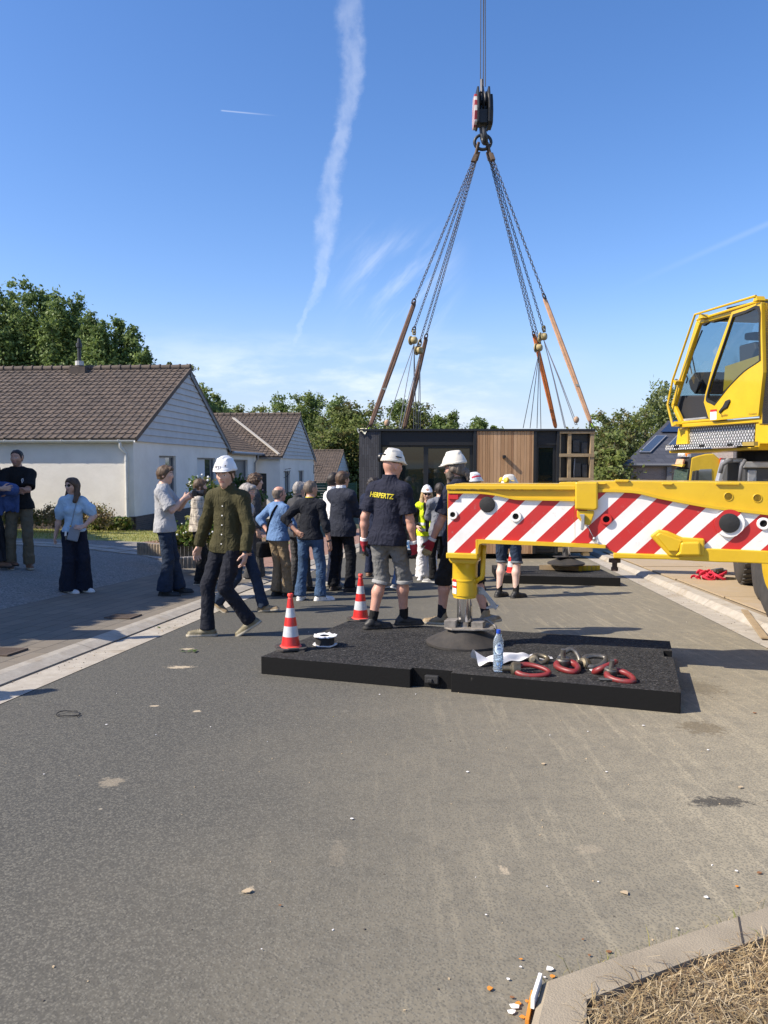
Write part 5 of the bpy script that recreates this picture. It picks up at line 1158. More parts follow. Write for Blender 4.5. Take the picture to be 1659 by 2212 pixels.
# wheels and carrier
ca = V((.32, .947, 0)).normalized(); cl = V((-ca.y, ca.x, 0))         # along the carrier, and out of its left side
def wheel(c, steer, r=.73, w=.44):
    s, k = math.sin(steer), math.cos(steer); ax = V((cl.x * k - cl.y * s, cl.x * s + cl.y * k, 0))
    root = MB(); rr = w / 2
    root.lathe([(r * .56, -rr), (r * .70, -rr * 1.04), (r * .90, -rr * .98), (r * .97, -rr * .85), (r, -rr * .7), (r, rr * .7), (r * .97, rr * .85), (r * .90, rr * .98), (r * .82, rr * 1.02), (r * .70, rr * 1.04), (r * .56, rr * .98), (r * .54, rr * .7), (r * .54, -rr * .7)], c, ax, 44, closed=True)
    fw = ax.cross(V((0, 0, 1)))
    for i in range(40):
        a = 2 * math.pi * i / 40; d = V((0, 0, 1)) * math.sin(a) + fw * math.cos(a); t_ = d.cross(ax)
        for sd_ in (-1, 1): root.obb(c + d * (r + .004) + ax * sd_ * rr * .42, ax * rr * .36 + t_ * .03 * sd_, t_ * .028, d * .014)
    ty = root.build('wheel', m_blkr_t, crane, smooth='auto')
    rm = MB(); rm.lathe([(r * .545, rr * .95), (r * .55, rr * .80), (r * .50, rr * .68), (r * .46, rr * .62), (r * .40, rr * .1), (r * .22, -rr * .1), (r * .2, rr * .45), (r * .15, rr * .55), (0, rr * .55)], c, ax, 36)
    for i in range(10):
        a = 2 * math.pi * i / 10; d = V((0, 0, 1)) * math.sin(a) + fw * math.cos(a); rm.lathe([(.018, 0), (.018, .05), (0, .05)], c + d * r * .30 + ax * rr * .0, ax, 6)
    rm.build('rim', m_yel, ty, smooth='auto')
m_blkr_t = mat('tyre_rubber', (.028, .027, .026), .8, col2=(.055, .05, .044), vscale=7, bump=.25, bscale=40)
w2c = P(1628, 1301, 10.16); w2c = V((w2c.x, 10.16, 0)) - cl * .24
for k, st in ((-2.0, .14), (0, .0), (2.3, 0.0)):
    p = w2c + ca * k + cl * (.12 if k < -1 else 0); zg = gz(p.x, p.y) + .03; wheel(V((p.x, p.y, zg + .73)), st)
    pr = p - cl * 2.1; wheel(V((pr.x, pr.y, zg + .73)), st)
def cbox(mb, a0, a1, l0, l1, z0, z1): 
    o = w2c + ca * ((a0 + a1) / 2) + cl * ((l0 + l1) / 2); mb.obb(V((o.x, o.y, (z0 + z1) / 2)), ca * ((a1 - a0) / 2), cl * ((l1 - l0) / 2), V((0, 0, (z1 - z0) / 2)))
mb = MB(); cbox(mb, -4.2, 6.5, -2.2, -.25, .25, 1.08); car = mb.build('carrier', m_yel, crane, bevel=.03)
mb = MB(); cbox(mb, 1.0, 4.4, -.9, .16, 1.09, 1.16); mb.build('mudguard', m_blkr, car, bevel=.02)
# far outrigger and its jack
e0 = V((P(1223, 1200, 14.2).x, 14.2, 0))
mb = MB(); mb.obb(V((e0.x + 1.6, 14.2 - .48 + .0, .66)), be * 2.0, bn * .2, V((0, 0, .24))); fb = mb.build('far_outrigger_beam', m_yel, crane, bevel=.02)
zf = base(14.2) + .145 + .13
mb = MB(); mb.lathe([(.11, .5), (.11, zf + .55), (.07, zf + .54), (.07, zf + .17), (.05, zf + .12)], e0, n=24); mb.build('far_jack', m_chrome, fb, smooth='auto')
mb = MB(); mb.lathe([(0, zf + .0), (.12, zf - .02), (.34, zf + .01), (.34, zf + .035), (.12, zf + .12), (0, zf + .12)], e0, n=32); mb.box((e0.x, e0.y - .02, zf + .15), (.45, .2, .014), .2); mb.build('far_foot_plate', MATS['grey_plastic_foot'], fb, smooth='auto')
# tool boxes on the deck
m_alu = mat('dull_aluminium', (.42, .43, .44), .5, .5, var=.2, vscale=4); m_dgrey = mat('dark_grey_box', (.06, .062, .066), .6)
def dk(u, v, Y=10.6): return P(u, v, Y)
def dbox(name, u0, v0, u1, v1, Y, d, m, parent=car, bev=.015):
    a, b = dk(u0, v1, Y), dk(u1, v0, Y); mb = MB(); mb.prism([a, V((b.x, Y, a.z)), b, V((a.x, Y, b.z))], (d * .3, d * .95, 0)); return mb.build(name, m, parent, bevel=bev)
dbox('tool_box', 1571, 997, 1605, 1050, 10.9, .6, m_dgrey); dbox('tool_box', 1607, 1010, 1720, 1055, 10.5, .7, m_dgrey)
t_ = dbox('tool_box_lid', 1606, 997, 1722, 1011, 10.45, .8, m_alu); dbox('hatch', 1615, 1015, 1635, 1043, 10.48, .04, m_alu, t_)
dbox('tool_box_lid', 1569, 989.5, 1606, 999, 10.85, .7, m_alu)
mb = MB(); mb.prism([dk(1549, 1045, 10.8), dk(1558, 1045, 10.8), dk(1574, 993, 10.8), dk(1563, 993, 10.8)], (0, .1, 0)); mb.build('ladder_plate', m_alu, car, bevel=.01)
mb = MB(); mb.tube([dk(1556, 1022, 10.7), dk(1560, 1004, 10.7), dk(1573, 996, 10.7), dk(1582, 995, 10.7)], .03, 8); mb.build('hose', mat('hose_grey', (.12, .12, .125), .6), car, smooth=True); mb = MB(); mb.tube([dk(1610, 993, 10.4), dk(1601, 1008, 10.4), dk(1597, 1045, 10.4)], .025, 8); mb.build('hose', mat('hose_grey', (.12, .12, .125), .6), car, smooth=True)
# ---- cab
L0, R0 = V((.3827 * 12, 12, 0)), V((.4868 * 10.1, 10.1, 0)); cs = (L0 - R0).normalized(); cn = V((-cs.y, cs.x, 0))
cn = cn if cn.x < 0 else -cn                                        # out of the side we look at
CIN = -cn
def CPt(zx, zy, off=0.0):
    u, v = 1289.3 + zx * .2232, 603.5 + zy * .2232; d = ray(u, v); o = V((0, 0, CAMH)); t = ((L0 - o).dot(cn) + off) / d.dot(cn); return o + d * t
def cprism(mb, pts, off, th, mi=None): mb.prism([CPt(x, y, off) for x, y in pts], CIN * th, mi)
def glassmat(name, tint, refl=.10):
    m = bpy.data.materials.new(name); m.use_nodes = True; t = m.node_tree; t.nodes.remove(t.nodes['Principled BSDF'])
    tr = t.nodes.new('ShaderNodeBsdfTransparent'); tr.inputs[0].default_value = (*tint, 1); gl = t.nodes.new('ShaderNodeBsdfGlossy'); gl.inputs['Roughness'].default_value = .03; gl.inputs[0].default_value = (.9, .95, 1, 1)
    fr = t.nodes.new('ShaderNodeFresnel'); fr.inputs[0].default_value = 1.5; mx_ = t.nodes.new('ShaderNodeMixShader'); mx_.inputs[0].default_value = refl; t.links.new(tr.outputs[0], mx_.inputs[1]); t.links.new(gl.outputs[0], mx_.inputs[2]); t.links.new(mx_.outputs[0], t.nodes['Material Output'].inputs[0]); return m
m_cg = glassmat('cab_glass', (.72, .80, .82)); m_cgd = glassmat('cab_glass_dark', (.50, .58, .60))
m_int = mat('cab_interior', (.02, .02, .022), .7, bump=.2); W_ = 1.0
cab = MB()
def strip(pts_out, pts_in, off, th):
    n = len(pts_out)
    for i in range(n - 1): cprism(cab, [pts_out[i], pts_out[i + 1], pts_in[i + 1], pts_in[i]], off, th)
for off in (0.0, -(W_ - .06)):
    strip([(1600, 210), (1305, 308), (958, 404), (715, 1222), (795, 1398), (1115, 1372)], [(1590, 262), (1308, 345), (990, 430), (748, 1215), (818, 1372), (1110, 1345)], off, .06)
    cprism(cab, [(1595, 212), (1660, 222), (1660, 1400), (1560, 1400), (1570, 1330), (1610, 900)], off, .06)
for a, b in (((958, 404), (1600, 210)), ((795, 1398), (1570, 1340))):
    mb_ = [CPt(*a), CPt(*b), CPt(*b) + CIN * W_, CPt(*a) + CIN * W_]; cab.prism(mb_, V((0, 0, .035 if a[1] < 800 else -.06)))
cb = cab.build('cab', m_yel, crane, bevel=.012)
mb = MB(); mb.prism([CPt(1600, 212), CPt(1660, 222), CPt(1660, 1398), CPt(1600, 1398)], CIN * W_); mb.build('rear_wall', m_int, cb)
mb = MB(); fpts = [(968, 412), (728, 1220)]; a, b = [CPt(*p) for p in fpts]; c3 = CPt(798, 1385); mb.add([a + CIN * .05, b + CIN * .05, b + CIN * (W_ - .05), a + CIN * (W_ - .05)], [(0, 1, 2, 3)]); mb.add([b + CIN * .05, c3 + CIN * .05, c3 + CIN * (W_ - .05), b + CIN * (W_ - .05)], [(0, 1, 2, 3)]); mb.build('windscreen', m_cg, cb)
mb = MB(); cprism(mb, [(1590, 262), (1308, 345), (990, 430), (748, 1215), (818, 1372), (1110, 1345), (1570, 1330)], -(W_ - .03), .006); mb.build('far_side_window', m_cg, cb)
# sliding door with its curved glass
door_o = [(1305, 315), (1592, 217), (1608, 900), (1562, 1322), (1112, 1368), (1078, 1335), (1035, 1190), (1050, 1105), (1130, 800)]
win = cr([(1315, 345), (1440, 305), (1568, 268), (1576, 520), (1580, 785)], 3) + cr([(1530, 820), (1420, 895), (1290, 1025), (1205, 1130), (1138, 1215)], 3) + cr([(1100, 1195), (1056, 1165), (1080, 1050), (1120, 920), (1230, 600)], 3)
def ring_prism(mb, outer, inner, off, th):
    # a plate with a hole: bridge two loops by resampling both around the hole's centre
    cx_ = sum(p[0] for p in inner) / len(inner); cy_ = sum(p[1] for p in inner) / len(inner)
    def hit(poly, a):
        best = 0; dx_, dy_ = math.cos(a), math.sin(a)
        for (x1, y1), (x2, y2) in zip(poly, poly[1:] + poly[:1]):
            ex, ey = x2 - x1, y2 - y1; den = dx_ * ey - dy_ * ex
            if abs(den) < 1e-9: continue
            t = ((x1 - cx_) * ey - (y1 - cy_) * ex) / den; s_ = ((x1 - cx_) * dy_ - (y1 - cy_) * dx_) / den
            if t > 0 and -1e-6 <= s_ <= 1 + 1e-6: best = max(best, t)
        return (cx_ + dx_ * best, cy_ + dy_ * best)
    angs = sorted({math.atan2(y - cy_, x - cx_) for x, y in outer + inner} | set(frange(-math.pi, math.pi, 60)[:-1]))
    n = len(angs); A_ = [CPt(*hit(outer, a), off) for a in angs]; B_ = [CPt(*hit(inner, a), off) for a in angs]
    vs = A_ + B_ + [p + CIN * th for p in A_] + [p + CIN * th for p in B_]; fs = []
    for i in range(n):
        j = (i + 1) % n; fs += [(i, j, n + j, n + i), (2 * n + i, 3 * n + i, 3 * n + j, 2 * n + j), (i, 2 * n + i, 2 * n + j, j), (n + i, n + j, 3 * n + j, 3 * n + i)]
    mb.add(vs, fs)
mb = MB(); ring_prism(mb, door_o, win, .05, .05); dr = mb.build('door', m_yel, cb)
def inset(poly, k):
    cx_ = sum(p[0] for p in poly) / len(poly); cy_ = sum(p[1] for p in poly) / len(poly); return [(p[0] + (cx_ - p[0]) * k, p[1] + (cy_ - p[1]) * k) for p in poly]
mb = MB(); ring_prism(mb, inset(win, -.015), inset(win, .045), .056, .02); mb.build('window_seal', m_blkr, dr)
mb = MB(); mb.add([CPt(x, y, .035) for x, y in win], [tuple(range(len(win)))]); mb.build('door_glass', m_cgd, dr)
mb = MB(); cprism(mb, [(1240, 842), (1572, 735), (1572, 785), (1420, 890), (1290, 1018), (1222, 1085)], .03, .012); mb.build('door_inner_panel', m_yel, dr)
mb = MB(); cprism(mb, [(1180, 1270), (1215, 1225), (1240, 1175), (1275, 1160), (1282, 1180), (1255, 1240), (1215, 1262), (1188, 1293), (1172, 1290)], .075, .03); mb.build('handle', m_blkr, dr, bevel=.01)
mb = MB(); cprism(mb, [(1097, 1265), (1157, 1258), (1157, 1356), (1097, 1362)], .054, .003, 0); cprism(mb, [(1097, 1262), (1157, 1256), (1157, 1276), (1097, 1282)], .058, .003, 1); mb.build('warning_sticker', [m_white, m_redp], dr)
def ctext(s, zx, zy, size, m, parent, bold=.0):
    vs, fs = text_mesh(s, size, bold); o_ = CPt(zx, zy, .0535); mb = MB(); mb.add([o_ - cs * p.x + V((0, 0, p.y)) for p in vs], fs); mb.build('lettering', m, parent)
m_ink = mat('brown_ink', (.16, .09, .02), .6)
ctext('Epsilon', 1234, 1315, .055, m_ink, dr); ctext('Crowland', 1508, 1302, .04, m_ink, dr)
# guard rail
mb = MB(); rail = [(1540, 160), (950, 340), (735, 970), (685, 1215), (735, 1422)]; mb.tube([CPt(*p, .10) for p in rail], .018, 8); rl = mb.build('guard_rail', m_yel, cb, smooth='auto')
for t in ([(1510, 215), (1555, 200), (1540, 160), (1525, 160)], [(975, 385), (1025, 370), (1003, 335), (990, 338)], [(735, 970), (770, 985), (750, 1025)], [(725, 1425), (770, 1400), (745, 1375)]):
    mb = MB(); cprism(mb, t, .10, .12); mb.build('rail_bracket', m_yel, rl)
mb = MB(); mb.tube([CPt(1260, 280, -.2), CPt(1500, 228, -.2)], .012, 6); mb.prism([CPt(1060, 352, -.1), CPt(1280, 285, -.1), CPt(1290, 300, -.1), CPt(1080, 362, -.1)], CIN * .5); mb.build('roof_wiper', m_blkr, cb)
# interior: seat, console, monitor, wiper
si = lambda x, y, o: CPt(x, y, -o)
mb = MB()
def iprism(pts, o, th): mb.prism([si(x, y, o) for x, y in pts], CIN * th)
iprism([(770, 1150), (810, 1125), (1040, 1120), (1090, 1372), (790, 1372)], .12, .3); mb.build('foot_console', m_int, cb, bevel=.02)
mb = MB(); iprism([(885, 985), (945, 900), (1000, 1000), (945, 1110), (905, 1060)], .3, .05); iprism([(940, 900), (1110, 895), (1100, 1110), (960, 1110)], .45, .3); mb.build('control_panel', m_int, cb, bevel=.01)
mb = MB(); iprism([(1420, 520), (1520, 505), (1530, 580), (1420, 590)], .5, .3); iprism([(1370, 640), (1530, 600), (1600, 1000), (1380, 1000)], .4, .45); iprism([(1230, 1000), (1560, 960), (1560, 1080), (1230, 1110)], .35, .5); mb.build('seat', m_int, cb, bevel=.03)
mb = MB(); cprism(mb, [(820, 1352), (1050, 1330), (1055, 1345), (820, 1372)], -.05, .02); mb.build('door_sill', m_alu, cb)
mb = MB(); wa = lambda x, y: CPt(x, y, -.35)
mb.tube([wa(1020, 492), wa(935, 700), wa(872, 912)], .012, 6); mb.tube([wa(945, 585), wa(900, 760), wa(848, 895)], .018, 6); mb.tube([wa(910, 690), wa(952, 895)], .01, 6); mb.tube([wa(895, 800), wa(920, 915)], .008, 6); mb.tube([wa(850, 900), wa(880, 960), wa(865, 1005)], .012, 6); mb.ball(wa(945, 588), .03, 8, 6); mb.build('wiper', m_blkr, cb, smooth='auto')
mb = MB(); cprism(mb, [(990, 432), (1300, 340), (1235, 395), (1110, 420), (1090, 405), (1030, 450), (1010, 440)], -.3, .05); mb.build('sun_blind', m_int, cb)
# walkway with chequer plate, yellow frame of the superstructure
m_dia = mat('chequer_plate', (.4, .4, .4), .4, .7)
q = NT(m_dia); S = q.sep(); s_ = q.m('DIVIDE', q.m('ADD', q.m('MULTIPLY', S[0], cs.x), q.m('MULTIPLY', S[1], cs.y)), .062); z_ = q.m('DIVIDE', S[2], .082)
a = q.m('ABSOLUTE', q.m('SUBTRACT', q.m('FRACT', q.m('ADD', s_, z_)), .5)); b = q.m('ABSOLUTE', q.m('SUBTRACT', q.m('FRACT', q.m('SUBTRACT', s_, z_)), .5))
dm = q.m('MULTIPLY', q.m('LESS_THAN', a, .28), q.m('LESS_THAN', b, .28)); q.col(q.mix(dm, (.16, .16, .165), (.75, .75, .75))); q.bump(dm, .6, .004)
mb = MB(); cprism(mb, [(878, 1438), (1535, 1372), (1518, 1572), (878, 1592)], -.10, .02); mb.build('chequer_panel', m_dia, cb)
mb = MB(); cprism(mb, [(660, 1602), (1412, 1573), (1406, 1610), (664, 1656)], .10, .03); mb.prism([CPt(660, 1602, .10), CPt(1412, 1573, .10), CPt(1412, 1573, -.12), CPt(660, 1602, -.12)], V((0, 0, -.015))); wk = mb.build('walkway', m_dia, cb)
mb = MB()
for x in (765, 1010, 1280): cprism(mb, [(x - 22, 1610 - (x - 765) * .04), (x + 30, 1608 - (x - 765) * .04), (x + 28, 1632 - (x - 765) * .04), (x - 20, 1634 - (x - 765) * .04)], .104, .004)
mb.build('drain_slots', MATS['bore_black'], wk)
mb = MB(); cprism(mb, [(1408, 1575), (1520, 1570), (1520, 1610), (1408, 1612)], .11, .06); mb.build('step_end', mat('tarnished_yellow', (.35, .25, .06), .5), wk)
mb = MB(); cprism(mb, [(785, 1440), (876, 1436), (876, 1595), (762, 1602)], -.06, .1); cprism(mb, [(1535, 1395), (1660, 1385), (1660, 1592), (1575, 1592), (1562, 1650), (1520, 1652)], -.02, .6); cprism(mb, [(698, 1652), (1530, 1622), (1530, 1648), (780, 1680), (698, 1682)], -.02, .5); mb.build('superstructure', m_yel, cb, bevel=.012)
mb = MB(); cprism(mb, [(1612, 222), (1900, 240), (1900, 1590), (1640, 1590), (1612, 1395)], -.25, 1.6); sp = mb.build('engine_housing', m_yel, cb, bevel=.03)
mb = MB(); cprism(mb, [(1625, 310), (1800, 320), (1800, 640), (1640, 630)], -.235, .02); mb.build('vent', m_blkr, sp)
mb = MB(); mb.lathe([(.75, -.45), (.75, .30)], CPt(1900, 1700, -1.2), n=32); mb.build('slew_ring', m_blkr, crane)
# ------------------------------------------------------------------ yellow lorry parked farther on
lor = thing('lorry', 'yellow articulated lorry cab with roof beacons and dark windows parked by the slate roofed house', 'lorry', P(1500, 1060, 33))
LY = 33.0
def lp(zx, zy, dy=0.0): u, v = z7(zx, zy); return P(u, v, LY + dy)
# side faces us almost square on, the nose is turned slightly towards us at the left
mb = MB(); sideo = [(888, 560), (888, 352), (915, 130), (985, 108), (1055, 92), (1130, 88), (1200, 150), (1200, 560)]
mb.prism([lp(*p) for p in sideo], V((0.9, 2.3, 0))); lb_ = mb.build('cab', m_yel, lor, bevel=.05)
fro = [(735, 560), (742, 330), (790, 120), (912, 120), (888, 352), (888, 560)]
mb = MB(); mb.prism([lp(740, 560, 1.9), lp(888, 560), lp(888, 352), lp(912, 122), lp(800, 122, 1.9), lp(745, 350, 1.9)], V((.35, .15, 0))); mb.build('nose', m_blkr, lor, bevel=.03)
mb = MB(); mb.prism([lp(748, 350, 1.85), lp(880, 352, .05), lp(898, 240, .05), lp(765, 240, 1.85)], V((-.06, -.03, 0))); mb.build('windscreen', mat('lorry_glass', (.06, .09, .08), .05, spec=.8), lor)
mb = MB(); mb.prism([lp(738, 200, 1.8), lp(845, 218, .1), lp(860, 192, .1), lp(752, 196, 1.8)], V((-.12, -.06, 0))); mb.build('sun_visor', m_yel, lor)
mb = MB(); mb.prism([lp(776, 190, 1.7), lp(848, 192, .3), lp(860, 142, .3), lp(792, 142, 1.7)], V((-.10, -.05, 0))); mb.build('sign_board', mat('orange_sign', (.75, .28, .04), .5, col2=(.7, .5, .4), vscale=6), lor)
mb = MB(); mb.bar(lp(795, 104, 1.5), lp(900, 108, .2), .12, .12); bm_ = mb.build('beacon_bar', m_alu, lor)
mb = MB(); 
for k, m_ in ((.15, 0), (.45, 0), (.8, 1)):
    a = lp(795, 98, 1.5).lerp(lp(900, 102, .2), k); mb.ball(a + V((0, -.05, .03)), .13, 8, 6, m_)
mb.build('beacons', [m_white, mat('amber_lens', (.7, .2, .02), .3)], bm_, smooth=True)
mb = MB(); mb.prism([lp(970, 352), lp(970, 262), lp(1000, 242), (lp(1112, 238)), lp(1116, 352)], V((-.01, -.03, 0))); mb.build('side_window', m_glassd, lor)
mb = MB(); mb.prism([lp(935, 352), lp(945, 258), lp(965, 250), lp(962, 352)], V((0, -.25, 0))); mb.build('mirror', m_blkr, lor); mb = MB(); mb.prism([lp(912, 352), lp(925, 262), lp(938, 255), lp(932, 352)], V((0, -.03, 0))); mb.build('quarter_window', m_glassd, lor)
mb = MB(); mb.prism([lp(1190, 130), lp(1215, 130), lp(1210, 200), lp(1190, 200)], V((0, -.1, 0))); mb.build('side_flag', m_redp, lor); mb = MB(); mb.prism([lp(700, 272, 2.1), lp(750, 250, 1.9), lp(745, 266, 1.9), lp(705, 280, 2.1)], V((0, -.1, 0))); mb.build('mirror_arm', m_blkr, lor)
mb = MB(); cz = lp(1050, 352).z; mb.box((lp(1190, 352).x + 1.5, LY + 1.2, cz - 1.9), (5.5, 2.2, .35)); mb.build('chassis', m_blkr, lor)
for x in (920, 1160, 1500): 
    mb = MB(); p = lp(x, 352); zg = gz(p.x, LY) + .5; mb.lathe([(.25, -.15), (.5, -.15), (.52, 0), (.5, .15), (.25, .15)], (p.x, LY + .2, zg), (0, 1, 0), 24, closed=True); mb.build('wheel', m_blkr_t, lor, smooth='auto')
for u, v, lb in ((1455, 1205, 'black lorry tyre visible under the striped beam, farther back'), ): pass
# ------------------------------------------------------------------ ground mats, cones, bottle, cloth, swivel rings, tape reel, litter
m_mat = mat('recycled_rubber', (.022, .022, .022), .9, spec=.2)
q = NT(m_mat); v_ = q.n('ShaderNodeTexVoronoi', {'Vector': q.tc, 'Scale': 60.0}).outputs
c = q.mix(q.n('ShaderNodeSeparateColor', {0: v_[1]}).outputs[0], (.008, .008, .008), (.034, .034, .034)); c = q.mix(q.m('MULTIPLY', q.ss(q.noise(48, 4, .8), .55, .64), .85), c, (.14, .135, .125)); c = q.mix(q.m('MULTIPLY', q.ss(q.noise(1.8, 5), .45, .7), .25), c, (.09, .085, .075)); q.col(c); q.bump(q.m('ADD', v_[0], q.noise(110, 3)), .6, .008)
m_mats = mat('rubber_side', (.012, .012, .012), .7, spec=.2)
q = NT(m_mats); q.col(q.mix(q.m('MULTIPLY', q.ss(q.noise(9, 7, .75), .64, .74), .6), (.006, .006, .006), (.10, .095, .085))); q.bump(q.noise(30, 4), .25, .006)
def ground_mat(label, fl, fr, br, h, notch=True):
    up = V((0, 0, h)); bl = fl + (br - fr); root = thing('ground_mat', label, 'ground mat', (fl + br) / 2, 'rubber load spreading mats')
    f = fr - fl; d = br - fr
    mb = MB(); n0, n1 = .405, .505; dp = .035
    pts = [fl, fl + f * n0, fl + f * n0 + d * dp * (1 if notch else 0), fl + f * n1 + d * dp * (1 if notch else 0), fl + f * n1, fr]
    if notch: pts += [fr + d * .62, fr + d * .62 - f * .022, fr + d * .75 - f * .022, fr + d * .75]
    pts += [br, bl]
    vs = [p - V((0, 0, .02)) for p in pts] + [p + up for p in pts]; n = len(pts)
    mb.add(vs, [tuple(range(n, 2 * n))], 0); mb.add(vs, [(i, (i + 1) % n, (i + 1) % n + n, i + n) for i in range(n)] + [tuple(range(n - 1, -1, -1))], 1)
    bm_ = bmesh.new
    o = mb.build('slab', [m_mat, m_mats], root, bevel=.006)
    if notch:
        c_ = fl + f * .455 + d * .022; mb = MB(); mb.obb(c_ + V((0, 0, h * .5)), f.normalized() * .055, d.normalized() * .02, V((0, 0, .032))); mb.obb(c_ + V((0, 0, h * .45)) - f.normalized() * .01, f.normalized() * .02, d.normalized() * .035, V((0, 0, .016))); mb.build('lifting_lug', m_blkr, root, bevel=.008)
    return root
FL, FR_, BR_ = G(564, 1455.5), G(1470, 1542), G(1447, 1385, .145) - V((0, 0, .145))
ground_mat('thick black rubber ground mat with speckled top under the near outrigger jack', FL, FR_, BR_, .145)
FL2, FR2, BR2 = G(1076, 1260), G(1340, 1266.8), G(1306, 1233, .145) - V((0, 0, .145))
BR2 = FR2 + (BR2 - FR2) * 1.6
ground_mat('black rubber ground mat farther down the road under the second outrigger', FL2, FR2, BR2, .145, False)
def on_mat(u, v): return G(u, v, .1465)
# timber blocks with yellow ends on the far mat
for i in range(5):
    p = G(1250 + i * 9.5, 1234 - i * 0.4, .147); mb = MB(); a = V((-.97, .24, 0)); mb.obb(p + V((0, .05, .045)) + a * .32, a * .36, V((.03, .0, 0)), V((0, 0, .045))) ; mb.cur = 1; mb.obb(p + V((0, .05, .045)) + a * -.045, a * .006, V((.031, 0, 0)), V((0, 0, .046)))
    tag(mb.build('timber_block', [m_tim, mat('yellow_end_paint', (.55, .40, .02), .6)], bevel=.003), ['timber packing block with yellow painted end, leftmost on the far mat', 'timber packing block with yellow end, second from the left on the far mat', 'timber packing block with yellow end, middle one on the far mat', 'timber packing block with yellow end, fourth from the left on the far mat', 'timber packing block with yellow end, rightmost on the far mat'][i], 'timber block', 'timber blocks on the far mat')
# cones
m_cr = mat('cone_red', (.60, .022, .018), .4, coat=.15, var=.2, vscale=18); m_cw = mat('cone_white', (.52, .54, .56), .4, var=.16, vscale=16); m_cb = mat('cone_base', (.045, .04, .036), .85, var=.25, vscale=12, bump=.2); m_cf = mat('cone_faded', (.75, .07, .05), .5)
def cone(label, p, h=.72):
    root = thing('traffic_cone', label, 'traffic cone', p, 'red and white traffic cones')
    k = h / .72; mb = MB(); w = .185 * k; t = .05 * k; rz = .3
    oct_ = [V((math.cos(a) * w * 1.35, math.sin(a) * w * 1.35, 0)) for a in [math.pi / 8 + i * math.pi / 4 + rz for i in range(8)]]
    sq = []
    for i in range(4):
        a = rz + math.pi / 4 + i * math.pi / 2; c_ = V((math.cos(a), math.sin(a), 0)) * w * 1.414; t1 = V((-math.sin(a), math.cos(a), 0)); sq += [c_ - (c_.normalized() + t1) * w * .22, c_ + (t1 - c_.normalized()) * w * .22]
    mb.prism([p + q_ + V((0, 0, .012)) for q_ in sq], (0, 0, t * .55)); mb.prism([p + q_ * .93 + V((0, 0, t * .5)) for q_ in sq], (0, 0, t * .4))
    for i in range(4): a = rz + i * math.pi / 2; d = V((math.cos(a), math.sin(a), 0)); mb.obb(p + d * w * .86 + V((0, 0, t * .85)), d * .02, V((-d.y, d.x, 0)) * w * .35, V((0, 0, t * .22)))
    for q_ in sq[::2]: mb.obb(p + q_ * .85 + V((0, 0, .006)), V((.03, 0, 0)), V((0, .03, 0)), V((0, 0, .008)))
    mb.build('base', m_cb, root, bevel=.005)
    R_ = lambda z: (.125 - (.125 - .030) * (z / .66)) * k
    mb = MB(); zs = [(0.045, 'r'), (.17, 'w'), (.30, 'r'), (.40, 'w'), (.515, 'r'), (.64, 'r')]
    def seg(z0, z1, mi): mb.lathe([(R_(z0), z0 * k), (R_(z1), z1 * k)], p, n=32, mi=mi)
    seg(.05, .175, 0); seg(.175, .305, 1); seg(.305, .415, 0); seg(.415, .53, 1); seg(.53, .645, 0)
    mb.lathe([(R_(.645), .645 * k), (.027 * k, .655 * k), (.027 * k, .67 * k), (.036 * k, .675 * k), (.036 * k, .70 * k), (.030 * k, .71 * k), (.018 * k, .712 * k), (.018 * k, .6 * k)], p, n=24, mi=2)
    mb.lathe([(.145 * k, .043 * k), (.135 * k, .052 * k), (R_(.05), .062 * k)], p, n=32, mi=2)
    mb.build('body', [m_cr, m_cw, m_cf], root, smooth='auto')
    return root
c1 = on_mat(628, 1403); cone('red and white traffic cone on the left corner of the near black mat', c1, (P(0, 1280, c1.y) - P(0, 1403, c1.y)).z)
c2 = G(779, 1341); cone('red and white traffic cone behind the near mat, beside the worker in grey shorts', c2, (P(0, 1238, c2.y) - P(0, 1341, c2.y)).z)
c3 = G(1105, 1240, .147); cone('traffic cone half hidden behind the bare legs of the worker in denim shorts', c3, .55)
# reel of film
p = on_mat(702, 1394); rt_ = thing('film_reel', 'white and black film reel standing on the near mat beside the cone', 'reel', p)
mb = MB(); mb.lathe([(.045, .012), (.085, .012), (.085, .075), (.045, .075)], p, n=28, closed=True); mb.build('core', m_blkr, rt_, smooth='auto')
for z in (.006, .085):
    mb = MB(); rs = random.Random(int(z * 100)); n = 30; vs = []
    for i in range(n):
        a = 2 * math.pi * i / n; w = rs.uniform(-.006, .009); vs += [p + V((math.cos(a) * .045, math.sin(a) * .045, z)), p + V((math.cos(a) * (.104 + w), math.sin(a) * (.104 + w), z + w * .8))]
    mb.add(vs, [(2 * i, 2 * i + 1, (2 * i + 3) % (2 * n), (2 * i + 2) % (2 * n)) for i in range(n)]); o = mb.build('flange', mat('white_card', (.75, .74, .72), .7), rt_); sm = o.modifiers.new('solid', 'SOLIDIFY'); sm.thickness = .006
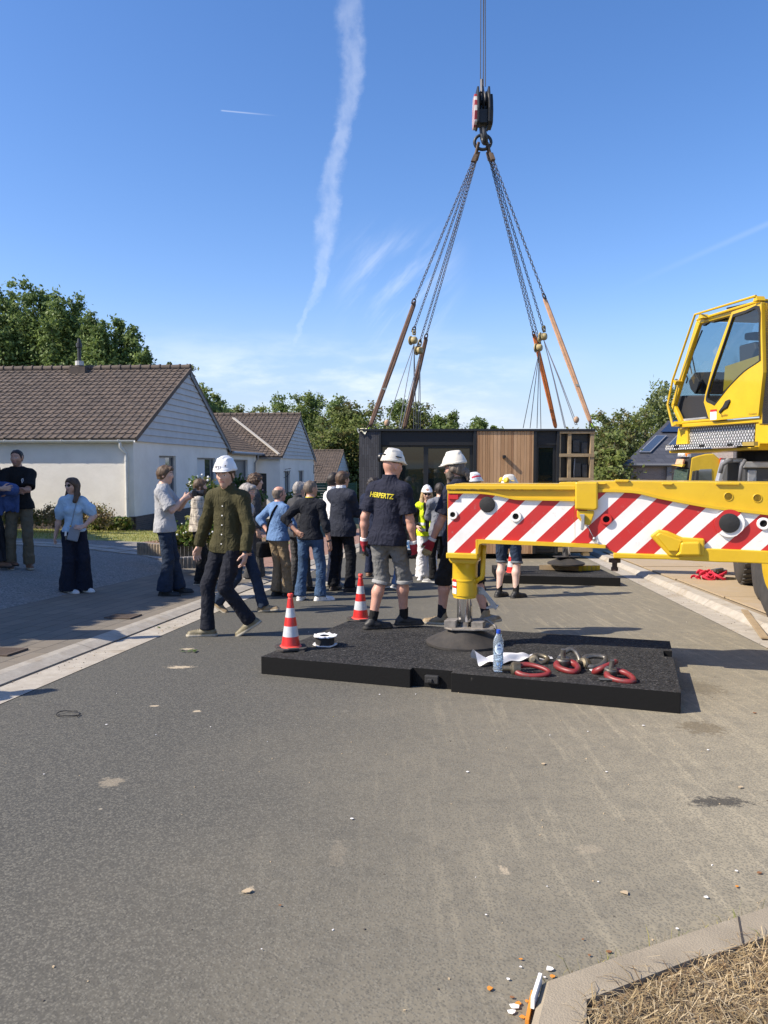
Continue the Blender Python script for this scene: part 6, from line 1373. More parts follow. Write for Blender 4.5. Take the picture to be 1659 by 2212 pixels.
# water bottle
p = on_mat(1076, 1451); H_ = (P(0, 1360, p.y) - P(0, 1451, p.y)).z; k = H_ / .335
bt = thing('water_bottle', 'clear plastic water bottle with blue cap standing on the near mat', 'bottle', p)
m_pet = bpy.data.materials.new('clear_plastic'); m_pet.use_nodes = True; b_ = m_pet.node_tree.nodes['Principled BSDF']; b_.inputs['Base Color'].default_value = (.78, .90, 1, 1); b_.inputs['Transmission Weight'].default_value = .85; b_.inputs['Roughness'].default_value = .08; b_.inputs['IOR'].default_value = 1.2; b_.inputs['Specular IOR Level'].default_value = .8
prf = [(.030, .003), (.037, .006), (.041, .02)]
for i in range(7): z = .03 + i * .018; prf += [(.041, z), (.038, z + .006), (.038, z + .010), (.041, z + .016)]
prf += [(.0415, .16), (.0415, .225), (.040, .24), (.034, .265), (.022, .292), (.0145, .302), (.0145, .312)]
mb = MB(); mb.lathe([(r * k, z * k) for r, z in prf], p, n=32); mb.build('body', m_pet, bt, smooth=True)
mb = MB(); mb.lathe([(.0165 * k, .306 * k), (.0165 * k, .332 * k), (.0155 * k, .335 * k), (0, .335 * k)], p, n=24); mb.build('cap', mat('blue_cap', (.01, .06, .42), .35), bt, smooth='auto')
mb = MB(); mb.lathe([(.034 * k, .03 * k), (.034 * k, .18 * k)], p, n=24); mb.build('water', mat('water_tint', (.70, .84, .95), .05, trans=.8), bt, smooth=True)
mb = MB(); rr = .0423 * k; n = 24
oval = [(math.cos(a) * .034, .19 + math.sin(a) * .042 + max(0, math.sin(a)) ** 6 * .012) for a in frange(0, 2 * math.pi, n)[:-1]]
cyl = lambda x, z, r_: p + V((math.sin(x / .0415) * r_, -math.cos(x / .0415) * r_, z * k))
mb.add([cyl(x, z, rr) for x, z in oval], [tuple(range(n))]); lab = mb.build('label', mat('bottle_label', (.72, .80, .86), .5), bt)
vs, fs = text_mesh('SPA', .021, .0004); mb = MB(); mb.add([cyl(q_.x * .9, .192 + q_.y / k * .9, rr + .0006) for q_ in vs], fs); mb.build('lettering', mat('label_blue', (.02, .07, .35), .5), lab)
mb = MB(); mb.add([cyl(x, z, rr + .0006) for x, z in ((-.012, .212), (-.004, .226), (0, .221), (.006, .230), (.013, .212))], [(0, 1, 2, 3, 4)]); mb.build('emblem', MATS['label_blue'], lab)
# white cloth bag lying behind the bottle
m_wc = mat('white_cloth', (.72, .71, .70), .8, bump=.3, bscale=14)
a, b = on_mat(1034, 1440), on_mat(1198, 1426); ax_ = (b - a); pr = V((-ax_.y, ax_.x, 0)).normalized(); mb = MB(); rs = random.Random(2)
def clothp(i, j):
    s, t = i / 22, j / 8 - .5; hgt_ = .010 + .068 * math.exp(-((s - .42) / .32) ** 2) * math.cos(t * 2.6) + .014 * math.sin(s * 23 + t * 9) * math.cos(t * 7) + .012 * math.sin(s * 11 - t * 14)
    w = .17 * (1 - .45 * s)
    if s < .12: hgt_ += .10 * (1 - s / .12) * max(0, math.cos((t - .15) * 4))
    return a + ax_ * s + pr * (t * w + .06) + V((0, 0, max(.004, hgt_)))
mb.sheet(clothp, list(range(23)), list(range(9)))
o = mb.build('white_cloth', m_wc, smooth=True); o.modifiers.new('s', 'SUBSURF').render_levels = 2; tag(o, 'crumpled white cloth lying behind the water bottle on the near mat', 'cloth')
# swivel lifting rings
m_red = mat('worn_red_paint', (.33, .028, .026), .45)
q = NT(m_red); q.col(q.mix(q.m('MULTIPLY', q.ss(q.noise(22, 7, .75), .5, .62), .65), (.19, .020, .020), (.08, .05, .04)))
m_gst = mat('worn_steel', (.16, .15, .13), .45, .75, var=.3, vscale=25)
m_brs = mat('bronze_steel', (.17, .145, .10), .45, .7, var=.3, vscale=25)
def ring_thing(label, c, ax, nx, L, W, r, m, bolt=None, tagm=False):
    """An oblong lifting ring: c centre, ax long direction, nx second direction in the ring's plane."""
    ax = ax.normalized(); nx = (nx - ax * nx.dot(ax)).normalized(); nz = ax.cross(nx)
    root = thing('swivel_ring', label, 'lifting ring', c, 'swivel lifting rings lying on the mat'); mb = MB()
    r *= 1.22; L *= .92
    pts = [c + ax * (L * math.cos(a)) + nx * (W * math.sin(a) * (1 - .28 * math.cos(a))) for a in frange(0, 2 * math.pi, 28)[:-1]]
    mb.tube(pts, [r * (1 + .35 * max(0, -math.cos(a))) for a in frange(0, 2 * math.pi, 28)[:-1]], 10, closed=True); mb.build('ring', m, root, smooth=True)
    if bolt:
        d, s, mm = bolt; d = d.normalized(); o_ = c - ax * L * .95
        mb = MB(); mb.lathe([(.0, -.03 * s), (.055 * s, -.03 * s), (.06 * s, -.02 * s), (.06 * s, .03 * s), (.05 * s, .04 * s), (.05 * s, .045 * s), (.022 * s, .05 * s), (.022 * s, .12 * s), (0, .12 * s)], o_, d, 18); mb.build('bolt', mm, root, smooth='auto')
    if tagm:
        mb = MB(); o_ = c + ax * L * tagm[0] + nx * W * tagm[1]; mb.obb(o_ + V((0, 0, .015)), V((.035, .006, 0)), V((-.004, .02, 0)), V((0, 0, .003))); mb.build('tag', mat('tag_metal', (.6, .6, .58), .4), root)
    return root
K_ = lambda u, v, h=0.0: G(u, v, .1465 + h)
X_ = V((1, -.1, 0)); Yb = V((.15, 1, 0))
ring_thing('flat red swivel ring with a big bronze nut, nearest the water bottle', K_(1150, 1449, .03), K_(1190, 1455, .02) - K_(1110, 1445, .03), V((.2, .8, .35)), .135, .062, .015, m_red, (V((-1, .1, 0)), .9, m_brs))
ring_thing('red swivel ring lying flat in front of the grey one, middle of the pile', K_(1228, 1441, .03), V((.25, -1, -.12)), V((1, .25, .05)), .105, .072, .019, m_red, (V((0, -.1, 1)), .9, m_gst))
ring_thing('upright grey steel ring behind the middle red ring', K_(1232, 1424, .05), V((.25, .5, .7)), V((1, .0, .1)), .09, .075, .017, m_gst, (V((0, -.9, .4)), .8, m_gst))
ring_thing('grey steel ring lying to the right of the upright one', K_(1285, 1428, .045), V((1, .25, .2)), V((.1, 1, .5)), .10, .06, .016, m_gst, (V((-.8, -.5, .3)), .8, m_brs))
ring_thing('red swivel ring leaning on the rightmost one', K_(1308, 1440, .05), V((.9, .25, .35)), V((-.2, .9, -.5)), .10, .05, .016, m_red, None, (-.9, .6))
ring_thing('rightmost red swivel ring with a steel pin beside it', K_(1342, 1462, .025), V((.6, -.85, -.1)), V((1, .45, .15)), .11, .07, .017, m_red, (V((.1, -.1, 1)), .8, m_gst))
ring_thing('dull bronze ring half hidden behind the white cloth', K_(1168, 1424, .03), V((1, .1, .1)), V((0, .9, .4)), .06, .05, .016, m_brs, (V((-.3, -.9, .3)), .7, m_brs))
mb = MB(); a = K_(1293, 1466, .012); mb.tube([a, a + V((.1, -.02, .003))], .008, 8); mb.tube([a + V((0, -.02, 0)), a + V((.1, -.04, .003))], .008, 8); tag(mb.build('steel_pins', m_gst, smooth='auto'), 'short bright steel pin pair on the mat before the rightmost red ring', 'pins')
# red straps on the plywood
p = P(1533, 1250, 0) if False else G(1533, 1252, .12); rt_ = thing('strap_bundle', 'red lashing straps with chrome ratchets heaped on the plywood', 'straps', p)
mb = MB(); rs = random.Random(6); m_rs = mat('red_strap', (.55, .02, .05), .7)
for i in range(16):
    a = rs.uniform(0, 6.28); c_ = p + V((rs.uniform(-.22, .15), rs.uniform(-.1, .1), rs.uniform(.02, .12))); r_ = rs.uniform(.06, .13); mb.tube([c_ + V((math.cos(t) * r_, math.sin(t) * r_ * .6, .03 * math.sin(2 * t + a))) for t in frange(a, a + 4.5, 10)], .022, 6, flat=(V((0, 0, 1)), .25))
mb.build('webbing', m_rs, rt_, smooth=True)
mb = MB(); 
for i in range(5): mb.obb(p + V((rs.uniform(0, .25), rs.uniform(-.1, .08), .10 + .02 * i)), V((.08, .02, .01)), V((-.01, .03, 0)), V((0, .005, .02)))
mb.tube([p + V((.25, -.05, .03)), p + V((.42, -.04, .02))], .025, 6); mb.build('ratchets', m_gst, rt_, bevel=.004)
# wooden lath across the right kerb
a, b = G(1600, 1330, .11), G(1648, 1372, .06); mb = MB(); mb.bar(G(1608, 1318, .125), G(1652, 1378, .03), .075, .02); tag(mb.build('wooden_lath', m_tim, bevel=.003), 'short pale wooden lath lying across the right kerb', 'lath')
# bits on the road: cable tie, leaves, paint chips, gravel crumbs, marker stake
p = G(153, 1542, .006); mb = MB(); mb.tube([p + V((.055 * math.cos(t) * (1 + .1 * t) - .02, .06 * math.sin(t), .004 + .004 * math.sin(3 * t))) for t in frange(.3, 6.2, 20)] + [p + V((.07, -.07, .004))], .0035, 5); tag(mb.build('cable_tie', m_blkr, smooth=True), 'black looped cable tie lying on the asphalt, left of the mats', 'cable tie')
def leaf_scrap(u, v, lb, n=7, s=.05):
    p = G(u, v, .006); mb = MB(); rs = random.Random(u)
    for i in range(n):
        c_ = p + V((rs.uniform(-.08, .08), rs.uniform(-.05, .05), rs.uniform(.002, .015))); a = rs.uniform(0, 6.28); d = V((math.cos(a), math.sin(a), rs.uniform(-.1, .25))) * s * rs.uniform(.5, 1); e = V((-d.y, d.x, 0)) * .45; mb.add([c_ - d, c_ + e, c_ + d, c_ - e], [(0, 1, 2, 3)])
    tag(mb.build('leaf_scrap', L_bush), lb, 'leaf')
leaf_scrap(405, 1406, 'torn green leaves on the asphalt in front of the man in the olive shirt'); leaf_scrap(350, 1357 + 0, 'small torn green leaf on the left kerb', 3, .035)
m_chip = [mat('orange_chip', (.62, .24, .03), .6), mat('white_chip', (.8, .78, .74), .6), mat('tan_chip', (.45, .35, .22), .8), mat('brown_chip', (.22, .10, .04), .8)]
z5 = lambda x, y: (1042.4 + x * .3717, 1865.3 + y * .3717)
rs = random.Random(12); mb = MB()
chips = [(z5(222, 555), 0, .010), (z5(40, 727), 0, .017), (z5(205, 815), 0, .02), (z5(235, 893), 0, .014), (z5(172, 777), 3, .012), (z5(258, 800), 0, .012), (z5(735, 512), 3, .014), (z5(620, 532), 3, .010), (z5(390, 614), 1, .022), (z5(185, 832), 1, .024), (z5(170, 862), 1, .018), (z5(148, 670), 1, .010), (z5(222, 600), 1, .007), (z5(360, 660), 1, .007), (z5(830, 168), 2, .025), (z5(1300, 195), 1, .014), (z5(1478, 132), 0, .013), (z5(1130, 378), 1, .01), (z5(1475, 42), 1, .011), (z5(672, 105), 1, .007), (z5(375, 132), 1, .007), (z5(20, 297), 1, .007), (z5(405, 655), 0, .014), (z5(585, 440), 3, .01),
         ((1310, 1667), 1, .012), ((1175, 1650), 2, .02), ((760, 1768), 1, .012), ((535, 1925), 2, .03), ((605, 1955), 3, .01), ((95, 1672), 1, .008), ((820, 1500), 1, .012), ((1390, 1567), 1, .014), ((1270, 1490 + 90), 1, .01), ((565, 2050), 1, .006), ((1010, 1667), 1, .012), ((1630, 1540), 3, .02), ((1600, 1700), 2, .02), ((1640, 1885), 3, .015), ((1530, 1620), 1, .014), ((455, 1570), 1, .008), ((230, 1565), 1, .014)]
for (u, v), mi, s in chips:
    s *= .72
    p = G(u, v, .006); n = 6; a0 = rs.uniform(0, 6); pts = [p + V((math.cos(a0 + i * 6.283 / n) * s * rs.uniform(.5, 1.1), math.sin(a0 + i * 6.283 / n) * s * rs.uniform(.4, .9), 0)) for i in range(n)]; mb.prism(pts, (0, 0, s * .16), mi)
tag(mb.build('litter_chips', m_chip), kind='stuff')
mb = MB()
for k in range(900):
    y = 1.6 + rs.random() ** 1.6 * 11; t = rs.uniform(-3.2, 2.9); x = t + SL * y
    if rs.random() > .35 + .3 * (t > 0): continue
    s = rs.uniform(.002, .005); mb.box((x, y, base(y) + s * .4), (s * 1.6, s, s), rs.uniform(0, 3), 2 if rs.random() < .6 else 1 if rs.random() < .2 else 3)
for k in range(700):
    y = rs.uniform(3, 26); t = rs.choice((rs.uniform(2.85, 3.16), rs.gauss(-3.64, .03), rs.uniform(-3.6, -3.35))); s = rs.uniform(.002, .007); mb.box((t + SL * y, y, base(y) + s * .4 + .003), (s * 1.7, s, s), rs.uniform(0, 3), rs.choice((2, 3, 3)))
tag(mb.build('loose_grit', [m_chip[0], m_chip[1], m_chip[2], mat('dark_grit', (.10, .085, .07), .9)]), kind='stuff')
# weathered marker at the kerb corner: orange and white
mk = thing('kerb_marker', 'broken marker strip, white above orange, at the corner of the near kerb', 'marker', G(1146, 2190))
a, b = G(1167, 2124, .03), G(1150, 2178, .03); mb = MB(); mb.bar(a + V((0, 0, .015)), b + V((0, 0, .015)), .010, .032); mb.build('white_strip', m_chip[1], mk); a, b = G(1154, 2150, .01), G(1141, 2215, .01); mb = MB(); mb.bar(a + V((-.004, 0, .0)), b + V((-.004, 0, .0)), .010, .03); mb.build('orange_strip', m_chip[0], mk)
def weeds(rs_):
    t = rs_.uniform(0, 1); i = rs_.randint(0, 3); a = po[i + 1].lerp(po[i + 2] if i + 2 < len(po) else po[i + 1], t); return a.x - .01, a.y + .01, a.z
grass_blades('kerb_weeds', weeds, 60, .02, .09, .0012, [m_gr2, m_gr1, m_dry], 1.2, 8)
# drain covers in the pavement
m_rust = mat('rusty_iron', (.075, .058, .046), .8, col2=(.12, .085, .062), vscale=20)
for u, v, lb in ((266, 1329, 'rusty drain grating in the paving beside the left kerb'), (3, 1405, 'rusty drain grating in the paving at the picture edge')):
    d = ray(u, v); Yg = G(u, v, .085); mb = MB(); a = V((SL, 1, -K)).normalized(); c_ = a.cross(V((0, 0, 1))).normalized(); p = V((Yg.x, Yg.y, gz(Yg.x, Yg.y) + .008))
    for s_ in (-1, 1): mb.obb(p + c_ * .15 * s_, a * .16, c_ * .012, V((0, 0, .008))); mb.obb(p + a * .15 * s_, a * .012, c_ * .16, V((0, 0, .0075)))
    for i in range(9): mb.obb(p + a * (-.13 + .0325 * i), a * .008, c_ * .15, V((0, 0, .006)))
    tag(mb.build('drain_cover', m_rust), lb, 'drain cover')
# ------------------------------------------------------------------ people: smooth implicit bodies and clothes, meshed with surface nets
class Field:
    def __init__(s, lo, hi, h):
        s.h = h; s.lo = np.array(lo, float); n = np.ceil((np.array(hi) - s.lo) / h).astype(int) + 1
        s.ax = [(s.lo[i] + np.arange(n[i]) * h).astype(np.float32) for i in range(3)]
        s.v = np.full(n, 0.25, np.float32)
    def _sub(s, lo, hi):
        i0 = np.maximum(0, np.floor((lo - s.lo) / s.h).astype(int)); i1 = np.minimum(np.array(s.v.shape), np.ceil((hi - s.lo) / s.h).astype(int) + 1)
        if np.any(i1 <= i0): return None
        sl = tuple(slice(a, b) for a, b in zip(i0, i1))
        return sl, s.ax[0][sl[0]][:, None, None], s.ax[1][sl[1]][None, :, None], s.ax[2][sl[2]][None, None, :]
    def cone(s, a, b, ra, rb, k=0.03, flat=None, clip=(), sub=False):
        a = np.array(a, float); b = np.array(b, float); f = max(1, flat[1]) if flat else 1
        m = max(ra, rb) * f + k + 3 * s.h
        q = s._sub(np.minimum(a, b) - m, np.maximum(a, b) + m)
        if q is None: return
        sl, x, y, z = q; px, py, pz = x - a[0], y - a[1], z - a[2]; ba = b - a
        if flat:
            n = np.array(flat[0], float); n /= np.linalg.norm(n); g = 1 / flat[1] - 1; dn = (px * n[0] + py * n[1] + pz * n[2]) * g
            px, py, pz = px + dn * n[0], py + dn * n[1], pz + dn * n[2]; ba = ba + n * (ba @ n) * g
        l2 = ba @ ba
        if l2 < 1e-9: d = np.sqrt(px * px + py * py + pz * pz) - ra
        else:
            t = np.clip((px * ba[0] + py * ba[1] + pz * ba[2]) / l2, 0, 1)
            d = np.sqrt((px - t * ba[0]) ** 2 + (py - t * ba[1]) ** 2 + (pz - t * ba[2]) ** 2) - (ra + (rb - ra) * t)
        for p, n in clip: d = np.maximum(d, (x - p[0]) * n[0] + (y - p[1]) * n[1] + (z - p[2]) * n[2])
        v = s.v[sl]
        if sub: d = -d; hh = np.maximum(k - np.abs(v - d), 0) / k; s.v[sl] = np.maximum(v, d) + hh * hh * k / 4
        else: hh = np.maximum(k - np.abs(v - d), 0) / k; s.v[sl] = np.minimum(v, d) - hh * hh * k / 4
    def cut(s, p, n):
        x, y, z = s.ax[0][:, None, None], s.ax[1][None, :, None], s.ax[2][None, None, :]
        s.v = np.maximum(s.v, ((x - p[0]) * n[0] + (y - p[1]) * n[1] + (z - p[2]) * n[2]).astype(np.float32))
    def wrinkle(s, amp, seed, fq=(22, 45, 80), w=(1, .6, .3), aniso=(1, 1, 1)):
        idx = np.nonzero(np.abs(s.v) < 0.035)
        if len(idx[0]) == 0: return
        P_ = np.stack([s.ax[i][idx[i]] for i in range(3)], 1) * np.array(aniso, np.float32); rs = np.random.RandomState(seed); n = 0
        for f, ww in zip(fq, w):
            wp = np.stack([np.sin(P_ @ rs.normal(size=3) * f * .35 + rs.uniform(0, 6)) for _ in range(3)], 1) * (1.2 / f) * 6
            for _ in range(3):
                d = rs.normal(size=3); d /= np.linalg.norm(d); v_ = np.sin((P_ + wp * .06) @ d * f + rs.uniform(0, 6)); n = n + ww * (1 - np.abs(v_)) * .6 + ww * .4 * v_
        s.v[idx] += (1.1 * amp * (n / 3 - .55)).astype(np.float32)
    def mesh(s, it=2):
        v = s.v; ins = v < 0; c = np.zeros(tuple(np.array(v.shape) - 1), np.uint8)
        for i in (0, 1):
            for j in (0, 1):
                for k in (0, 1): c += ins[i:v.shape[0] - 1 + i, j:v.shape[1] - 1 + j, k:v.shape[2] - 1 + k]
        I = np.argwhere((c > 0) & (c < 8))
        if len(I) == 0: return np.zeros((0, 3)), np.zeros((0, 4), int)
        num = np.full(c.shape, -1, np.int32); num[tuple(I.T)] = np.arange(len(I)); acc = np.zeros((len(I), 3)); cnt = np.zeros(len(I))
        co = [(i, j, k) for i in (0, 1) for j in (0, 1) for k in (0, 1)]; val = {q: v[I[:, 0] + q[0], I[:, 1] + q[1], I[:, 2] + q[2]] for q in co}
        for q in co:
            for a in range(3):
                if q[a] == 0:
                    r = list(q); r[a] = 1; r = tuple(r); va, vb = val[q], val[r]; m = (va < 0) != (vb < 0); t = np.where(m, va / np.where(m, va - vb, 1), 0)
                    p = np.tile(np.array(q, float), (len(I), 1)); p[:, a] += t; acc[m] += p[m]; cnt[m] += 1
        V_ = (I + acc / cnt[:, None]) * s.h + s.lo; F = []
        for a in range(3):
            b, cc = (a + 1) % 3, (a + 2) % 3; A = ins; sl0 = [slice(None)] * 3; sl1 = [slice(None)] * 3; sl0[a] = slice(0, -1); sl1[a] = slice(1, None)
            x0, x1 = A[tuple(sl0)], A[tuple(sl1)]; E = np.argwhere(x0 != x1); E = E[(E[:, b] > 0) & (E[:, cc] > 0) & (E[:, b] < c.shape[b]) & (E[:, cc] < c.shape[cc])]
            if len(E) == 0: continue
            fl = A[tuple(E.T)]
            def g(db, dc): q = E.copy(); q[:, b] -= db; q[:, cc] -= dc; return num[tuple(q.T)]
            q = np.stack([g(0, 0), g(1, 0), g(1, 1), g(0, 1)], 1); q[~fl] = q[~fl][:, ::-1]; F.append(q)
        F = np.concatenate(F); F = F[(F >= 0).all(1)]
        for _ in range(it):
            s_ = np.zeros_like(V_); n_ = np.zeros(len(V_))
            for i in range(4):
                a, b = F[:, i], F[:, (i + 1) % 4]
                np.add.at(s_, a, V_[b]); np.add.at(n_, a, 1); np.add.at(s_, b, V_[a]); np.add.at(n_, b, 1)
            V_ = V_ * .45 + .55 * s_ / np.maximum(n_, 1)[:, None]
        return V_, F
def nm(name, VV, F, mats, parent, mi=None):
    me = bpy.data.meshes.new(name); N = len(F)
    me.vertices.add(len(VV)); me.vertices.foreach_set('co', VV.astype(np.float32).ravel()); me.loops.add(N * 4); me.loops.foreach_set('vertex_index', F[:, ::-1].astype(np.int32).ravel())
    me.polygons.add(N); me.polygons.foreach_set('loop_start', np.arange(0, N * 4, 4, dtype=np.int32)); me.polygons.foreach_set('loop_total', np.full(N, 4, dtype=np.int32))
    for m in (mats if isinstance(mats, list) else [mats]): me.materials.append(m)
    if mi is not None: me.polygons.foreach_set('material_index', mi.astype(np.int32))
    me.polygons.foreach_set('use_smooth', np.ones(N, bool)); me.update(calc_edges=True)
    return link(name, me, parent)
def fab(name, c, rough=.85, var=.12, vs=6, bs=160, b=.25):
    m = mat('cloth_' + name, c, rough, var=var, vscale=vs, spec=.25); q = NT(m)
    w = q.noise(5.5, 2, .5, stretch=(1.5, 1.5, 1), dist=1.0); w2 = q.noise(13, 2, .5, dist=.8)
    rg = lambda x: q.m('POWER', q.m('SUBTRACT', 1.0, q.m('ABSOLUTE', q.m('MULTIPLY_ADD', x, 4.0, -2.0)), 0, True), 2.0)
    q.bump(q.m('ADD', q.m('ADD', rg(w), q.m('MULTIPLY', rg(w2), .35)), q.m('MULTIPLY', q.noise(240, 2), .03)), .38, .022); return m
def skinmat(name, c):
    if name in MATS: return MATS[name]
    m = mat(name, c, .5, var=.10, vscale=14, bump=.1, bscale=120); m.node_tree.nodes['Principled BSDF'].inputs['Subsurface Weight'].default_value = .08; m.node_tree.nodes['Principled BSDF'].inputs['Subsurface Radius'].default_value = (.02, .008, .004); return m
def norm(v): v = np.array(v, float); return v / max(1e-9, np.linalg.norm(v))
def ik(S, W, l1, l2, hint):
    S, W = np.array(S, float), np.array(W, float); d = W - S; L = np.linalg.norm(d); Lm = min(L, (l1 + l2) * .999); d = d / max(L, 1e-6); W = S + d * Lm
    a = (l1 * l1 - l2 * l2 + Lm * Lm) / (2 * Lm); h = math.sqrt(max(0, l1 * l1 - a * a)); hint = np.array(hint, float); hn = hint - d * (hint @ d); hn = norm(hn)
    return S + d * a + hn * h, W
m_eyew = mat('eye_white', (.6, .57, .53), .3); m_eyed = mat('eye_dark', (.03, .02, .015), .2); m_lip = mat('lips', (.42, .19, .16), .5)
SK = {'fair': skinmat('skin_fair', (.56, .35, .26)), 'pale': skinmat('skin_pale', (.62, .43, .35)), 'tan': skinmat('skin_tan', (.46, .26, .18)), 'ruddy': skinmat('skin_ruddy', (.54, .29, .21))}
HAIR = {n: mat('hair_' + n, c, .6, var=.45, vscale=30, stretch=(1, 1, .35), bump=.6, bscale=70) for n, c in {'brown': (.075, .042, .022), 'dark': (.020, .014, .011), 'grey': (.27, .25, .23), 'lightbrown': (.085, .05, .026), 'blond': (.40, .28, .14), 'greybrown': (.14, .11, .085), 'ginger': (.14, .075, .035)}.items()}
def person(label, pos, yaw, H, o):
    """pos: where the feet stand; yaw 0 faces away from the camera, 90 faces left; o: pose and clothes. Lengths in metres for a 1.75 m figure."""
    sc = H / 1.75; yw = R(yaw); cy, sy = math.cos(yw), math.sin(yw); pos = np.array(pos, float)
    root = thing('person', label, 'person', tuple(pos), o.get('group'))
    def W3(VV): VV = np.asarray(VV) * sc; return np.stack([pos[0] + VV[:, 0] * cy - VV[:, 1] * sy, pos[1] + VV[:, 0] * sy + VV[:, 1] * cy, pos[2] + VV[:, 2]], 1)
    def wp(p): return V(W3([p])[0])
    fem = o.get('fem', False); g = lambda k, d=None: o.get(k, d); h = g('res', .0075) / sc; seed = g('seed', 1)
    # --- skeleton
    hips = np.array([0, 0, .935]) + np.array(g('hips', (0, 0, 0)), float)
    lf, ls = [R(a) for a in g('lean', (0, 0))]; u = norm([math.sin(ls), math.sin(lf), math.cos(lf) * math.cos(ls)]); tw = R(g('twist', 0))
    r = np.array([math.cos(tw), math.sin(tw), 0]); r = norm(r - u * (r @ u)); f = np.cross(u, r)
    pr_ = np.array([1.0, 0, 0]); pf = np.array([0, 1.0, 0])
    wd = g('build', 1.0) * .94; sw = (.140 if fem else .172) * (.5 + .5 * wd)
    nb = hips + u * .545; sh = {s: hips + u * .462 + r * sw * s for s in (-1, 1)}
    hy, hp_, hr_ = [R(a) for a in g('head', (0, 0, 0))]
    hu = norm(u * .5 + np.array([0, 0, .5])); hf = norm(f * math.cos(hy) - r * math.sin(hy)); hf = norm(hf - hu * (hf @ hu)); hx = np.cross(hf, hu)
    hf, hu = hf * math.cos(hp_) + hu * math.sin(hp_), hu * math.cos(hp_) - hf * math.sin(hp_); hx, hu = hx * math.cos(hr_) - hu * math.sin(hr_), hu * math.cos(hr_) + hx * math.sin(hr_)
    hc = nb + u * .06 + hu * .085 + f * .022 + hf * .008
    HC = lambda x, y, z: hc + hx * x + hf * y + hu * z
    feet = g('feet', {-1: (-.10, 0, 0, 8), 1: (.10, 0, 0, -8)}); hipj = {s: hips + pr_ * .088 * s for s in (-1, 1)}; ank, kn, ffr = {}, {}, {}
    for s in (-1, 1):
        x, y, z, a = feet[s][:4]; pit = R(feet[s][4]) if len(feet[s]) > 4 else 0; a = R(a); fd = np.array([-math.sin(a), math.cos(a), 0]); up = np.array([0, 0, 1.0])
        fd, up = fd * math.cos(pit) - up * math.sin(pit), up * math.cos(pit) + fd * math.sin(pit); ank[s] = np.array([x, y, z + .085]); kn[s], ank[s] = ik(hipj[s], ank[s], .432, .425, fd * .8 + pf * .4 + pr_ * s * .12); ffr[s] = (fd, up)
    wr, el, hd, hn = {}, {}, {}, {}
    for s in (-1, 1):
        a = g('arm', {}).get(s, {}); tgt = a.get('w', (s * (sw + .075), .03, .86)); el[s], wr[s] = ik(sh[s], tgt, .292, .258, a.get('e', (s * .5, -1, 0)))
        d = a.get('d'); hd[s] = norm(d) if d is not None else norm(norm(wr[s] - el[s]) + np.array([0, .12, -.25]))
        pn = a.get('n'); pn = np.array(pn, float) if pn is not None else np.array([-s, .25, 0.0]); hn[s] = norm(pn - hd[s] * (pn @ hd[s]))
    allp = np.array([hips, nb, hc + hu * .16, hc - hu * .16 + hf * .14, hc - hf * .16] + [q[s] for q in (sh, el, wr, kn, ank) for s in (-1, 1)] + [wr[s] + hd[s] * .2 for s in (-1, 1)] + [ank[s] + ffr[s][0] * .2 for s in (-1, 1)] + [ank[s] - ffr[s][0] * .1 for s in (-1, 1)])
    lo, hi = allp.min(0) - .19, allp.max(0) + .19; lo[2] = min(lo[2], -.03)
    # --- body
    F = Field(lo, hi, h); K = .03
    F.cone(hipj[-1] + pr_ * .02, hipj[1] - pr_ * .02, .076, .076, .04, (pf, .9)); F.cone(hips + u * .02, hips + u * .2, .108, .100, .06, (f, .74)); F.cone(hips + u * .2, hips + u * .38, .118, .132, .06, (f, .70))
    F.cone(sh[-1] - u * .01, sh[1] - u * .01, .052, .052, .05); 
    for s in (-1, 1): F.cone(nb - u * .01, sh[s] + u * .005, .052, .046, .05)
    F.cone(nb - u * .05, hc - hu * .05 - hf * .012, .058, .052 - .006 * fem, .035)
    bt = g('bottom', 'trousers')
    for s in (-1, 1):
        F.cone(hipj[s], kn[s], .070, .055 if bt == 'shorts' else .047, .04); cb_ = .057 if bt == 'shorts' else .046; c_ = kn[s] + (ank[s] - kn[s]) * .32; bk_ = -ffr[s][0] * (.012 if bt == 'shorts' else .0); F.cone(kn[s], c_ + bk_, .052 if bt == 'shorts' else .046, cb_, .03); F.cone(c_ + bk_, ank[s], cb_, .036, .03)
        fd, up = ffr[s]; F.cone(ank[s] - up * .03 - fd * .02, ank[s] - up * .052 + fd * .13, .030, .024, .03)
        F.cone(sh[s], el[s], .050, .041, .035); m1 = el[s] + (wr[s] - el[s]) * .3; fa = .041 if g('tops', [(0, 0, 0, 0, 0)])[0][4] < 1.6 else .033; F.cone(el[s], m1, min(.040, fa), fa, .02); F.cone(m1, wr[s], fa, .027, .03)
        if g('hands', True) and not (g('gloves') and s in g('gloves')):
            d, n = hd[s], hn[s]; t = np.cross(d, n) * s; hand(F, wr[s], d, n, s, g('arm', {}).get(s, {}).get('curl', .5))
    # head
    F.cone(HC(0, -.014, .030), HC(0, .012, .030), .088, .084, .02, (hx, .86)); F.cone(HC(0, -.01, .0), HC(0, .032, -.03), .076, .062, .03, (hx, .9)); F.cone(HC(0, .03, -.045), HC(0, .058, -.088), .058, .032 - .006 * fem, .03, (hx, .95))
    F.cone(HC(-.022, .074, .030), HC(.022, .074, .030), .014, .014, .014); F.cone(HC(-.04, .066, -.012), HC(.04, .066, -.012), .02, .02, .025)
    for s in (-1, 1): F.cone(HC(s * .032, .105, .010), HC(s * .032, .106, .010), .017, .017, .012, None, (), True); F.cone(HC(s * .031, .079, .010), HC(s * .031, .08, .010), .0115, .0115, .004); F.cone(HC(s * .079, -.005, .014), HC(s * .081, -.012, -.022), .026, .017, .01, (hx, .32))
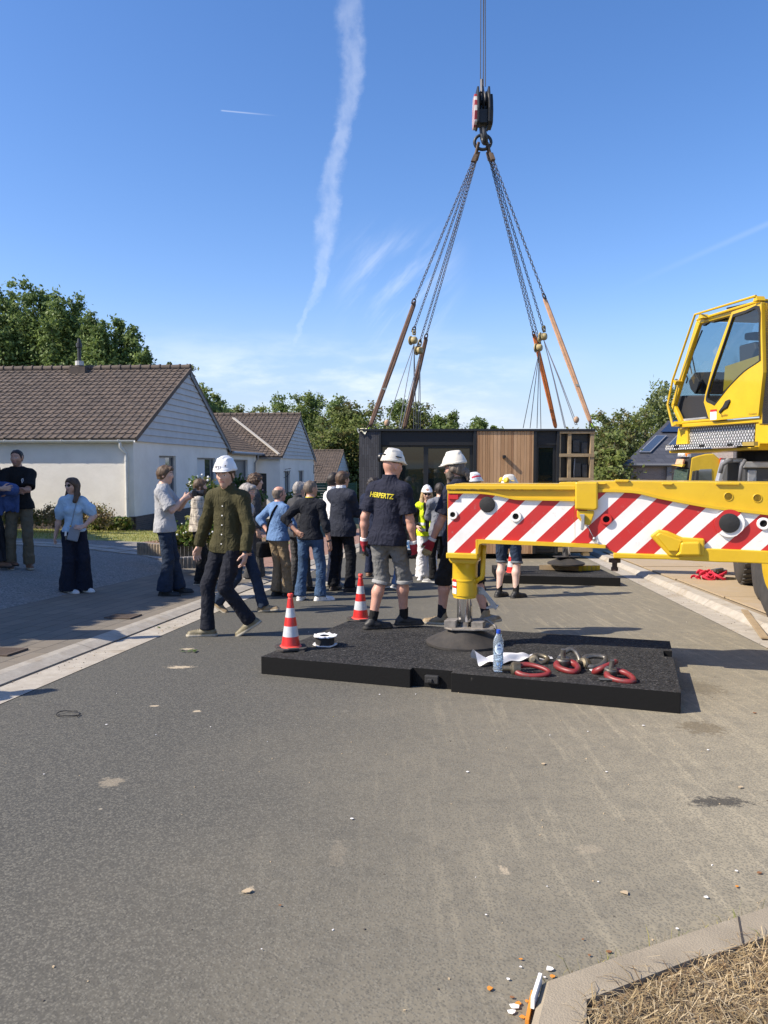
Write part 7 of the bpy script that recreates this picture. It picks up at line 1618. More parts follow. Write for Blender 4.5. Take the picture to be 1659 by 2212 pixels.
    F.cone(HC(0, .088, .016), HC(0, .106, -.020), .010, .014, .012); F.cone(HC(-.012, .094, -.024), HC(.012, .094, -.024), .010, .010, .008); F.cone(HC(-.018, .084, -.052), HC(.018, .084, -.052), .010, .010, .01)
    F.cone(HC(-.02, .098, -.0545), HC(.02, .098, -.0545), .003, .003, .006, None, (), True)
    VV, FF = F.mesh(2); C_ = VV[FF].mean(1) - hc; lx, ly, lz = C_ @ hx, C_ @ hf, C_ @ hu; mi = np.zeros(len(FF), int)
    near = (np.abs(lx) < .1) & (np.abs(lz) < .15) & (np.abs(ly) < .15); ax_ = np.abs(lx)
    mi[near & (ly > .05) & (((ax_ - .031) / .0135) ** 2 + ((lz - .010) / .0062) ** 2 < 1)] = 1; mi[near & (ly > .05) & (((ax_ - .031) / .0065) ** 2 + ((lz - .010) / .0066) ** 2 < 1)] = 2
    mi[near & (ly > .055) & (np.abs(lz - .0345) < .0038) & (ax_ > .012) & (ax_ < .052)] = 4; mi[near & (ly > .07) & (np.abs(lz + .054) < .0085) & (ax_ < .026)] = 3
    if g('stubble'): mi[near & (mi == 0) & (ly > .015) & (lz < -.035) & ((np.abs(lz + .02) > .045) | (ax_ > .03)) & (lz > -.135)] = 5
    hm = HAIR[g('hair', 'brown')]; sk = SK[g('skin', 'fair')]; stub = mat('stubble_' + g('skin', 'fair'), tuple(np.array({'fair': (.56, .35, .26), 'pale': (.62, .43, .35), 'tan': (.46, .26, .18), 'ruddy': (.54, .29, .21)}[g('skin', 'fair')]) * .55), .7)
    nm('body', W3(VV), FF, [sk, m_eyew, m_eyed, m_lip, hm, stub], root, mi)
    if g('beard'):
        F = Field(hc - .2, hc + .2, h * .8); F.cone(HC(0, .045, -.055), HC(0, .066, -.10 - .02 * (g('beard') > 1)), .066, .040, .02, (hx, .98)); F.cone(HC(-.055, .02, -.01), HC(-.04, .05, -.07), .025, .03, .02); F.cone(HC(.055, .02, -.01), HC(.04, .05, -.07), .025, .03, .02)
        F.cone(HC(0, .09, -.043), HC(0, .09, -.043), .0, .0, .01); F.cone(HC(0, .12, .0), HC(0, .14, -.035), .048, .04, .01, None, (), True); F.wrinkle(.010, seed, (60, 120), (1, .6)); VV, FF = F.mesh(1)
        nm('beard', W3(VV), FF, HAIR[g('beardcol', g('hair', 'brown'))], root)
    # --- hair
    st = g('style', 'short')
    if st != 'none':
        F = Field(hc - .36, hc + .24, h * .8); t = {'short': .011, 'cropped': .006, 'curly': .028, 'bald': .010, 'long': .016, 'tail': .010}[st]
        n1 = norm(hf * .78 - hu * .62); off = {'short': .022, 'cropped': .014, 'curly': .034, 'bald': .0, 'long': .026, 'tail': .014}[st]
        cl = [(hc + n1 * off, n1), (hc - hu * (.062 if st != 'cropped' else .045), -hu)]
        if st == 'bald': cl = [(hc + hf * .03, hf), (hc - hu * .068, -hu), (hc + hu * .062, hu)]
        F.cone(HC(0, -.014, .030), HC(0, .012, .032), .088 + t, .084 + t, .01, (hx, .88), cl); F.cone(HC(0, -.03, .0), HC(0, -.03, -.04), .072 + t, .06 + t, .02, (hx, .95), cl)
        if st == 'short': F.cone(HC(-.035, .072, .088), HC(.03, .078, .085), .026, .026, .02)
        if st == 'long':
            for s in (-1, 1): F.cone(HC(s * .070, -.015, .02), HC(s * .092, -.01, -.12), .034, .040, .03); F.cone(HC(s * .092, -.01, -.12), HC(s * .098, .055, -.225), .040, .030, .03)
            F.cone(HC(0, -.07, 0), HC(0, -.085, -.20), .07, .05, .04, (hf, .6))
        if st == 'tail': F.cone(HC(0, -.085, -.045), HC(.0, -.105, -.075), .036, .036, .02); F.cone(HC(0, -.105, -.075), HC(0, -.115, -.13), .036, .024, .02); F.cone(HC(-.062, -.0, -.01), HC(.0, -.09, -.05), .035, .04, .02); F.cone(HC(.062, -.0, -.01), HC(.0, -.09, -.05), .035, .04, .02)
        F.wrinkle({'curly': .022, 'bald': .008}.get(st, .010), seed + 3, (55, 110) if st != 'curly' else (70, 140), (1, .7), (1, 1, .45 if st != 'curly' else 1)); VV, FF = F.mesh(1)
        if len(FF): nm('hair', W3(VV), FF, hm, root)
    # --- trousers, shorts
    bm_ = g('bcol'); hem = g('hem', .066); thick = g('thick', 1.0) * .95
    F = Field(lo, hi, h); top = hips + np.array([0, 0, .10]); base_k = .045
    F.cone(hipj[-1] + pr_ * .006, hipj[1] - pr_ * .006, .097 * thick, .097 * thick, .05, (pf, .98)); F.cone(hips, hips + np.array([0, 0, .10]), .138 * thick, .128 * thick, .04, (pf, .80))
    for s in (-1, 1):
        F.cone(hipj[s] + pr_ * s * .004, kn[s], .098 * thick, (.074 if hem < .1 else .098) * thick, base_k)
        if bt == 'shorts': 
            dd = norm(ank[s] - kn[s]); L_ = g('slen', .02); e = kn[s] + dd * L_; F.cone(kn[s], e, .082 * thick, .086, .03)
        else:
            dd = norm(ank[s] - kn[s]); e = ank[s] + dd * g('hemdrop', .015); F.cone(kn[s], e, (.072 if hem < .1 else .098) * thick, hem, .03)
            if hem < .1: F.cone(ank[s] - dd * .10, ank[s] - dd * .01, hem * 1.0, hem * 1.12, .02)
    F.cut(hips + np.array([0, 0, min([.10] + [t_[3] + .025 for t_ in g('tops', [])])]), np.array([0, 0, 1.0]))
    F.wrinkle(g('bwr', .010), seed + 5, (18, 40, 75), (1, .8, .4), (1, 1, 1.5))
    for s in (-1, 1):
        dd = norm(ank[s] - kn[s]); q = (kn[s] + dd * g('slen', .02)) if bt == 'shorts' else ank[s] + dd * g('hemdrop', .015)
        sl = F._sub(q - .2, q + .2)
        if sl:
            sl, x, y, z = sl; d = (x - q[0]) * dd[0] + (y - q[1]) * dd[1] + (z - q[2]) * dd[2]; near_ = ((x - q[0]) ** 2 + (y - q[1]) ** 2 + (z - q[2]) ** 2) < .19 ** 2; other = np.abs(x - q[0]) < np.abs(x - (ank[-s] if bt != 'shorts' else kn[-s])[0]) + .0; F.v[sl] = np.where(near_ & other & (d > -.0), np.maximum(F.v[sl], d), F.v[sl])
    VV, FF = F.mesh(2); tr = nm(bt, W3(VV), FF, bm_, root)
    if bt == 'shorts' and g('cuff'):
        for s in (-1, 1):
            dd = norm(ank[s] - kn[s]); q = kn[s] + dd * g('slen', .02); F = Field(q - .16, q + .16, h); F.cone(q - dd * .035, q, .088, .091, .01, None, ((q, dd), (q - dd * .032, -dd))); F.wrinkle(.004, seed); VV, FF = F.mesh(1); nm('cuff', W3(VV), FF, g('cuff'), tr)
    # --- shoes and socks
    for s in (-1, 1):
        fd, up = ffr[s]; A = ank[s]; F = Field(A - .26, A + .26, h * .85); so = A - up * .085; hgt = g('shoe_h', .0)
        F.cone(so - fd * .048 + up * .038, so + fd * .05 + up * .040, .038, .040, .03); F.cone(so + fd * .05 + up * .040, so + fd * .165 + up * .030, .041, .034, .03, (up, .88)); F.cone(A - up * .02 - fd * .012, A + up * (.002 + hgt) - fd * .008, .043, .041, .03); F.cone(so - fd * .055 + up * .012, so + fd * .17 + up * .012, .042, .044, .012, (up, .6))
        F.cut(so, -up); F.cut(A + up * (.02 + hgt), up); F.wrinkle(.004, seed + s, (40, 80), (1, .5)); VV, FF = F.mesh(1); C_ = VV[FF].mean(1) - so; lz = C_ @ up; sh_o = nm('shoe', W3(VV), FF, [g('shoe'), g('sole', g('shoe'))], root, (lz < g('soleh', .024)).astype(int))
        if g('stripes'):
            mb = MB()
            for k in range(3):
                for side in (-1, 1):
                    lat = np.cross(fd, up); a = so + fd * (.03 + .026 * k) + lat * side * .046 + up * .03; b = so + fd * (.012 + .026 * k) + lat * side * .037 + up * .075
                    q = np.array([a - fd * .006, a + fd * .006, b + fd * .006, b - fd * .006]); mb.add([V(x) for x in W3(q)], [(0, 1, 2, 3)])
            mb.build('stripes', g('stripes'), sh_o)
        if g('laces'):
            mb = MB()
            for k in range(4): 
                lat = np.cross(fd, up); c_ = so + fd * (.045 + .022 * k) + up * (.088 - .007 * k); mb.tube([wp(c_ - lat * .024 - up * .008), wp(c_ + up * .002), wp(c_ + lat * .024 - up * .008)], .004, 5)
            mb.build('laces', g('laces'), sh_o, smooth=True)
        if g('sock'):
            F = Field(A - .2, A + .3, h); dd = norm(kn[s] - A); F.cone(A - up * .02, A + dd * g('sockh', .08), .043, .046, .01, None, ((A + dd * g('sockh', .08), dd),)); F.wrinkle(.004, seed); VV, FF = F.mesh(1); nm('sock', W3(VV), FF, g('sock'), root)
    # --- top
    def top_mesh(name, m, add, hemz, sleeve, collar=None, sl_r=(.060, .053), clipfront=None, wr_=.009, puff=False, flare=0.0, arms=True):
        F = Field(lo, hi, h); hemp = hips + u * hemz; bel = g('belly', 0)
        F.cone(hemp - u * .05 - r * .062, hemp - u * .05 + r * .062, (.108 + flare) * wd + add, (.108 + flare) * wd + add, .04, (f, .98)); F.cone(hips - u * .02 - r * .066, hips - u * .02 + r * .066, (.112 + flare) * wd + add, (.112 + flare) * wd + add, .04, (f, .98)); F.cone(hemp - u * .05, hips + u * .1, (.142 + flare) * wd + add, .124 * wd + add, .06, (f, .84)); F.cone(hips + u * .08, hips + u * .22, .124 * wd + add, .118 * wd + add, .06, (f, .80)); F.cone(hips + u * .22, hips + u * .39, .120 * wd + add, .132 * wd + add, .06, (f, .76))
        F.cone(sh[-1] - u * .02, sh[1] - u * .02, .052 + add * .7, .052 + add * .7, .06)
        for s in (-1, 1): F.cone(nb - u * .02, sh[s] + u * .002, .050 + add * .7, .046 + add * .7, .05)
        if bel: F.cone(hips + u * .10 + f * .05, hips + u * .18 + f * .05, .11 + bel, .10 + bel, .08)
        if fem:
            for s in (-1, 1): F.cone(hips + u * .32 + r * .065 * s + f * .075, hips + u * .33 + r * .06 * s + f * .075, .048 + add * .5, .048 + add * .5, .06)
        F.cone(nb - u * .015, nb + u * .035, .060 + add * .5, .056 + add * .5, .025)
        if arms:
            for s in (-1, 1):
                if puff:
                    m_ = sh[s] + (el[s] - sh[s]) * .55 + r * s * .01; e = sh[s] + (el[s] - sh[s]) * 1.0; F.cone(sh[s], m_, .070, .086, .04); F.cone(m_, e, .086, .056, .03, None, ((e, norm(el[s] - sh[s])),)); continue
                ra, rb = sl_r[0] - .004, sl_r[1] - .003
                if sleeve <= 1: e = sh[s] + (el[s] - sh[s]) * sleeve; dd = norm(el[s] - sh[s]); F.cone(sh[s] - r * s * .005, e, ra + add * .6, rb + add * .6 + .006, .035, None, ((e, dd),))
                else: e = el[s] + (wr[s] - el[s]) * (sleeve - 1); dd = norm(wr[s] - el[s]); F.cone(sh[s] - r * s * .005, el[s], ra + add * .6, rb + add * .5, .035); F.cone(el[s], e, rb + add * .5, .042 + add * .5, .025, None, ((e, dd),))
        cm = (sh[-1] + sh[1]) / 2
        if clipfront is not None:      # open front (waistcoat, jacket): remove a wedge in front of the chest
            F.cone(hips + u * -.2 + f * .24, nb + u * .1 + f * .16, clipfront * .8, clipfront * 1.3, .02, (f, 1.6), (), True)
        F.wrinkle(wr_, seed + 11, (16, 38, 72), (1, .8, .4), (1, 1, 1.2))
        sl = F._sub(hemp - np.array([.32, .32, .32]), hemp + np.array([.32, .32, .05]))
        if sl:
            sl, x, y, z = sl; d = -((x - hemp[0]) * u[0] + (y - hemp[1]) * u[1] + (z - hemp[2]) * u[2]); away = np.ones_like(d, bool) if not arms else None
            hor = (x - hemp[0]) ** 2 + (y - hemp[1]) ** 2 < .235 ** 2
            keep = np.zeros(d.shape, bool)
            for s in (-1, 1):
                if sleeve > 1 and arms:
                    for pa_, pb_ in ((el[s], wr[s]),):
                        ba = pb_ - pa_; t = np.clip(((x - pa_[0]) * ba[0] + (y - pa_[1]) * ba[1] + (z - pa_[2]) * ba[2]) / (ba @ ba), 0, 1); dist = np.sqrt((x - pa_[0] - t * ba[0]) ** 2 + (y - pa_[1] - t * ba[1]) ** 2 + (z - pa_[2] - t * ba[2]) ** 2); keep |= dist < .075
            F.v[sl] = np.where(hor & ~keep, np.maximum(F.v[sl], d), F.v[sl])
        nk = nb + u * .03; F.cone(nk + f * .015, nk + u * .12 + f * .02, .058 if not collar else .056, .075, .012, None, (), True); F.cut(nb + u * (.045 if collar else .030), u)
        VV, FF = F.mesh(2); ob = nm(name, W3(VV), FF, m, root); return ob
    to = None
    for tname, tm, add, hemz, slv, kw in g('tops', []):
        ob = top_mesh(tname, tm, add, hemz, slv, **kw); to = to or ob
    if g('collar'):
        F = Field(nb - .2, nb + .2, h * .8); F.cone(nb + u * .0 + f * .0, nb + u * .070 - f * .006, .082, .068, .01); F.cone(nb - u * .05 + f * .02, nb + u * .15 + f * .035, .050, .058, .006, None, (), True); F.cut(nb + u * .064, u); F.cone(nb + f * .11 - u * .02, nb + f * .10 + u * .1, .018, .04, .01, None, (), True)
        VV, FF = F.mesh(1); nm('collar', W3(VV), FF, g('collar'), root)
    # --- gloves
    for s, (m1, m2) in (g('gloves') or {}).items():
        F = Field(np.minimum(wr[s] - .12, wr[s] + hd[s] * .22 - .12), np.maximum(wr[s] + .12, wr[s] + hd[s] * .22 + .12), h * .7); hand(F, wr[s], hd[s], hn[s], s, g('arm', {}).get(s, {}).get('curl', .5), .0045); dd = norm(wr[s] - el[s]); F.cone(wr[s] - dd * .05, wr[s] + dd * .02, .040, .036, .01, None, ((wr[s] - dd * .045, -dd),)); F.wrinkle(.004, seed, (60, 110)); VV, FF = F.mesh(1)
        C_ = (VV[FF].mean(1) - wr[s]); al = C_ @ hd[s]; nn_ = C_ @ hn[s]; cu = C_ @ dd; mi = np.where(al > .085, 1, np.where((nn_ > .012) & (al > .03), 1, 0)); mi = np.where((cu < -.015), 2, mi); nm('glove', W3(VV), FF, [m1, m2, mat('glove_cuff', (.72, .70, .68), .7)], root, mi)
    # --- helmet
    hl = g('helmet')
    if hl:
        F = Field(hc - .3, hc + .3, h * .75); tl = hu * math.cos(R(g('htilt', 4))) + hf * math.sin(R(g('htilt', 4))) * -1; tf = norm(hf - tl * (hf @ tl)); q = hc + tl * .050
        F.cone(q - tf * .016, q + tf * .016, .112, .112, .01, (hx, .93), ((q, -tl),)); F.cone(q - tf * .018 + tl * .055, q + tf * .014 + tl * .055, .075, .075, .03, (hx, .95))
        F.cone(q - tf * .11 + tl * .01, q + tf * .10 + tl * .03, .012, .012, .02); F.cone(q + tl * .118 - tf * .06, q + tl * .118 + tf * .055, .018, .018, .03, (tl, .7)); 
        for s in (-1, 1): F.cone(q + tl * .10 - tf * .06 + hx * s * .045, q + tl * .10 + tf * .06 + hx * s * .045, .010, .010, .02)
        F.cone(q - tf * .012 + tl * .006, q + tf * .04 + tl * .0, .115, .102, .012, (hx, .95), ((q + tl * .012, tl), (q - tl * .008, -tl))); F.cone(q + tf * .05 - tl * .004, q + tf * .09 - tl * .010, .092, .082, .012, (tl, .10))
        F.cone(q - tl * .05, q + tl * .004, .098, .104, .01, (hx, .9), ((q + tl * .012, tl),), True); VV, FF = F.mesh(1)
        C_ = VV[FF].mean(1) - q; ht, hfw, hxx = C_ @ tl, C_ @ tf, C_ @ hx; mi = np.zeros(len(FF), int)
        if hl == 'redarc': mi[(np.abs(ht - .075 + ((hfw) * 6) ** 2 * .05) < .013) & (np.abs(hfw) < .10) & (hfw < .08)] = 1
        if hl == 'dot': mi[(ht > .118) & (np.abs(hxx) < .016) & (np.abs(hfw) < .022)] = 1
        m_h = mat('helmet_white' if hl != 'cream' else 'helmet_cream', (.74, .74, .73) if hl != 'cream' else (.66, .62, .53), .32, coat=.2); ho = nm('helmet', W3(VV), FF, [m_h, mat('helmet_red', (.55, .03, .06), .4)], root, mi)
        F = Field(hc - .2, hc + .2, h); F.cone(q - tl * .045 - tf * .015, q + tl * .0 - tf * .01, .084, .088, .01, (hx, .9), ((q - tl * .035, -tl),)); F.cut(hc + hf * .05, hf); VV, FF = F.mesh(1); nm('headband', W3(VV), FF, mat('helmet_band', (.015, .015, .02), .7), ho)
        lg = g('logo')
        if lg:
            d = norm(tf * lg.get('f', .8) + hx * lg.get('x', 0) + tl * lg.get('u', .45)); c_ = q + tl * .03 + d * .05; me_ = [V(p) for p in W3(VV)]
            bv = BVHTree.FromPolygons([V(p) for p in np.array([v_.co for v_ in ho.data.vertices])], [tuple(p.vertices) for p in ho.data.polygons]); stamp(bv, wp(c_ + d * .4), wp(c_) - wp(c_ + d * .4), wp(c_ + tl) - wp(c_), lg['shapes'], ho)
        if g('muffs'):
            mm = g('muffs'); mb = MB()
            for s in ((-1,) if mm[1] == 'one' else (-1, 1)):
                if mm[1] == 'one': c_ = q - tf * .085 - hx * .075 + tl * .03; ax2 = norm(-tf * .6 - hx * .7)
                elif mm[1] == 'side' : c_ = q + hx * s * .110 + tl * .035 - tf * .02
                else: c_ = q + hx * s * .062 + tf * .085 * mm[2] + tl * .052
                ax2 = ax2 if mm[1] == 'one' else hx * s if mm[1] == 'side' else norm(tf * mm[2] + hx * s * .35 + tl * .3)
                a_ = wp(c_); d_ = (wp(c_ + ax2) - wp(c_)).normalized(); mb.lathe([(.0, -.012), (.04 * sc, -.012), (.046 * sc, .0), (.045 * sc, .02), (.034 * sc, .036), (0, .040)], a_, d_, 20)
            mb.tube([wp(q + hx * -.128 + tl * .04), wp(q + tl * .06 + tf * .13 * (mm[2] if mm[1] != 'side' else -1)), wp(q + hx * .128 + tl * .04)], .007, 6); mb.build('ear_muffs', mm[0], ho, smooth='auto')
    # --- glasses
    if g('glasses'):
        mb = MB(); zz = .012 if g('glasses')[1] == 'on' else .10; yy2 = .098 if g('glasses')[1] == 'on' else .075
        for s in (-1, 1):
            c_ = HC(s * .032, yy2, zz); rw, rh = (.026, .018) if g('glasses')[1] == 'on' else (.026, .016)
            mb.add([wp(c_ + hx * rw * math.cos(a) - hf * .012 * abs(math.cos(a)) * (1 if math.cos(a) * s > 0 else 0) + hu * rh * math.sin(a)) for a in frange(0, 6.2832, 14)[:-1]], [tuple(range(14))]); mb.tube([wp(HC(s * .056, yy2 - .012, zz + .008)), wp(HC(s * .083, .0, zz + .008))], .003, 5)
        mb.tube([wp(HC(-.012, yy2, zz + .006)), wp(HC(.012, yy2, zz + .006))], .003, 5); o_ = mb.build('sunglasses', g('glasses')[0], root); sm = o_.modifiers.new('s', 'SOLIDIFY'); sm.thickness = .003
    return dict(root=root, wp=wp, hips=hips, u=u, f=f, r=r, nb=nb, sh=sh, el=el, wr=wr, hd=hd, hn=hn, hc=hc, HC=HC, top=to, W3=W3, sc=sc, ank=ank, kn=kn)
def hand(F, w, d, n, s, curl, add=0.0):
    """palm, four fingers of unequal length with two bends, and a thumb leaving the side of the palm near its base. d points to the finger tips, n out of the palm."""
    t = np.cross(d, n) * s * 1.0                       # towards the thumb side
    t = -t if False else t
    F.cone(w - d * .01, w + d * .03, .024 + add, .027 + add, .02, (n, .8)); F.cone(w + d * .035 + t * .012, w + d * .082 + t * .018, .024 + add, .018 + add, .02, (n, .7)); F.cone(w + d * .035 - t * .012, w + d * .077 - t * .018, .024 + add, .017 + add, .02, (n, .7))
    for i, L in enumerate((.066, .074, .068, .052)):
        off = .030 - i * .0205; b = w + d * (.086 - .003 * abs(i - 1)) + t * off; a1 = curl * (.55 + .1 * i); d1 = d * math.cos(a1) + n * math.sin(a1) + t * (.10 - .07 * i); a2 = curl * (1.35 + .1 * i); d2 = d * math.cos(a2) + n * math.sin(a2) + t * (.06 - .05 * i)
        m_ = b + norm(d1) * L * .52; e = m_ + norm(d2) * L * .48; F.cone(b, m_, .0095 + add, .0088 + add, .006); F.cone(m_, e, .0088 + add, .0072 + add, .006)
    b = w + d * .028 + t * .030 + n * .006; m_ = b + norm(d * .62 + t * .62 + n * .35) * .045; e = m_ + norm(d * .9 + t * .2 + n * (.2 + .5 * curl)) * .034; F.cone(b, m_, .014 + add, .0105 + add, .012); F.cone(m_, e, .0105 + add, .008 + add, .006)
def stamp(bv, eye, dirv, upv, shapes, parent, off=.0025):
    """Lay flat shapes on a surface by casting them along dirv. shapes: (name, material, verts2d, faces) in metres."""
    d = dirv.normalized(); x = d.cross(upv).normalized(); y = x.cross(d)
    for name, m, vs, fs in shapes:
        out = []
        for p in vs:
            o_ = eye + x * p[0] + y * p[1]; hit, nrm, _, _ = bv.ray_cast(o_, d)
            out.append(hit - d * off if hit else eye + d * (dirv.length) + x * p[0] + y * p[1])
        mb = MB(); mb.add(out, fs); mb.build(name, m, parent)
def bvh_of(o): return BVHTree.FromPolygons([v_.co.copy() for v_ in o.data.vertices], [tuple(p.vertices) for p in o.data.polygons])
def disc2d(r, n=20, cx=0, cy=0, r0=0): 
    if r0: return [(cx + q * math.cos(a), cy + q * math.sin(a)) for q in (r0, r) for a in [2 * math.pi * i / n for i in range(n)]], [(i, (i + 1) % n, n + (i + 1) % n, n + i) for i in range(n)]
    return [(cx + r * math.cos(a), cy + r * math.sin(a)) for a in [2 * math.pi * i / n for i in range(n)]], [tuple(range(n))]
def T2(s, size, bold=0.0, slant=0.0, rot=0.0, sx=1.0):
    vs, fs = text_mesh(s, size, bold); c_, s_ = math.cos(rot), math.sin(rot); vs = [((p.x * sx + slant * p.y), p.y) for p in vs]; return [(a * c_ - b * s_, a * s_ + b * c_) for a, b in vs], fs
# ------------------------------------------------------------------ the people in the street
def GT(u, v):
    dz = 0.05
    for _ in range(12):
        p = G(u, v, dz); dz = .5 * dz + .5 * prof(tt(p.x, p.y))
    return p
def Hof(p, vtop, extra=0.0, lean=0.0): return (P(0, vtop, p.y).z - p.z) - extra + lean
C = {}
for n_, c_, kw in (('olive', (.052, .047, .020), {}), ('navytrouser', (.012, .014, .022), {}), ('navypolo', (.014, .016, .030), {}), ('greyshort', (.16, .16, .155), {}), ('blackwork', (.014, .013, .013), {}), ('denim', (.045, .085, .16), dict(var=.3, vs=7)), ('denimdark', (.018, .030, .055), dict(var=.3, vs=7)), ('denimlight', (.13, .21, .36), dict(var=.3, vs=7)), ('navysweater', (.012, .014, .020), {}), ('bluesweater', (.12, .21, .38), {}), ('khaki', (.22, .165, .10), {}), ('khakidark', (.14, .115, .075), {}), ('suit', (.022, .026, .040), {}), ('suittrouser', (.010, .011, .015), {}), ('navysuit', (.014, .020, .045), {}), ('white', (.75, .75, .76), {}), ('greytee', (.36, .365, .375), {}), ('black', (.010, .010, .011), {}), ('lightblue', (.36, .50, .62), {}), ('navywide', (.012, .015, .028), {}), ('greyblazer', (.17, .18, .205), {}), ('greyjacket', (.055, .056, .060), {}), ('greytrouser', (.06, .06, .062), {}), ('hivis', (.68, .85, .02), {}), ('bluecloth', (.055, .09, .22), dict(var=.25)), ('charcoal', (.03, .03, .033), {}), ('pinkwhite', (.62, .55, .58), {})):
    C[n_] = fab(n_, c_, **kw)
m_plaid = fab('plaid', (.55, .50, .42)); q = NT(m_plaid); S = q.sep()
def band(x, n, w): return q.m('LESS_THAN', q.m('ABSOLUTE', q.m('SUBTRACT', q.m('FRACT', q.m('MULTIPLY', x, n)), .5)), w)
hx_ = q.m('ADD', S[0], q.m('MULTIPLY', S[1], .8)); pl = q.m('ADD', q.m('MULTIPLY', band(hx_, 7.5, .10), .5), q.m('MULTIPLY', band(S[2], 7.5, .10), .5)); pl2 = q.m('ADD', q.m('MULTIPLY', band(hx_, 15, .05), .3), q.m('MULTIPLY', band(S[2], 15, .05), .3))
q.col(q.mix(q.m('ADD', pl, pl2, 0, True), (.52, .47, .39), (.19, .165, .14)))
m_vest = fab('hivis_vest', (.68, .85, .02)); q = NT(m_vest); S = q.sep()
m_stripeshirt = fab('grey_stripe', (.4, .4, .41)); q = NT(m_stripeshirt); S = q.sep(); q.col(q.mix(band(q.m('ADD', S[0], S[1]), 40, .22), (.52, .52, .53), (.22, .22, .24)))
L_ = {n: mat('leather_' + n, c, .55, var=.3, vscale=14, bump=.3, bscale=40) for n, c in {'black': (.012, .012, .012), 'tan': (.26, .19, .105), 'olive': (.17, .145, .085), 'brown': (.16, .075, .035), 'white': (.68, .68, .67), 'grey': (.20, .20, .20), 'darkbrown': (.03, .02, .016), 'dusty': (.10, .092, .08)}.items()}
m_sol = mat('sole_pale', (.40, .36, .28), .8); m_solw = mat('sole_white', (.70, .69, .66), .7); m_sold = mat('sole_dark', (.03, .028, .025), .85)
m_lace = mat('lace_dark', (.03, .03, .028), .8); m_shade = mat('sunglass_lens', (.006, .006, .007), .12)
ANK = lambda s, x, y, z=0, a=0, p=0: (x, y, z, a, p)
jk = {}
# 1 the man in the olive shirt, walking across towards the left
p1 = G(492, 1374, .0)
A1 = person('man in white helmet and olive green shirt walking past the cones, glancing at the camera', p1, 150, Hof(p1, 990, .045) + .03, dict(res=.006, seed=3, hips=(0.0, -.02, -.015), lean=(3, -3), twist=12, build=.93, head=(4, -8, 0), skin='fair', hair='brown', style='short', stubble=False, helmet='white', htilt=6,
   feet={1: ANK(1, .17, .10, 0, -52), -1: ANK(-1, -.17, -.13, .07, -58, 32)}, arm={1: dict(w=(.36, .02, .84), e=(.8, -.5, .1), curl=.55), -1: dict(w=(-.29, .06, .85), e=(-.9, -.6, 0), curl=.6)},
   tops=[('shirt', C['olive'], .022, -.075, 1.93, dict(collar=True, wr_=.010, flare=.004))], collar=C['olive'], bcol=C['navytrouser'], bwr=.011, hem=.060, shoe=L_['olive'], sole=m_sol, soleh=.026, shoe_h=.05, laces=m_lace))
b_ = bvh_of(A1['top']); w_ = A1['wp']; cf = A1['hips'] + A1['u'] * .2
for k in range(5):
    e_ = A1['hips'] + A1['u'] * (.02 + k * .092) + A1['f'] * .5; stamp(b_, w_(e_), w_(e_ - A1['f'] * .5) - w_(e_), V((0, 0, 1)), [('button', m_white, *disc2d(.0075, 10))], A1['top'], .004)
stamp(b_, w_(cf + A1['f'] * .5), w_(cf) - w_(cf + A1['f'] * .5), V((0, 0, 1)), [('placket_seam', mat('olive_seam', (.030, .026, .010), .9), [(.016 + dx_, z) for z in frange(-.24, .25, 14) for dx_ in (0, .004)], [(2 * i, 2 * i + 1, 2 * i + 3, 2 * i + 2) for i in range(14)])], A1['top'], .004)
mb = MB(); d = A1['wr'][-1] - A1['el'][-1]; a = w_(A1['wr'][-1] - norm(d) * .012); ax_ = (w_(A1['wr'][-1]) - w_(A1['el'][-1])).normalized(); mb.lathe([(.037, -.011), (.040, -.009), (.040, .009), (.037, .011)], a, ax_, 20); o_ = ax_.orthogonal().normalized(); cdir = (V((0, -1, 0)) - ax_ * V((0, -1, 0)).dot(ax_)).normalized(); mb.lathe([(.020, 0), (.022, .004), (.020, .012), (0, .013)], a + cdir * .034, cdir, 18); mb.build('wristwatch', mat('watch_black', (.008, .009, .014), .3), A1['root'], smooth='auto')
ho = [c_ for c_ in kids(A1['root']) if c_.name.startswith('helmet')][0]
def badge(A, f=1.0, x=0.0, u=.35, r=.026, txt='S', ring_m=None, fill=None, size=.04):
    ho = [c_ for c_ in kids(A['root']) if c_.name.startswith('helmet')][0]; b = bvh_of(ho); HCp = A['HC']; c_ = A['wp'](HCp(0, 0, .06)); t_ = A['wp'](HCp(x * .4, f * .4, .06 + u * .4)); m1 = ring_m or mat('badge_navy', (.02, .03, .08), .5)
    sh_ = []
    if fill: sh_.append(('badge', fill, *disc2d(r)))
    sh_ += [('badge', m1, *disc2d(r, 20, r0=r * .80))] if not fill else []
    if txt: sh_.append(('lettering', fill and mat('badge_light', (.5, .4, .3), .5) or m1, *T2(txt, size, .0015)))
    for i, q_ in enumerate(sh_): stamp(b, t_, c_ - t_, V((0, 0, 1)), [q_], ho, .002 + i * .001)
badge(A1, 1.0, .10, .26)
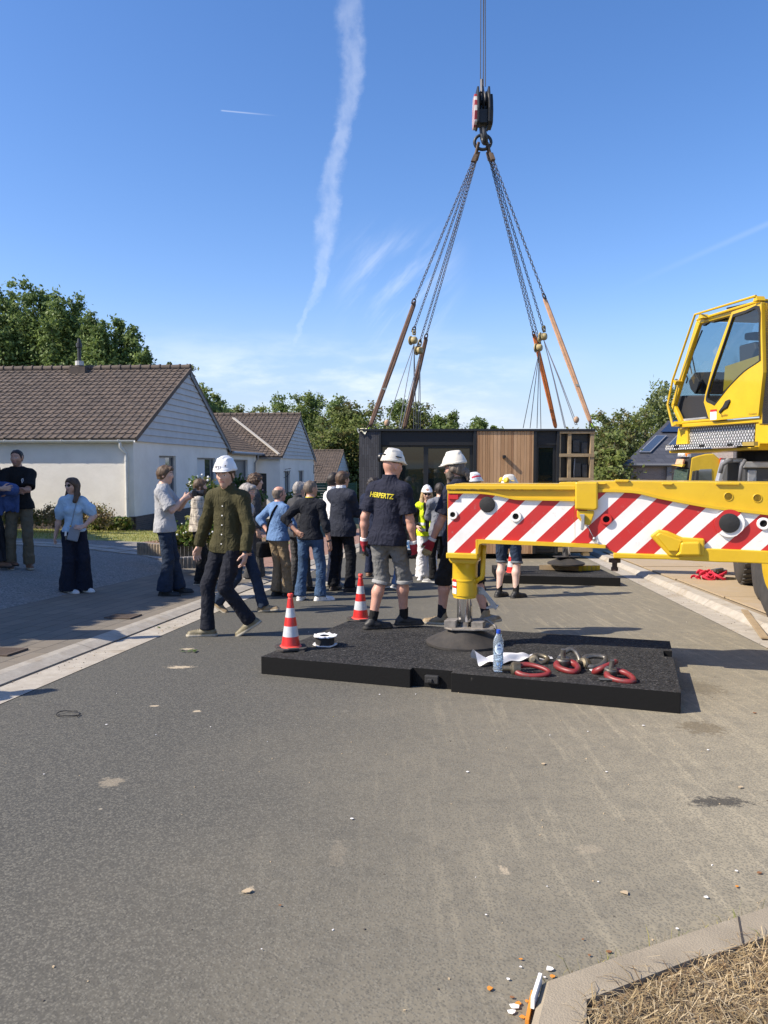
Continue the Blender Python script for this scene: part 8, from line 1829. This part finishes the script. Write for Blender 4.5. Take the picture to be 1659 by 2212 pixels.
# 2 the worker in grey shorts with the lettered polo
p2 = G(830, 1359, .147)
A2_ = person('worker in white helmet, navy lettered polo and grey shorts standing with his back turned', p2, -22, Hof(p2, 969, .05) + .01, dict(res=.006, seed=8, hips=(.035, 0, -.01), lean=(3, 1), twist=-4, head=(-26, -8, 0), skin='ruddy', hair='brown', style='none', build=.98, thick=1.0, helmet='cream', htilt=2, muffs=(mat('muff_black', (.010, .010, .011), .35), 'one', -1.0),
   feet={-1: ANK(-1, -.115, -.03, 0, -52), 1: ANK(1, .13, .20, .012, -58)}, arm={-1: dict(w=(-.235, .04, .86), e=(-.5, -.9, 0)), 1: dict(w=(.295, .05, .81), e=(.7, -.7, 0), curl=.85)}, gloves={1: (mat('glove_red', (.32, .018, .03), .8), mat('glove_black', (.02, .018, .018), .7)), -1: (mat('glove_red', (.32, .018, .03), .8), mat('glove_black', (.02, .018, .018), .7))},
   bottom='shorts', slen=.055, bcol=C['greyshort'], cuff=mat('cloth_cuff', (.30, .30, .29), .85), bwr=.011, tops=[('polo_shirt', C['navypolo'], .022, -.085, .80, dict(collar=True, wr_=.009, sl_r=(.063, .066), flare=.012))], collar=C['navypolo'], shoe=L_['black'], sole=m_sold, soleh=.03, sock=fab('sock_black', (.012, .012, .012)), sockh=.10))
b_ = bvh_of(A2_['top']); w_ = A2_['wp']; c_ = A2_['hips'] + A2_['u'] * .40; fb_ = A2_['f']
m_ylet = mat('print_yellow', (.66, .56, .03), .7); tx = T2('HERPERTZ', .069, .0018, .12, R(-5), .80)
stamp(b_, w_(c_ - fb_ * .5 - A2_['r'] * .035), w_(c_) - w_(c_ - fb_ * .5), V((0, 0, 1)), [('lettering', m_ylet, *tx)], A2_['top'], .004)
# 3 the bearded worker at the jack
p3 = G(1000, 1349, .147)
A3 = person('bearded worker with a ponytail, white helmet and black shorts standing behind the jack', p3, 66, Hof(p3, 974.5, .05) + .02, dict(res=.0065, seed=12, hips=(0, .03, -.02), lean=(2, 0), twist=-8, head=(10, -10, 0), skin='ruddy', hair='greybrown', style='tail', beard=2, beardcol='greybrown', build=1.08, helmet='cream', htilt=4,
   feet={-1: ANK(-1, -.09, .20, 0, 10), 1: ANK(1, .11, -.22, 0, -118)}, arm={-1: dict(w=(-.25, .26, .86), e=(-.5, -.9, 0), curl=.5), 1: dict(w=(.28, .15, .86), e=(.6, -.8, 0))}, gloves={-1: (mat('glove_red', (.32, .018, .03), .8), mat('glove_tan', (.45, .38, .22), .8)), 1: (mat('glove_red', (.32, .018, .03), .8), mat('glove_tan', (.45, .38, .22), .8))},
   bottom='shorts', slen=.09, bcol=C['blackwork'], bwr=.012, thick=1.08, tops=[('polo_shirt', C['navypolo'], .028, -.09, .85, dict(collar=True, wr_=.009, sl_r=(.072, .074), flare=.012))], collar=C['black'], shoe=L_['tan'], sole=m_sol, soleh=.03, shoe_h=.035, laces=m_lace, sock=fab('sock_navy', (.010, .012, .02)), sockh=.13))
# 4 the worker in denim shorts behind the beam
p4 = G(1096, 1290, .0)
A4 = person('worker in denim shorts and black socks behind the beam, yellow muffs on helmet', p4, -16, Hof(p4, 1026, .05), dict(seed=17, skin='pale', hair='lightbrown', style='cropped', helmet='cream', htilt=8, head=(-48, -4, 0), muffs=(mat('muff_yellow', (.70, .45, .02), .4), 'front', -1.0), build=1.05,
   feet={-1: ANK(-1, -.12, -.02, 0, -30), 1: ANK(1, .13, -.06, 0, -42)}, arm={-1: dict(w=(-.2, .3, 1.02), e=(-.6, -.7, 0)), 1: dict(w=(.2, .3, 1.02), e=(.6, -.7, 0))}, bottom='shorts', slen=.0, bcol=C['denimdark'], cuff=mat('cloth_denim_cuff', (.13, .14, .15), .85), bwr=.012, thick=1.05, tops=[('polo_shirt', C['navypolo'], .026, -.04, .8, {})], shoe=L_['black'], sole=m_sold, soleh=.03, sock=MATS['cloth_sock_black'], sockh=.22))
# 5 only the helmet shows over the beam
p5 = G(1022, 1275, .0)
A5 = person('person hidden behind the beam up to a white helmet with a crimson stripe', p5, -20, Hof(p5, 1021.5, .05), dict(res=.009, seed=19, skin='fair', hair='brown', style='short', helmet='redarc', htilt=4, head=(-35, 0, 0), bcol=C['black'], tops=[('jacket', C['charcoal'], .03, -.1, 1.95, {})], shoe=L_['black'], arm={1: dict(w=(.17, .26, 1.1), e=(.7, -.6, 0)), -1: dict(w=(-.17, .26, 1.1), e=(-.7, -.6, 0))}))
# 6 woman in the yellow vest
p6 = G(921, 1251, .0)
A6 = person('woman in white helmet, sunglasses, yellow safety vest and wide white trousers facing the camera', p6, 186, Hof(p6, 1047.5, .05), dict(fem=True, seed=22, skin='fair', hair='blond', style='long', helmet='white', htilt=8, head=(-4, -6, 0), glasses=(m_shade, 'on'), hem=.125, bcol=C['white'], bwr=.012, thick=.92, build=.93,
   tops=[('top', C['black'], .010, -.02, 1.9, {}), ('safety_vest', C['hivis'], .030, -.10, .16, dict(clipfront=.075, sl_r=(.075, .075)))], arm={1: dict(w=(.20, .22, 1.02), e=(.8, -.6, 0)), -1: dict(w=(-.18, .24, 1.05), e=(-.8, -.6, 0))}, shoe=L_['white'], sole=m_solw, feet={-1: ANK(-1, -.09, 0, 0, 20), 1: ANK(1, .09, .02, 0, -25)}))
vst = [c_ for c_ in kids(A6['root']) if c_.name.startswith('safety_vest')][0]; b_ = bvh_of(vst); m_refl = mat('reflective_band', (.55, .56, .57), .35)
for zz in (.02, .13):
    for sgn in (1, -1):
        c_ = A6['hips'] + A6['u'] * zz; e_ = c_ + A6['f'] * .6 * sgn; rib_ = [(x, z) for x in frange(-.17, .17, 22) for z in (-.024, .024)]
        o = A6['wp'](e_); stamp(b_, o, A6['wp'](c_) - o, V((0, 0, 1)), [('reflective_band', m_refl, rib_, [(2 * i, 2 * i + 1, 2 * i + 3, 2 * i + 2) for i in range(22) if abs(rib_[2 * i][0]) > .045])], vst, .004)
badge(A6, 1, .02, .4, .022, 'O', None, mat('badge_orange', (.55, .16, .04), .5), .03)
# 7 grey blazer with folded arms
FOLD = {1: dict(w=(-.06, .24, 1.16), e=(.9, -.3, -.2), d=(-1, .1, .1)), -1: dict(w=(.06, .27, 1.12), e=(-.9, -.3, -.2), d=(1, .0, .15))}
p7 = G(950, 1258, .0)
person('dark haired person in a light grey blazer beside the woman in the yellow vest', p7, 14, Hof(p7, 1043), dict(seed=25, skin='fair', hair='dark', style='short', head=(-14, -4, 0), bcol=C['black'], tops=[('blazer', C['greyblazer'], .030, -.11, 1.93, dict(wr_=.010, flare=.01))], arm=FOLD, shoe=L_['grey'], sole=m_solw, stripes=L_['black'], feet={-1: ANK(-1, -.12, .0, 0, 50), 1: ANK(1, .1, .05, 0, 10)}, build=.95))
# 8 navy suit, mostly hidden behind the lettered polo
p8 = G(806, 1246, .0)
person('man in a navy suit and brown shoes half hidden behind the worker in grey shorts', p8, -30, Hof(p8, 1033), dict(seed=27, skin='tan', hair='dark', style='curly', head=(-10, 0, 0), bcol=C['navysuit'], tops=[('jacket', C['navysuit'], .030, -.12, 1.93, dict(flare=.01))], shoe=L_['brown'], sole=m_sold, feet={-1: ANK(-1, -.09, .0, 0, 20), 1: ANK(1, .1, .05, 0, -40)}))
# 9 light jeans seen between the legs
p9 = G(841, 1274, .0)
person('person in pale blue jeans of whom the legs show behind the worker in grey shorts', p9, -28, 1.70, dict(seed=29, skin='fair', hair='brown', style='short', bcol=C['denimlight'], tops=[('pullover', C['navysuit'], .026, -.04, 1.9, {})], shoe=L_['grey'], sole=m_solw, feet={-1: ANK(-1, -.17, .02, 0, -10), 1: ANK(1, .15, -.05, .03, -25, 18)}, arm={1: dict(w=(.1, .27, 1.1), e=(.8, -.5, 0)), -1: dict(w=(-.1, .27, 1.1), e=(-.8, -.5, 0))}))
# 10 dark suit with folded arms
p10 = G(738, 1277, .0)
A10 = person('broad man in a dark blue suit with folded arms, back to the camera', p10, -38, Hof(p10, 1017.5), dict(seed=31, skin='tan', hair='brown', style='short', head=(-8, 0, 0), build=1.16, thick=1.08, bcol=C['suittrouser'], bwr=.010, hem=.072, tops=[('suit_jacket', C['suit'], .034, -.125, 1.94, dict(wr_=.009, flare=.014))], collar=C['white'], arm=FOLD, shoe=L_['darkbrown'], sole=m_sold, feet={-1: ANK(-1, -.15, -.02, 0, 10), 1: ANK(1, .14, .02, 0, -50)}))
# 11 white shirt beyond the suit
p11 = G(719, 1268, .0)
person('dark haired man in a white shirt standing just beyond the dark suit', p11, -64, Hof(p11, 1021.5), dict(seed=33, skin='fair', hair='dark', style='short', head=(0, 0, 0), bcol=C['navysuit'], tops=[('shirt', C['white'], .018, -.02, 1.9, {})], collar=C['white'], shoe=L_['grey'], sole=m_sol, arm={1: dict(w=(.16, .18, 1.0), e=(.4, -.9, 0))}))
# 12 navy jumper and blue jeans, hand on hip
p12 = G(671, 1297, .0)
A12 = person('man in a navy jumper, blue jeans and white striped trainers, left hand on hip', p12, -14, Hof(p12, 1038), dict(res=.0065, seed=35, skin='tan', hair='greybrown', style='cropped', build=.95, head=(-38, 2, 0), glasses=(m_shade, 'up'), bcol=C['denim'], bwr=.012, hem=.076, thick=1.02, tops=[('jumper', C['navysweater'], .024, -.035, 1.45, dict(wr_=.010, flare=.004))],
   arm={-1: dict(w=(-.17, -.12, 1.02), e=(-1, -.12, .15), d=(.8, -.2, -.5), n=(0, .9, .2)), 1: dict(w=(.30, .0, .83), e=(.6, -.8, 0))}, shoe=L_['white'], sole=m_solw, stripes=L_['black'], feet={-1: ANK(-1, -.15, -.03, 0, 4), 1: ANK(1, .15, .0, 0, -62)}))
mb = MB(); w_ = A12['wp']; d = (w_(A12['wr'][1]) - w_(A12['el'][1])).normalized(); mb.lathe([(.034, -.012), (.037, -.01), (.037, .01), (.034, .012)], w_(A12['wr'][1]) - d * .02, d, 18); mb.build('wristwatch', MATS['watch_black'], A12['root'], smooth='auto')
mb = MB(); mb.tube([w_(A12['nb'] + A12['u'] * .028 + A12['r'] * .062 * math.cos(a) + A12['f'] * (.07 * math.sin(a) + .0)) for a in frange(math.pi, 2 * math.pi, 12)], .007, 6); mb.build('lanyard', m_ylet, A12['root'], smooth=True)
c_ = A12['hips'] - A12['r'] * .09 + A12['u'] * .0; b_ = bvh_of([c for c in kids(A12['root']) if c.name.startswith('trousers')][0]); e_ = c_ - A12['f'] * .5
stamp(b_, w_(e_), w_(c_) - w_(e_), V((0, 0, 1)), [('paper_in_pocket', m_white, [(-.045, -.006), (.035, -.016), (.036, .006), (-.045, .016)], [(0, 1, 2, 3)])], A12['root'], .006)
# 13 balding man in the blue jumper
p13 = G(602, 1288, .0)
A13 = person('balding man in a pale blue jumper and khaki trousers with a bag strap', p13, -44, Hof(p13, 1050), dict(seed=37, skin='ruddy', hair='greybrown', style='bald', head=(-20, 0, 0), bcol=C['khaki'], bwr=.011, hem=.080, thick=1.04, build=1.05, tops=[('jumper', C['bluesweater'], .028, -.04, 1.5, dict(wr_=.010, flare=.006))],
   arm={-1: dict(w=(-.2, -.06, 1.03), e=(-1, -.15, .05), d=(.7, .4, -.5)), 1: dict(w=(.14, .22, 1.02), e=(.8, -.5, 0))}, shoe=L_['black'], sole=m_sold, soleh=.03, feet={-1: ANK(-1, -.09, .02, 0, 0), 1: ANK(1, .1, .1, 0, -30)}))
w_ = A13['wp']; b_ = bvh_of(A13['top']); pa = A13['sh'][1] - A13['r'] * .07 + A13['u'] * .06; pb = A13['hips'] - A13['r'] * .20 - A13['f'] * .02 + A13['u'] * .02
bg_ = thing('shoulder_bag', 'black shoulder bag hanging at the hip of the man in the pale blue jumper', 'bag', w_(pb)); 
strap = []
for k in range(13):
    c_ = pa + (pb - pa) * (k / 12); e_ = w_(c_ - A13['f'] * .5); hit = b_.ray_cast(e_, (w_(c_) - e_).normalized())[0]; strap.append((hit if hit else w_(c_ - A13['f'] * .13)) - (w_(c_) - e_).normalized() * .012)
c0 = w_(pb - A13['r'] * .07 - A13['u'] * .16); strap += [strap[-1].lerp(c0, .5), c0 + V((0, 0, .06))]
mb = MB(); mb.tube(strap, .018, 6, flat=(V((1, .3, 0)), .25)); mb.build('strap', C['black'], bg_, smooth=True)
mb = MB(); ax_ = (w_(A13['f']) - w_(np.zeros(3))); mb.obb(c0 - V((0, 0, .06)), ax_ * .17, V((-ax_.y, ax_.x, 0)) * .07, V((0, 0, .12))); mb.obb(c0 - V((0, 0, .0)), ax_ * .172, V((-ax_.y, ax_.x, 0)) * .075, V((0, 0, .055))); mb.build('pouch', C['black'], bg_, bevel=.03, seg=3)
# 14 grey haired man half hidden between them
p14 = G(645, 1277, .0)
person('grey haired man in dark grey clothes between the pale blue and navy jumpers', p14, -50, Hof(p14, 1040.5), dict(seed=39, skin='fair', hair='grey', style='short', head=(-4, 0, 0), glasses=(m_shade, 'on'), bcol=C['greytrouser'], hem=.074, tops=[('jacket', C['greyjacket'], .030, -.06, 1.9, {})], collar=C['greyjacket'], shoe=L_['black'], feet={-1: ANK(-1, -.10, -.06, 0, 0), 1: ANK(1, .10, .1, 0, -12)}))
# 15 grey haired man walking to the right behind the olive shirt
p15 = G(522, 1322, .0)
A15 = person('grey haired man in striped shirt, jeans and tan boots striding behind the olive shirt', p15, -104, Hof(p15, 1042) + .03, dict(seed=41, skin='ruddy', hair='grey', style='short', head=(-6, -8, 0), hips=(0, 0, -.035), lean=(5, 0), bcol=C['denimdark'], bwr=.011, hem=.068, tops=[('shirt', m_stripeshirt, .022, -.07, 1.9, {})], collar=m_stripeshirt, shoe=L_['tan'], sole=m_sol, shoe_h=.03, laces=m_lace, feet={-1: ANK(-1, -.07, .28, .005, 8, -6), 1: ANK(1, .08, -.30, .06, -4, 30)}, arm={1: dict(w=(.27, .15, .90), e=(.6, -.8, 0)), -1: dict(w=(-.25, -.15, .88), e=(-.6, -.8, 0))}))
# 16 curly head
p16 = G(551, 1256, .0)
person('curly brown haired man in dark trousers and trainers, farthest of the group by the bungalow', p16, -76, Hof(p16, 1024.5), dict(seed=43, skin='fair', hair='brown', style='curly', head=(0, 0, 0), bcol=C['greytrouser'], tops=[('shirt', C['greyjacket'], .024, -.06, 1.9, {})], shoe=L_['grey'], sole=m_solw, feet={-1: ANK(-1, -.1, .1, 0, 0), 1: ANK(1, .1, -.12, 0, 0)}))
# 17 plaid shirt with camera
p17 = GT(430, 1262)
A17 = person('bearded man in a beige plaid shirt and black trousers holding a camera', p17, -76, Hof(p17, 1034), dict(seed=45, skin='fair', hair='lightbrown', style='short', beard=1, beardcol='brown', head=(4, -6, 0), bcol=C['black'], hem=.074, tops=[('overshirt', m_plaid, .030, -.05, 1.93, dict(flare=.008, wr_=.009))], collar=m_plaid, shoe=L_['black'], sole=m_sol, arm={1: dict(w=(.26, .05, .86), e=(.5, -.9, 0)), -1: dict(w=(-.06, .34, 1.10), e=(-.8, -.3, -.5), d=(.1, 1, .1), n=(0, 0, 1), curl=.7)}, feet={-1: ANK(-1, -.12, .12, 0, 5), 1: ANK(1, .1, 0, 0, -5)}))
m_cam = mat('camera_black', (.008, .008, .009), .4)
def camera_prop(label, c, fwd):
    fwd = V(fwd).normalized(); x = fwd.cross(V((0, 0, 1))).normalized(); rt = thing('photo_camera', label, 'camera', c); mb = MB(); mb.obb(c, x * .068, fwd * .028, V((0, 0, .045))); mb.obb(c + V((0, 0, .052)), x * .028, fwd * .024, V((0, 0, .018))); mb.obb(c + x * .05 + fwd * .02, x * .018, fwd * .022, V((0, 0, .042))); mb.build('camera_body', m_cam, rt, bevel=.008)
    mb = MB(); mb.lathe([(.036, .02), (.038, .08), (.042, .082), (.042, .13), (.036, .132), (.030, .125), (0, .12)], c, fwd, 20); mb.build('lens', m_cam, rt, smooth='auto')
hm_ = V(A17['wp'](A17['wr'][-1] + A17['hd'][-1] * .09)); camera_prop('black camera held at chest height by the bearded man in plaid', hm_ + V((0, 0, .05)), (.9, .3, 0))
# 18 grey T-shirt, photographing
p18 = GT(359, 1285)
A18 = person('young man in a grey T-shirt and dark jeans photographing towards the crowd', p18, -84, Hof(p18, 1005.5), dict(seed=47, skin='fair', hair='lightbrown', style='short', head=(0, -4, 0), bcol=C['denimdark'], hem=.095, thick=1.05, bwr=.012, lean=(-2, 0), tops=[('t_shirt', C['greytee'], .026, -.075, .88, dict(sl_r=(.066, .074), wr_=.010, flare=.010))],
   arm={1: dict(w=(.09, .27, 1.31), e=(.6, .1, -1), d=(-.3, .8, .5), n=(-.9, .2, 0), curl=.9), -1: dict(w=(-.05, .29, 1.30), e=(-.6, .1, -1), d=(.2, .8, .5), n=(.9, 0, 0), curl=.9)}, shoe=L_['black'], sole=m_sold, laces=m_solw, feet={-1: ANK(-1, -.1, .14, 0, 4), 1: ANK(1, .1, 0, 0, -8)}))
c_ = (A18['wr'][1] + A18['wr'][-1]) / 2 + np.array([0, .12, .07]); camera_prop('black camera raised in both hands by the young man in the grey T-shirt', A18['wp'](c_), A18['wp'](np.array([0, 1, 0.0])) - A18['wp'](np.zeros(3)))
# 19 woman in the pale blue blouse
p19 = GT(163, 1279)
A19 = person('woman in a pale blue puff sleeved blouse and wide navy trousers on the gravel', p19, 196, Hof(p19, 1032), dict(fem=True, build=.82, seed=51, skin='fair', hair='brown', style='long', head=(-42, -2, 0), glasses=(m_shade, 'on'), bcol=C['navywide'], hem=.135, hemdrop=.04, thick=.98, bwr=.010, tops=[('blouse', C['lightblue'], .022, -.005, 0, dict(puff=True, wr_=.010, flare=.012))], arm={1: dict(w=(.285, -.12, .84), e=(.9, -.6, 0)), -1: dict(w=(-.16, .19, 1.02), e=(-1, -.5, -.1), d=(.9, .1, -.1))}, shoe=L_['white'], sole=m_solw, feet={1: ANK(1, .10, .06, 0, 52), -1: ANK(-1, -.12, .0, 0, 50)}))
w_ = A19['wp']; c_ = A19['hips'] + A19['f'] * .17 - A19['r'] * .03 + A19['u'] * .03; bag = thing('handbag', 'small grey blue crossbody bag with gold clasp in front of the woman in the blouse', 'bag', w_(c_))
fx = (w_(A19['r']) - w_(np.zeros(3))).normalized(); fy = (w_(A19['f']) - w_(np.zeros(3))).normalized(); fz = V((0, 0, 1)); ca_, sa_ = math.cos(.25), math.sin(.25); bx = fx * ca_ + fz * sa_; bz = fz * ca_ - fx * sa_
o_ = w_(c_) - bz * .06; mb = MB(); mb.obb(o_, bx * .075, fy * .02, bz * .10); mb.build('pouch', mat('bag_leather', (.22, .25, .29), .5), bag, bevel=.018, seg=3)
m_gold = mat('gold_clasp', (.75, .50, .18), .25, 1.0); mb = MB()
for sx_ in (-1, 1): mb.ball(o_ + bx * .07 * sx_ + bz * .105, .014, 8, 6)
mb.build('clasp', m_gold, bag, smooth=True)
b_ = bvh_of(A19['top']); st_ = []
for k in range(14):
    q0 = A19['sh'][-1] + A19['r'] * .05 + A19['u'] * .05; q1 = c_ + A19['r'] * .06 + A19['u'] * .06; c2 = q0 + (q1 - q0) * (k / 13); e_ = w_(c2 + A19['f'] * .4); hit = b_.ray_cast(e_, (w_(c2) - e_).normalized())[0]; st_.append((hit if hit else w_(c2)) + fy * .006)
mb = MB(); mb.tube(st_ + [o_ + bx * .07 + bz * .10], .005, 6); mb.build('strap', MATS['bag_leather'], bag, smooth=True)
ky = w_(A19['hips'] + A19['f'] * .16 + A19['r'] * .10 - A19['u'] * .02); mb = MB(); mb.obb(ky, fx * .014, fy * .004, V((.004, 0, .035))); mb.cur = 1; mb.obb(ky + V((.0, -.0, -.06)), fx * .008, fy * .004, V((0, 0, .03))); mb.obb(ky + V((.02, 0, -.055)), fx * .008, fy * .004, V((.006, 0, .028))); tag(mb.build('keys', [m_white, m_gst], bevel=.002), 'keys with a white tag at the waist of the woman in the blouse', 'keys')
# 20 man with folded arms in a black T-shirt
p20 = GT(45, 1228)
A20 = person('man in a black T-shirt with folded arms, a blue jacket over his arm', p20, 188, Hof(p20, 971.5), dict(seed=53, skin='tan', hair='dark', style='cropped', stubble=True, head=(-8, 0, 0), build=1.02, bcol=C['khakidark'], bwr=.011, hem=.074, thick=1.05, tops=[('t_shirt', C['black'], .030, -.05, .85, dict(sl_r=(.066, .072), wr_=.009, flare=.008))], arm={1: dict(w=(-.05, .25, 1.17), e=(.95, .0, -.35), d=(-1, .15, .1)), -1: dict(w=(.05, .28, 1.13), e=(-.95, .0, -.35), d=(1, -.05, .25))}, shoe=L_['brown'], sole=m_sol, shoe_h=.04, feet={1: ANK(1, .13, .04, 0, 20), -1: ANK(-1, -.12, .0, 0, 25)}))
w_ = A20['wp']; b_ = bvh_of(A20['top']); c_ = A20['hips'] + A20['u'] * .365 - A20['r'] * .10; e_ = c_ + A20['f'] * .5
ov = [(math.cos(a) * rx, math.sin(a) * ry) for rx, ry in ((.030, .042), (.014, .026)) for a in frange(0, 2 * math.pi, 8)[:-1]]
stamp(b_, w_(e_), w_(c_) - w_(e_), V((0, 0, 1)), [('printed_sign', m_white, ov, [(i, (i + 1) % 8, 8 + (i + 1) % 8, 8 + i) for i in range(8)])], A20['top'], .004)
jr = thing('denim_jacket', 'blue jacket draped over the folded arms of the man in the black T-shirt', 'jacket', w_(A20['hips']))
F = Field(A20['hips'] + np.array([-.45, -.1, -.15]), A20['hips'] + np.array([.45, .5, .5]), .009)
ua, ub = A20['hips'] + np.array([.22, .18, .27]), A20['hips'] + np.array([-.02, .30, .24]); F.cone(ua, ub, .095, .085, .04)
for k in range(9):
    x0 = .25 - k * .036; F.cone(A20['hips'] + np.array([x0, .20 + .02 * math.sin(k * 2.1), .26]), A20['hips'] + np.array([x0 + .03 - .01 * k * .3, .165 + .025 * math.sin(k * 1.7), -.06 - .05 * (k < 3) + .01 * math.sin(k * 3)]), .032, .026, .03, (np.array([0, 1.0, 0]), .7))
F.wrinkle(.014, 5, (20, 42, 80)); VV, FF = F.mesh(2); nm('draped_cloth', A20['W3'](VV), FF, C['bluecloth'], jr)
# 21 people at the picture edge and just outside it
p21 = GT(-24, 1226)
person('person at the picture edge in a dark jacket with a pale cuff and brown shoes', p21, -96, Hof(p21, 958), dict(res=.009, seed=55, skin='fair', hair='dark', style='short', bcol=C['charcoal'], tops=[('jacket', C['black'], .034, -.12, 1.8, {})], arm={1: dict(w=(.18, .34, 1.12), e=(.7, -.6, -.3), d=(-.1, 1, .1)), -1: dict(w=(-.15, .30, 1.10), e=(-.7, -.6, -.3))}, shoe=L_['brown'], sole=m_sold, feet={-1: ANK(-1, -.1, .18, 0, 0), 1: ANK(1, .1, .2, 0, 0)}))
for (x, y, lb) in ((-4.45, 7.50, 'bystander in dark clothes beside the gravel drive, shadow falling over the left kerb'), (-4.55, 5.15, 'bystander in grey clothes nearest the camera on the paving, shadow reaching the gutter')):
    person(lb, (x, y, gz(x, y)), -70 if y > 6 else -40, 1.74, dict(res=.011, seed=int(y * 10), skin='fair', hair='brown', style='short', bcol=C['navytrouser'], tops=[('jacket', C['greyjacket'], .03, -.08, 1.9, {})], shoe=L_['black']))
